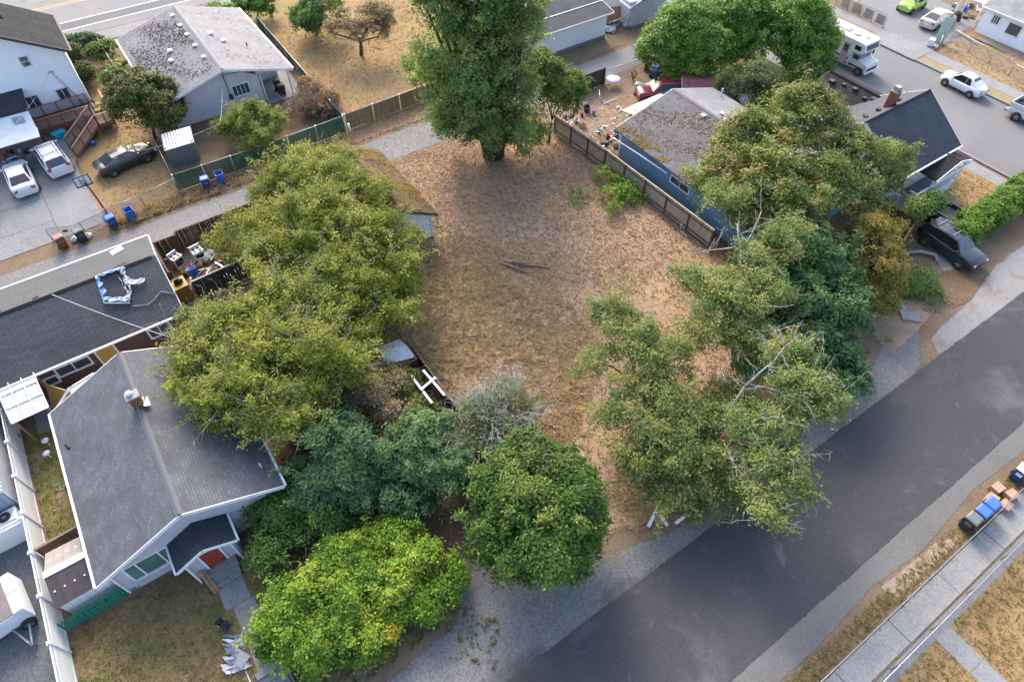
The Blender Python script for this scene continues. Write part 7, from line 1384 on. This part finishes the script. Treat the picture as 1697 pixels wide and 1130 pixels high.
def tufts(name, label, cat, polys, mat, ht=.18, blades=5, wd=.03, lean=.8):
    xs = []; ys = []
    for pl in polys: x, y = scatter(*pl); xs.append(x); ys.append(y)
    x, y = np.concatenate(xs), np.concatenate(ys); K = len(x); N = K*blades
    b = np.stack([np.repeat(x, blades), np.repeat(y, blades), np.full(N, .015)], 1); b[:,:2] += rng.normal(0,.05,(N,2))
    a = rng.uniform(0, 6.283, N); h_ = ht*rng.uniform(.5,1.4,N)*np.repeat(rng.uniform(.6,1.3,K), blades); d = np.stack([np.cos(a), np.sin(a), np.zeros(N)], 1); s = np.stack([-np.sin(a), np.cos(a), np.zeros(N)], 1)*(wd*rng.uniform(.6,1.4,(N,1)))
    tip = b+d*(h_*lean*rng.uniform(.3,1.2,N))[:,None]+np.stack([np.zeros(N), np.zeros(N), h_], 1)
    V = np.stack([b-s, b+s, tip], 1).reshape(-1,3); ti = np.repeat(rng.normal(.5,.2,K), blades)+rng.normal(0,.12,N)
    o = quad_mesh(name, V, ti, mat, tri=True); tag(o, label, cat, kind='stuff'); return o
def litter(name, label, polys, mat, size=.11):
    xs = []; ys = []
    for pl in polys: x, y = scatter(*pl); xs.append(x); ys.append(y)
    x, y = np.concatenate(xs), np.concatenate(ys); N = len(x); pos = np.stack([x, y, rng.uniform(.045,.075,N)], 1)
    nr = unit(np.stack([rng.normal(0,.35,N), rng.normal(0,.35,N), np.ones(N)], 1)); ax = unit(np.cross(nr, rng.normal(size=(N,3)))); bx = np.cross(nr, ax); L = size*rng.uniform(.6,1.4,(N,1))
    V = np.stack([pos-ax*L*.5, pos+bx*L*.32, pos+ax*L*.5, pos-bx*L*.32], 1).reshape(-1,3)
    o = quad_mesh(name, V, rng.random(N), mat); tag(o, label, 'leaves', kind='stuff'); return o
def roof_litter(parent, a, b, c, d, n, mat, size, s=.5, ph=1, thr=.5):
    """leaves lying on a roof slope"""
    a, b, c, d = [np.array(q, float) for q in (a, b, c, d)]; u, v = rng.random(n), rng.random(n); nr = unit(np.cross(b-a, d-a)); nr = nr if nr[2] > 0 else -nr
    p = a+(b-a)*u[:,None]+(d-a)*v[:,None]; k = patchy(p[:,0]*1.3+p[:,2], p[:,1], s, ph)+rng.normal(0,.13,n) > thr; p = p[k]; N = len(p)
    nn = unit(nr+rng.normal(0,.22,(N,3))); ax = unit(np.cross(nn, rng.normal(size=(N,3)))); bx = np.cross(nn, ax); L = size*rng.uniform(.5,1.4,(N,1)); p = p+nr*.03
    V = np.stack([p-ax*L*.5, p+bx*L*.35, p+ax*L*.5, p-bx*L*.35], 1).reshape(-1,3); o = quad_mesh('roof_leaves', V, rng.random(N), mat, parent, ORG[parent.name]); o['kind'] = 'stuff'; return o
RL = mk_leaf('roof_leaf', [(.13,.075,.05),(.18,.11,.075),(.24,.155,.105)], .05, .85); RD = mk_leaf('roof_moss', [(.05,.042,.038),(.075,.06,.052),(.10,.085,.07)], .05, .9); RM = mk_leaf('gold_moss', [(.20,.13,.03),(.27,.18,.045),(.22,.15,.07)], .05, .9)
OB = bpy.data.objects
roof_litter(OB['blue_house'], (32.3,18,2.72), (32.3,32.6,2.72), (38,32.6,4.2), (38,18,4.2), 3000, RL, .17, .55, 1.2, .52); roof_litter(OB['blue_house'], (32.3,27,2.72), (32.3,32.7,2.72), (33.2,32.7,2.95), (33.2,27,2.95), 700, RM, .16, 1.6, 2, .5)
roof_litter(OB['lavender_house'], (3.2,57,2.8), (3.2,69.5,2.8), (8.2,69.5,4.15), (8.2,57,4.15), 3000, RD, .17, .4, .4, .48); roof_litter(OB['lavender_house'], (14.3,57,2.75), (14.3,69.5,2.75), (9,69.5,4.2), (9,57,4.2), 500, RD, .12, .4, .4, .5)
roof_litter(OB['old_garage'], (15.5,32.3,2.33), (15.5,41,2.33), (13.1,41,3.73), (13.1,32.3,3.73), 2600, RM, .16, .9, 3, .5); roof_litter(OB['old_garage'], (15.5,32.3,2.33), (15.5,41,2.33), (13.1,41,3.73), (13.1,32.3,3.73), 1600, RL, .12, .8, 1, .45)
roof_litter(OB['back_awning'], (35.1,34.9,2.29), (39.4,35,2.29), (39.5,33.1,2.54), (35.4,33,2.54), 260, RL, .16, 1.2, 1, .5)
STRAWB = mk_leaf('straw_blade', [(.30,.20,.10),(.42,.30,.16),(.54,.40,.225),(.64,.50,.31)], .25, .8); GREENB = mk_leaf('grass_blade', [(.07,.10,.025),(.12,.15,.035),(.20,.19,.06),(.30,.23,.11)], .3, .7)
LITR = mk_leaf('fallen_leaf', [(.20,.105,.06),(.32,.19,.12),(.43,.29,.19),(.56,.43,.31)], .1, .8)
LOTP = [(9,17.4),(9,24),(11.6,31.5),(15.8,32.3),(16,41.8),(30.5,41.6),(30.8,21),(33.5,13),(34,8.8),(30,6.8),(13.8,6.6),(10.5,8.2),(8.4,11.5)]
litter('yard_debris', 'pale scraps and rubbish strewn over the bare yard behind the blue house', [([(31.3,33.3),(36,33.3),(38,36),(37,41),(31.3,41)], 7, .7, .7, 2), ([(-1.2,36.3),(4.5,36.5),(4.5,39.5),(-1.2,39.5)], 14, .3, .9, 1)], mk_leaf('scrap', [(.10,.08,.07),(.30,.28,.26),(.55,.54,.52),(.7,.7,.7),(.25,.3,.36)], .02, .7), .2)
tufts('dry_grass', 'matted dry straw grass covering the vacant lot', 'grass', [([(9.1,17.6),(9,24),(11.5,31.5),(17,32),(20,26),(19,17),(12,12)], 42, .5, .9, 1), (LOTP, 13, .7, .5, 2), ([(13.4,6.8),(30,7),(33.4,9),(31,11.5),(16,11.5),(12.2,9.6)], 36, .5, .8, 3)], STRAWB, .12, 5, .03, 1.7)
litter('fallen_leaves', 'fallen leaves strewn over the back of the dry lot', [([(16.2,31),(16.2,41.8),(30.8,41.6),(30.8,22),(24,20),(19,24)], 55, .6, .45, 1), ([(16.5,36.5),(16.5,42.3),(30.6,42.2),(30.6,35)], 70, .3, .6, 2), (LOTP, 14, .5, .5, 4), ([(15.8,46.2),(32,46.4),(32,48.4),(15.8,48.2)], 40, .3, .6, 5), ([(16,42.1),(31,42.3),(31,46),(16,45.8)], 9, .3, .6, 5)], LITR, .12)
litter('yard_leaves', 'brown leaves littering the bare yard and fence strip', [([(31.2,33.3),(40,33.3),(40,41.8),(31.2,41.8)], 22, .6, .6, 1), ([(31.3,18),(32.6,18),(32.6,33),(31.3,33)], 14, .3, .6, 2), ([(-1.2,9.8),(8,10),(8.3,23),(8,32),(-1,32)], 12, .4, .6, 3), ([(36,6.9),(42,7),(42,12),(35,11.5)], 14, .4, .6, 7), ([(57.0,0),(57.4,0),(57.4,40),(57.0,40)], 30, 0)], LITR, .12)
tufts('straw_tussocks', 'lumpy straw tussocks on the near left half of the dry lot', 'grass', [([(9.2,17.6),(9.1,24),(11.6,31),(16,31),(17.5,25),(16.5,16),(12,12.5)], 6, .5, .9, 1), ([(13.6,6.9),(30,7.2),(32.5,9),(24,11),(14,10)], 4, .5, .9, 2)], STRAWB, .24, 16, .03, 1.5)
tufts('lawn_grass', 'short patchy green and brown grass of the bungalow lawn', 'grass', [([(-12.6,5),(-12.6,18.2),(-6.4,18.2),(-6.2,13),(-5.2,8)], 60, .5, 1.1, 3), ([(-12.6,22.4),(-10.2,22.4),(-10.2,30.5),(-12.6,31)], 60, .3, 1.4, 5)], GREENB, .075, 5, .022, 1.4)
tufts('verge_grass', 'dry and green grass along the road verge', 'grass', [([(8,-2.1),(45,-2.1),(45,-3.0),(8,-3.0)], 55, .5, 1.2, 2), ([(14,-4.85),(20.8,-4.85),(20.8,-12),(14,-12)], 34, .4, .8, 1), ([(22,-4.85),(40,-4.85),(40,-14),(22,-14)], 34, .4, .8, 4)], mk_leaf('verge_blade', [(.09,.11,.03),(.20,.165,.06),(.34,.24,.12),(.46,.34,.19)], .3, .8), .08, 5, .025, 1.5)
tufts('alley_weeds', 'tall dry weeds along the chain link alley fence', 'weeds', [([(-4.2,46.2),(1.2,46.4),(1.2,47.9),(-4.2,47.2)], 42, .4, 1.6, 1), ([(1.4,46.2),(15.6,46.4),(15.6,48.1),(1.4,48)], 14, .5, 1.2, 2)], STRAWB, .34, 7, .035, .8)
tufts('yard_grass', 'dry golden grass of the yards beyond the alley', 'grass', [([(16,49),(34,49.3),(34,70),(16,70)], 9, .6, .5, 1), ([(-4.7,47.6),(1.1,48),(1.3,75),(-1.4,75),(-1.4,62)], 14, .5, .6, 2), ([(46,11.4),(55.5,11.6),(55.5,17),(46,16)], 16, .4, .6, 2), ([(70.8,8),(77,8),(77.5,28),(70.8,27.8)], 12, .5, .6, 3)], STRAWB, .09, 5, .035, 1.8)
tufts('gravel_weeds', 'small weeds growing through the gravel apron', 'weeds', [([P(730,985),P(830,1020),P(820,1110),P(740,1090)], 14, 1, 2.2, 1), ([(-4,8.4),(2,8.7),(1,9.8),(-4,9.8)], 30, .6, 1.6, 2)], GREENB, .12, 6, .03)
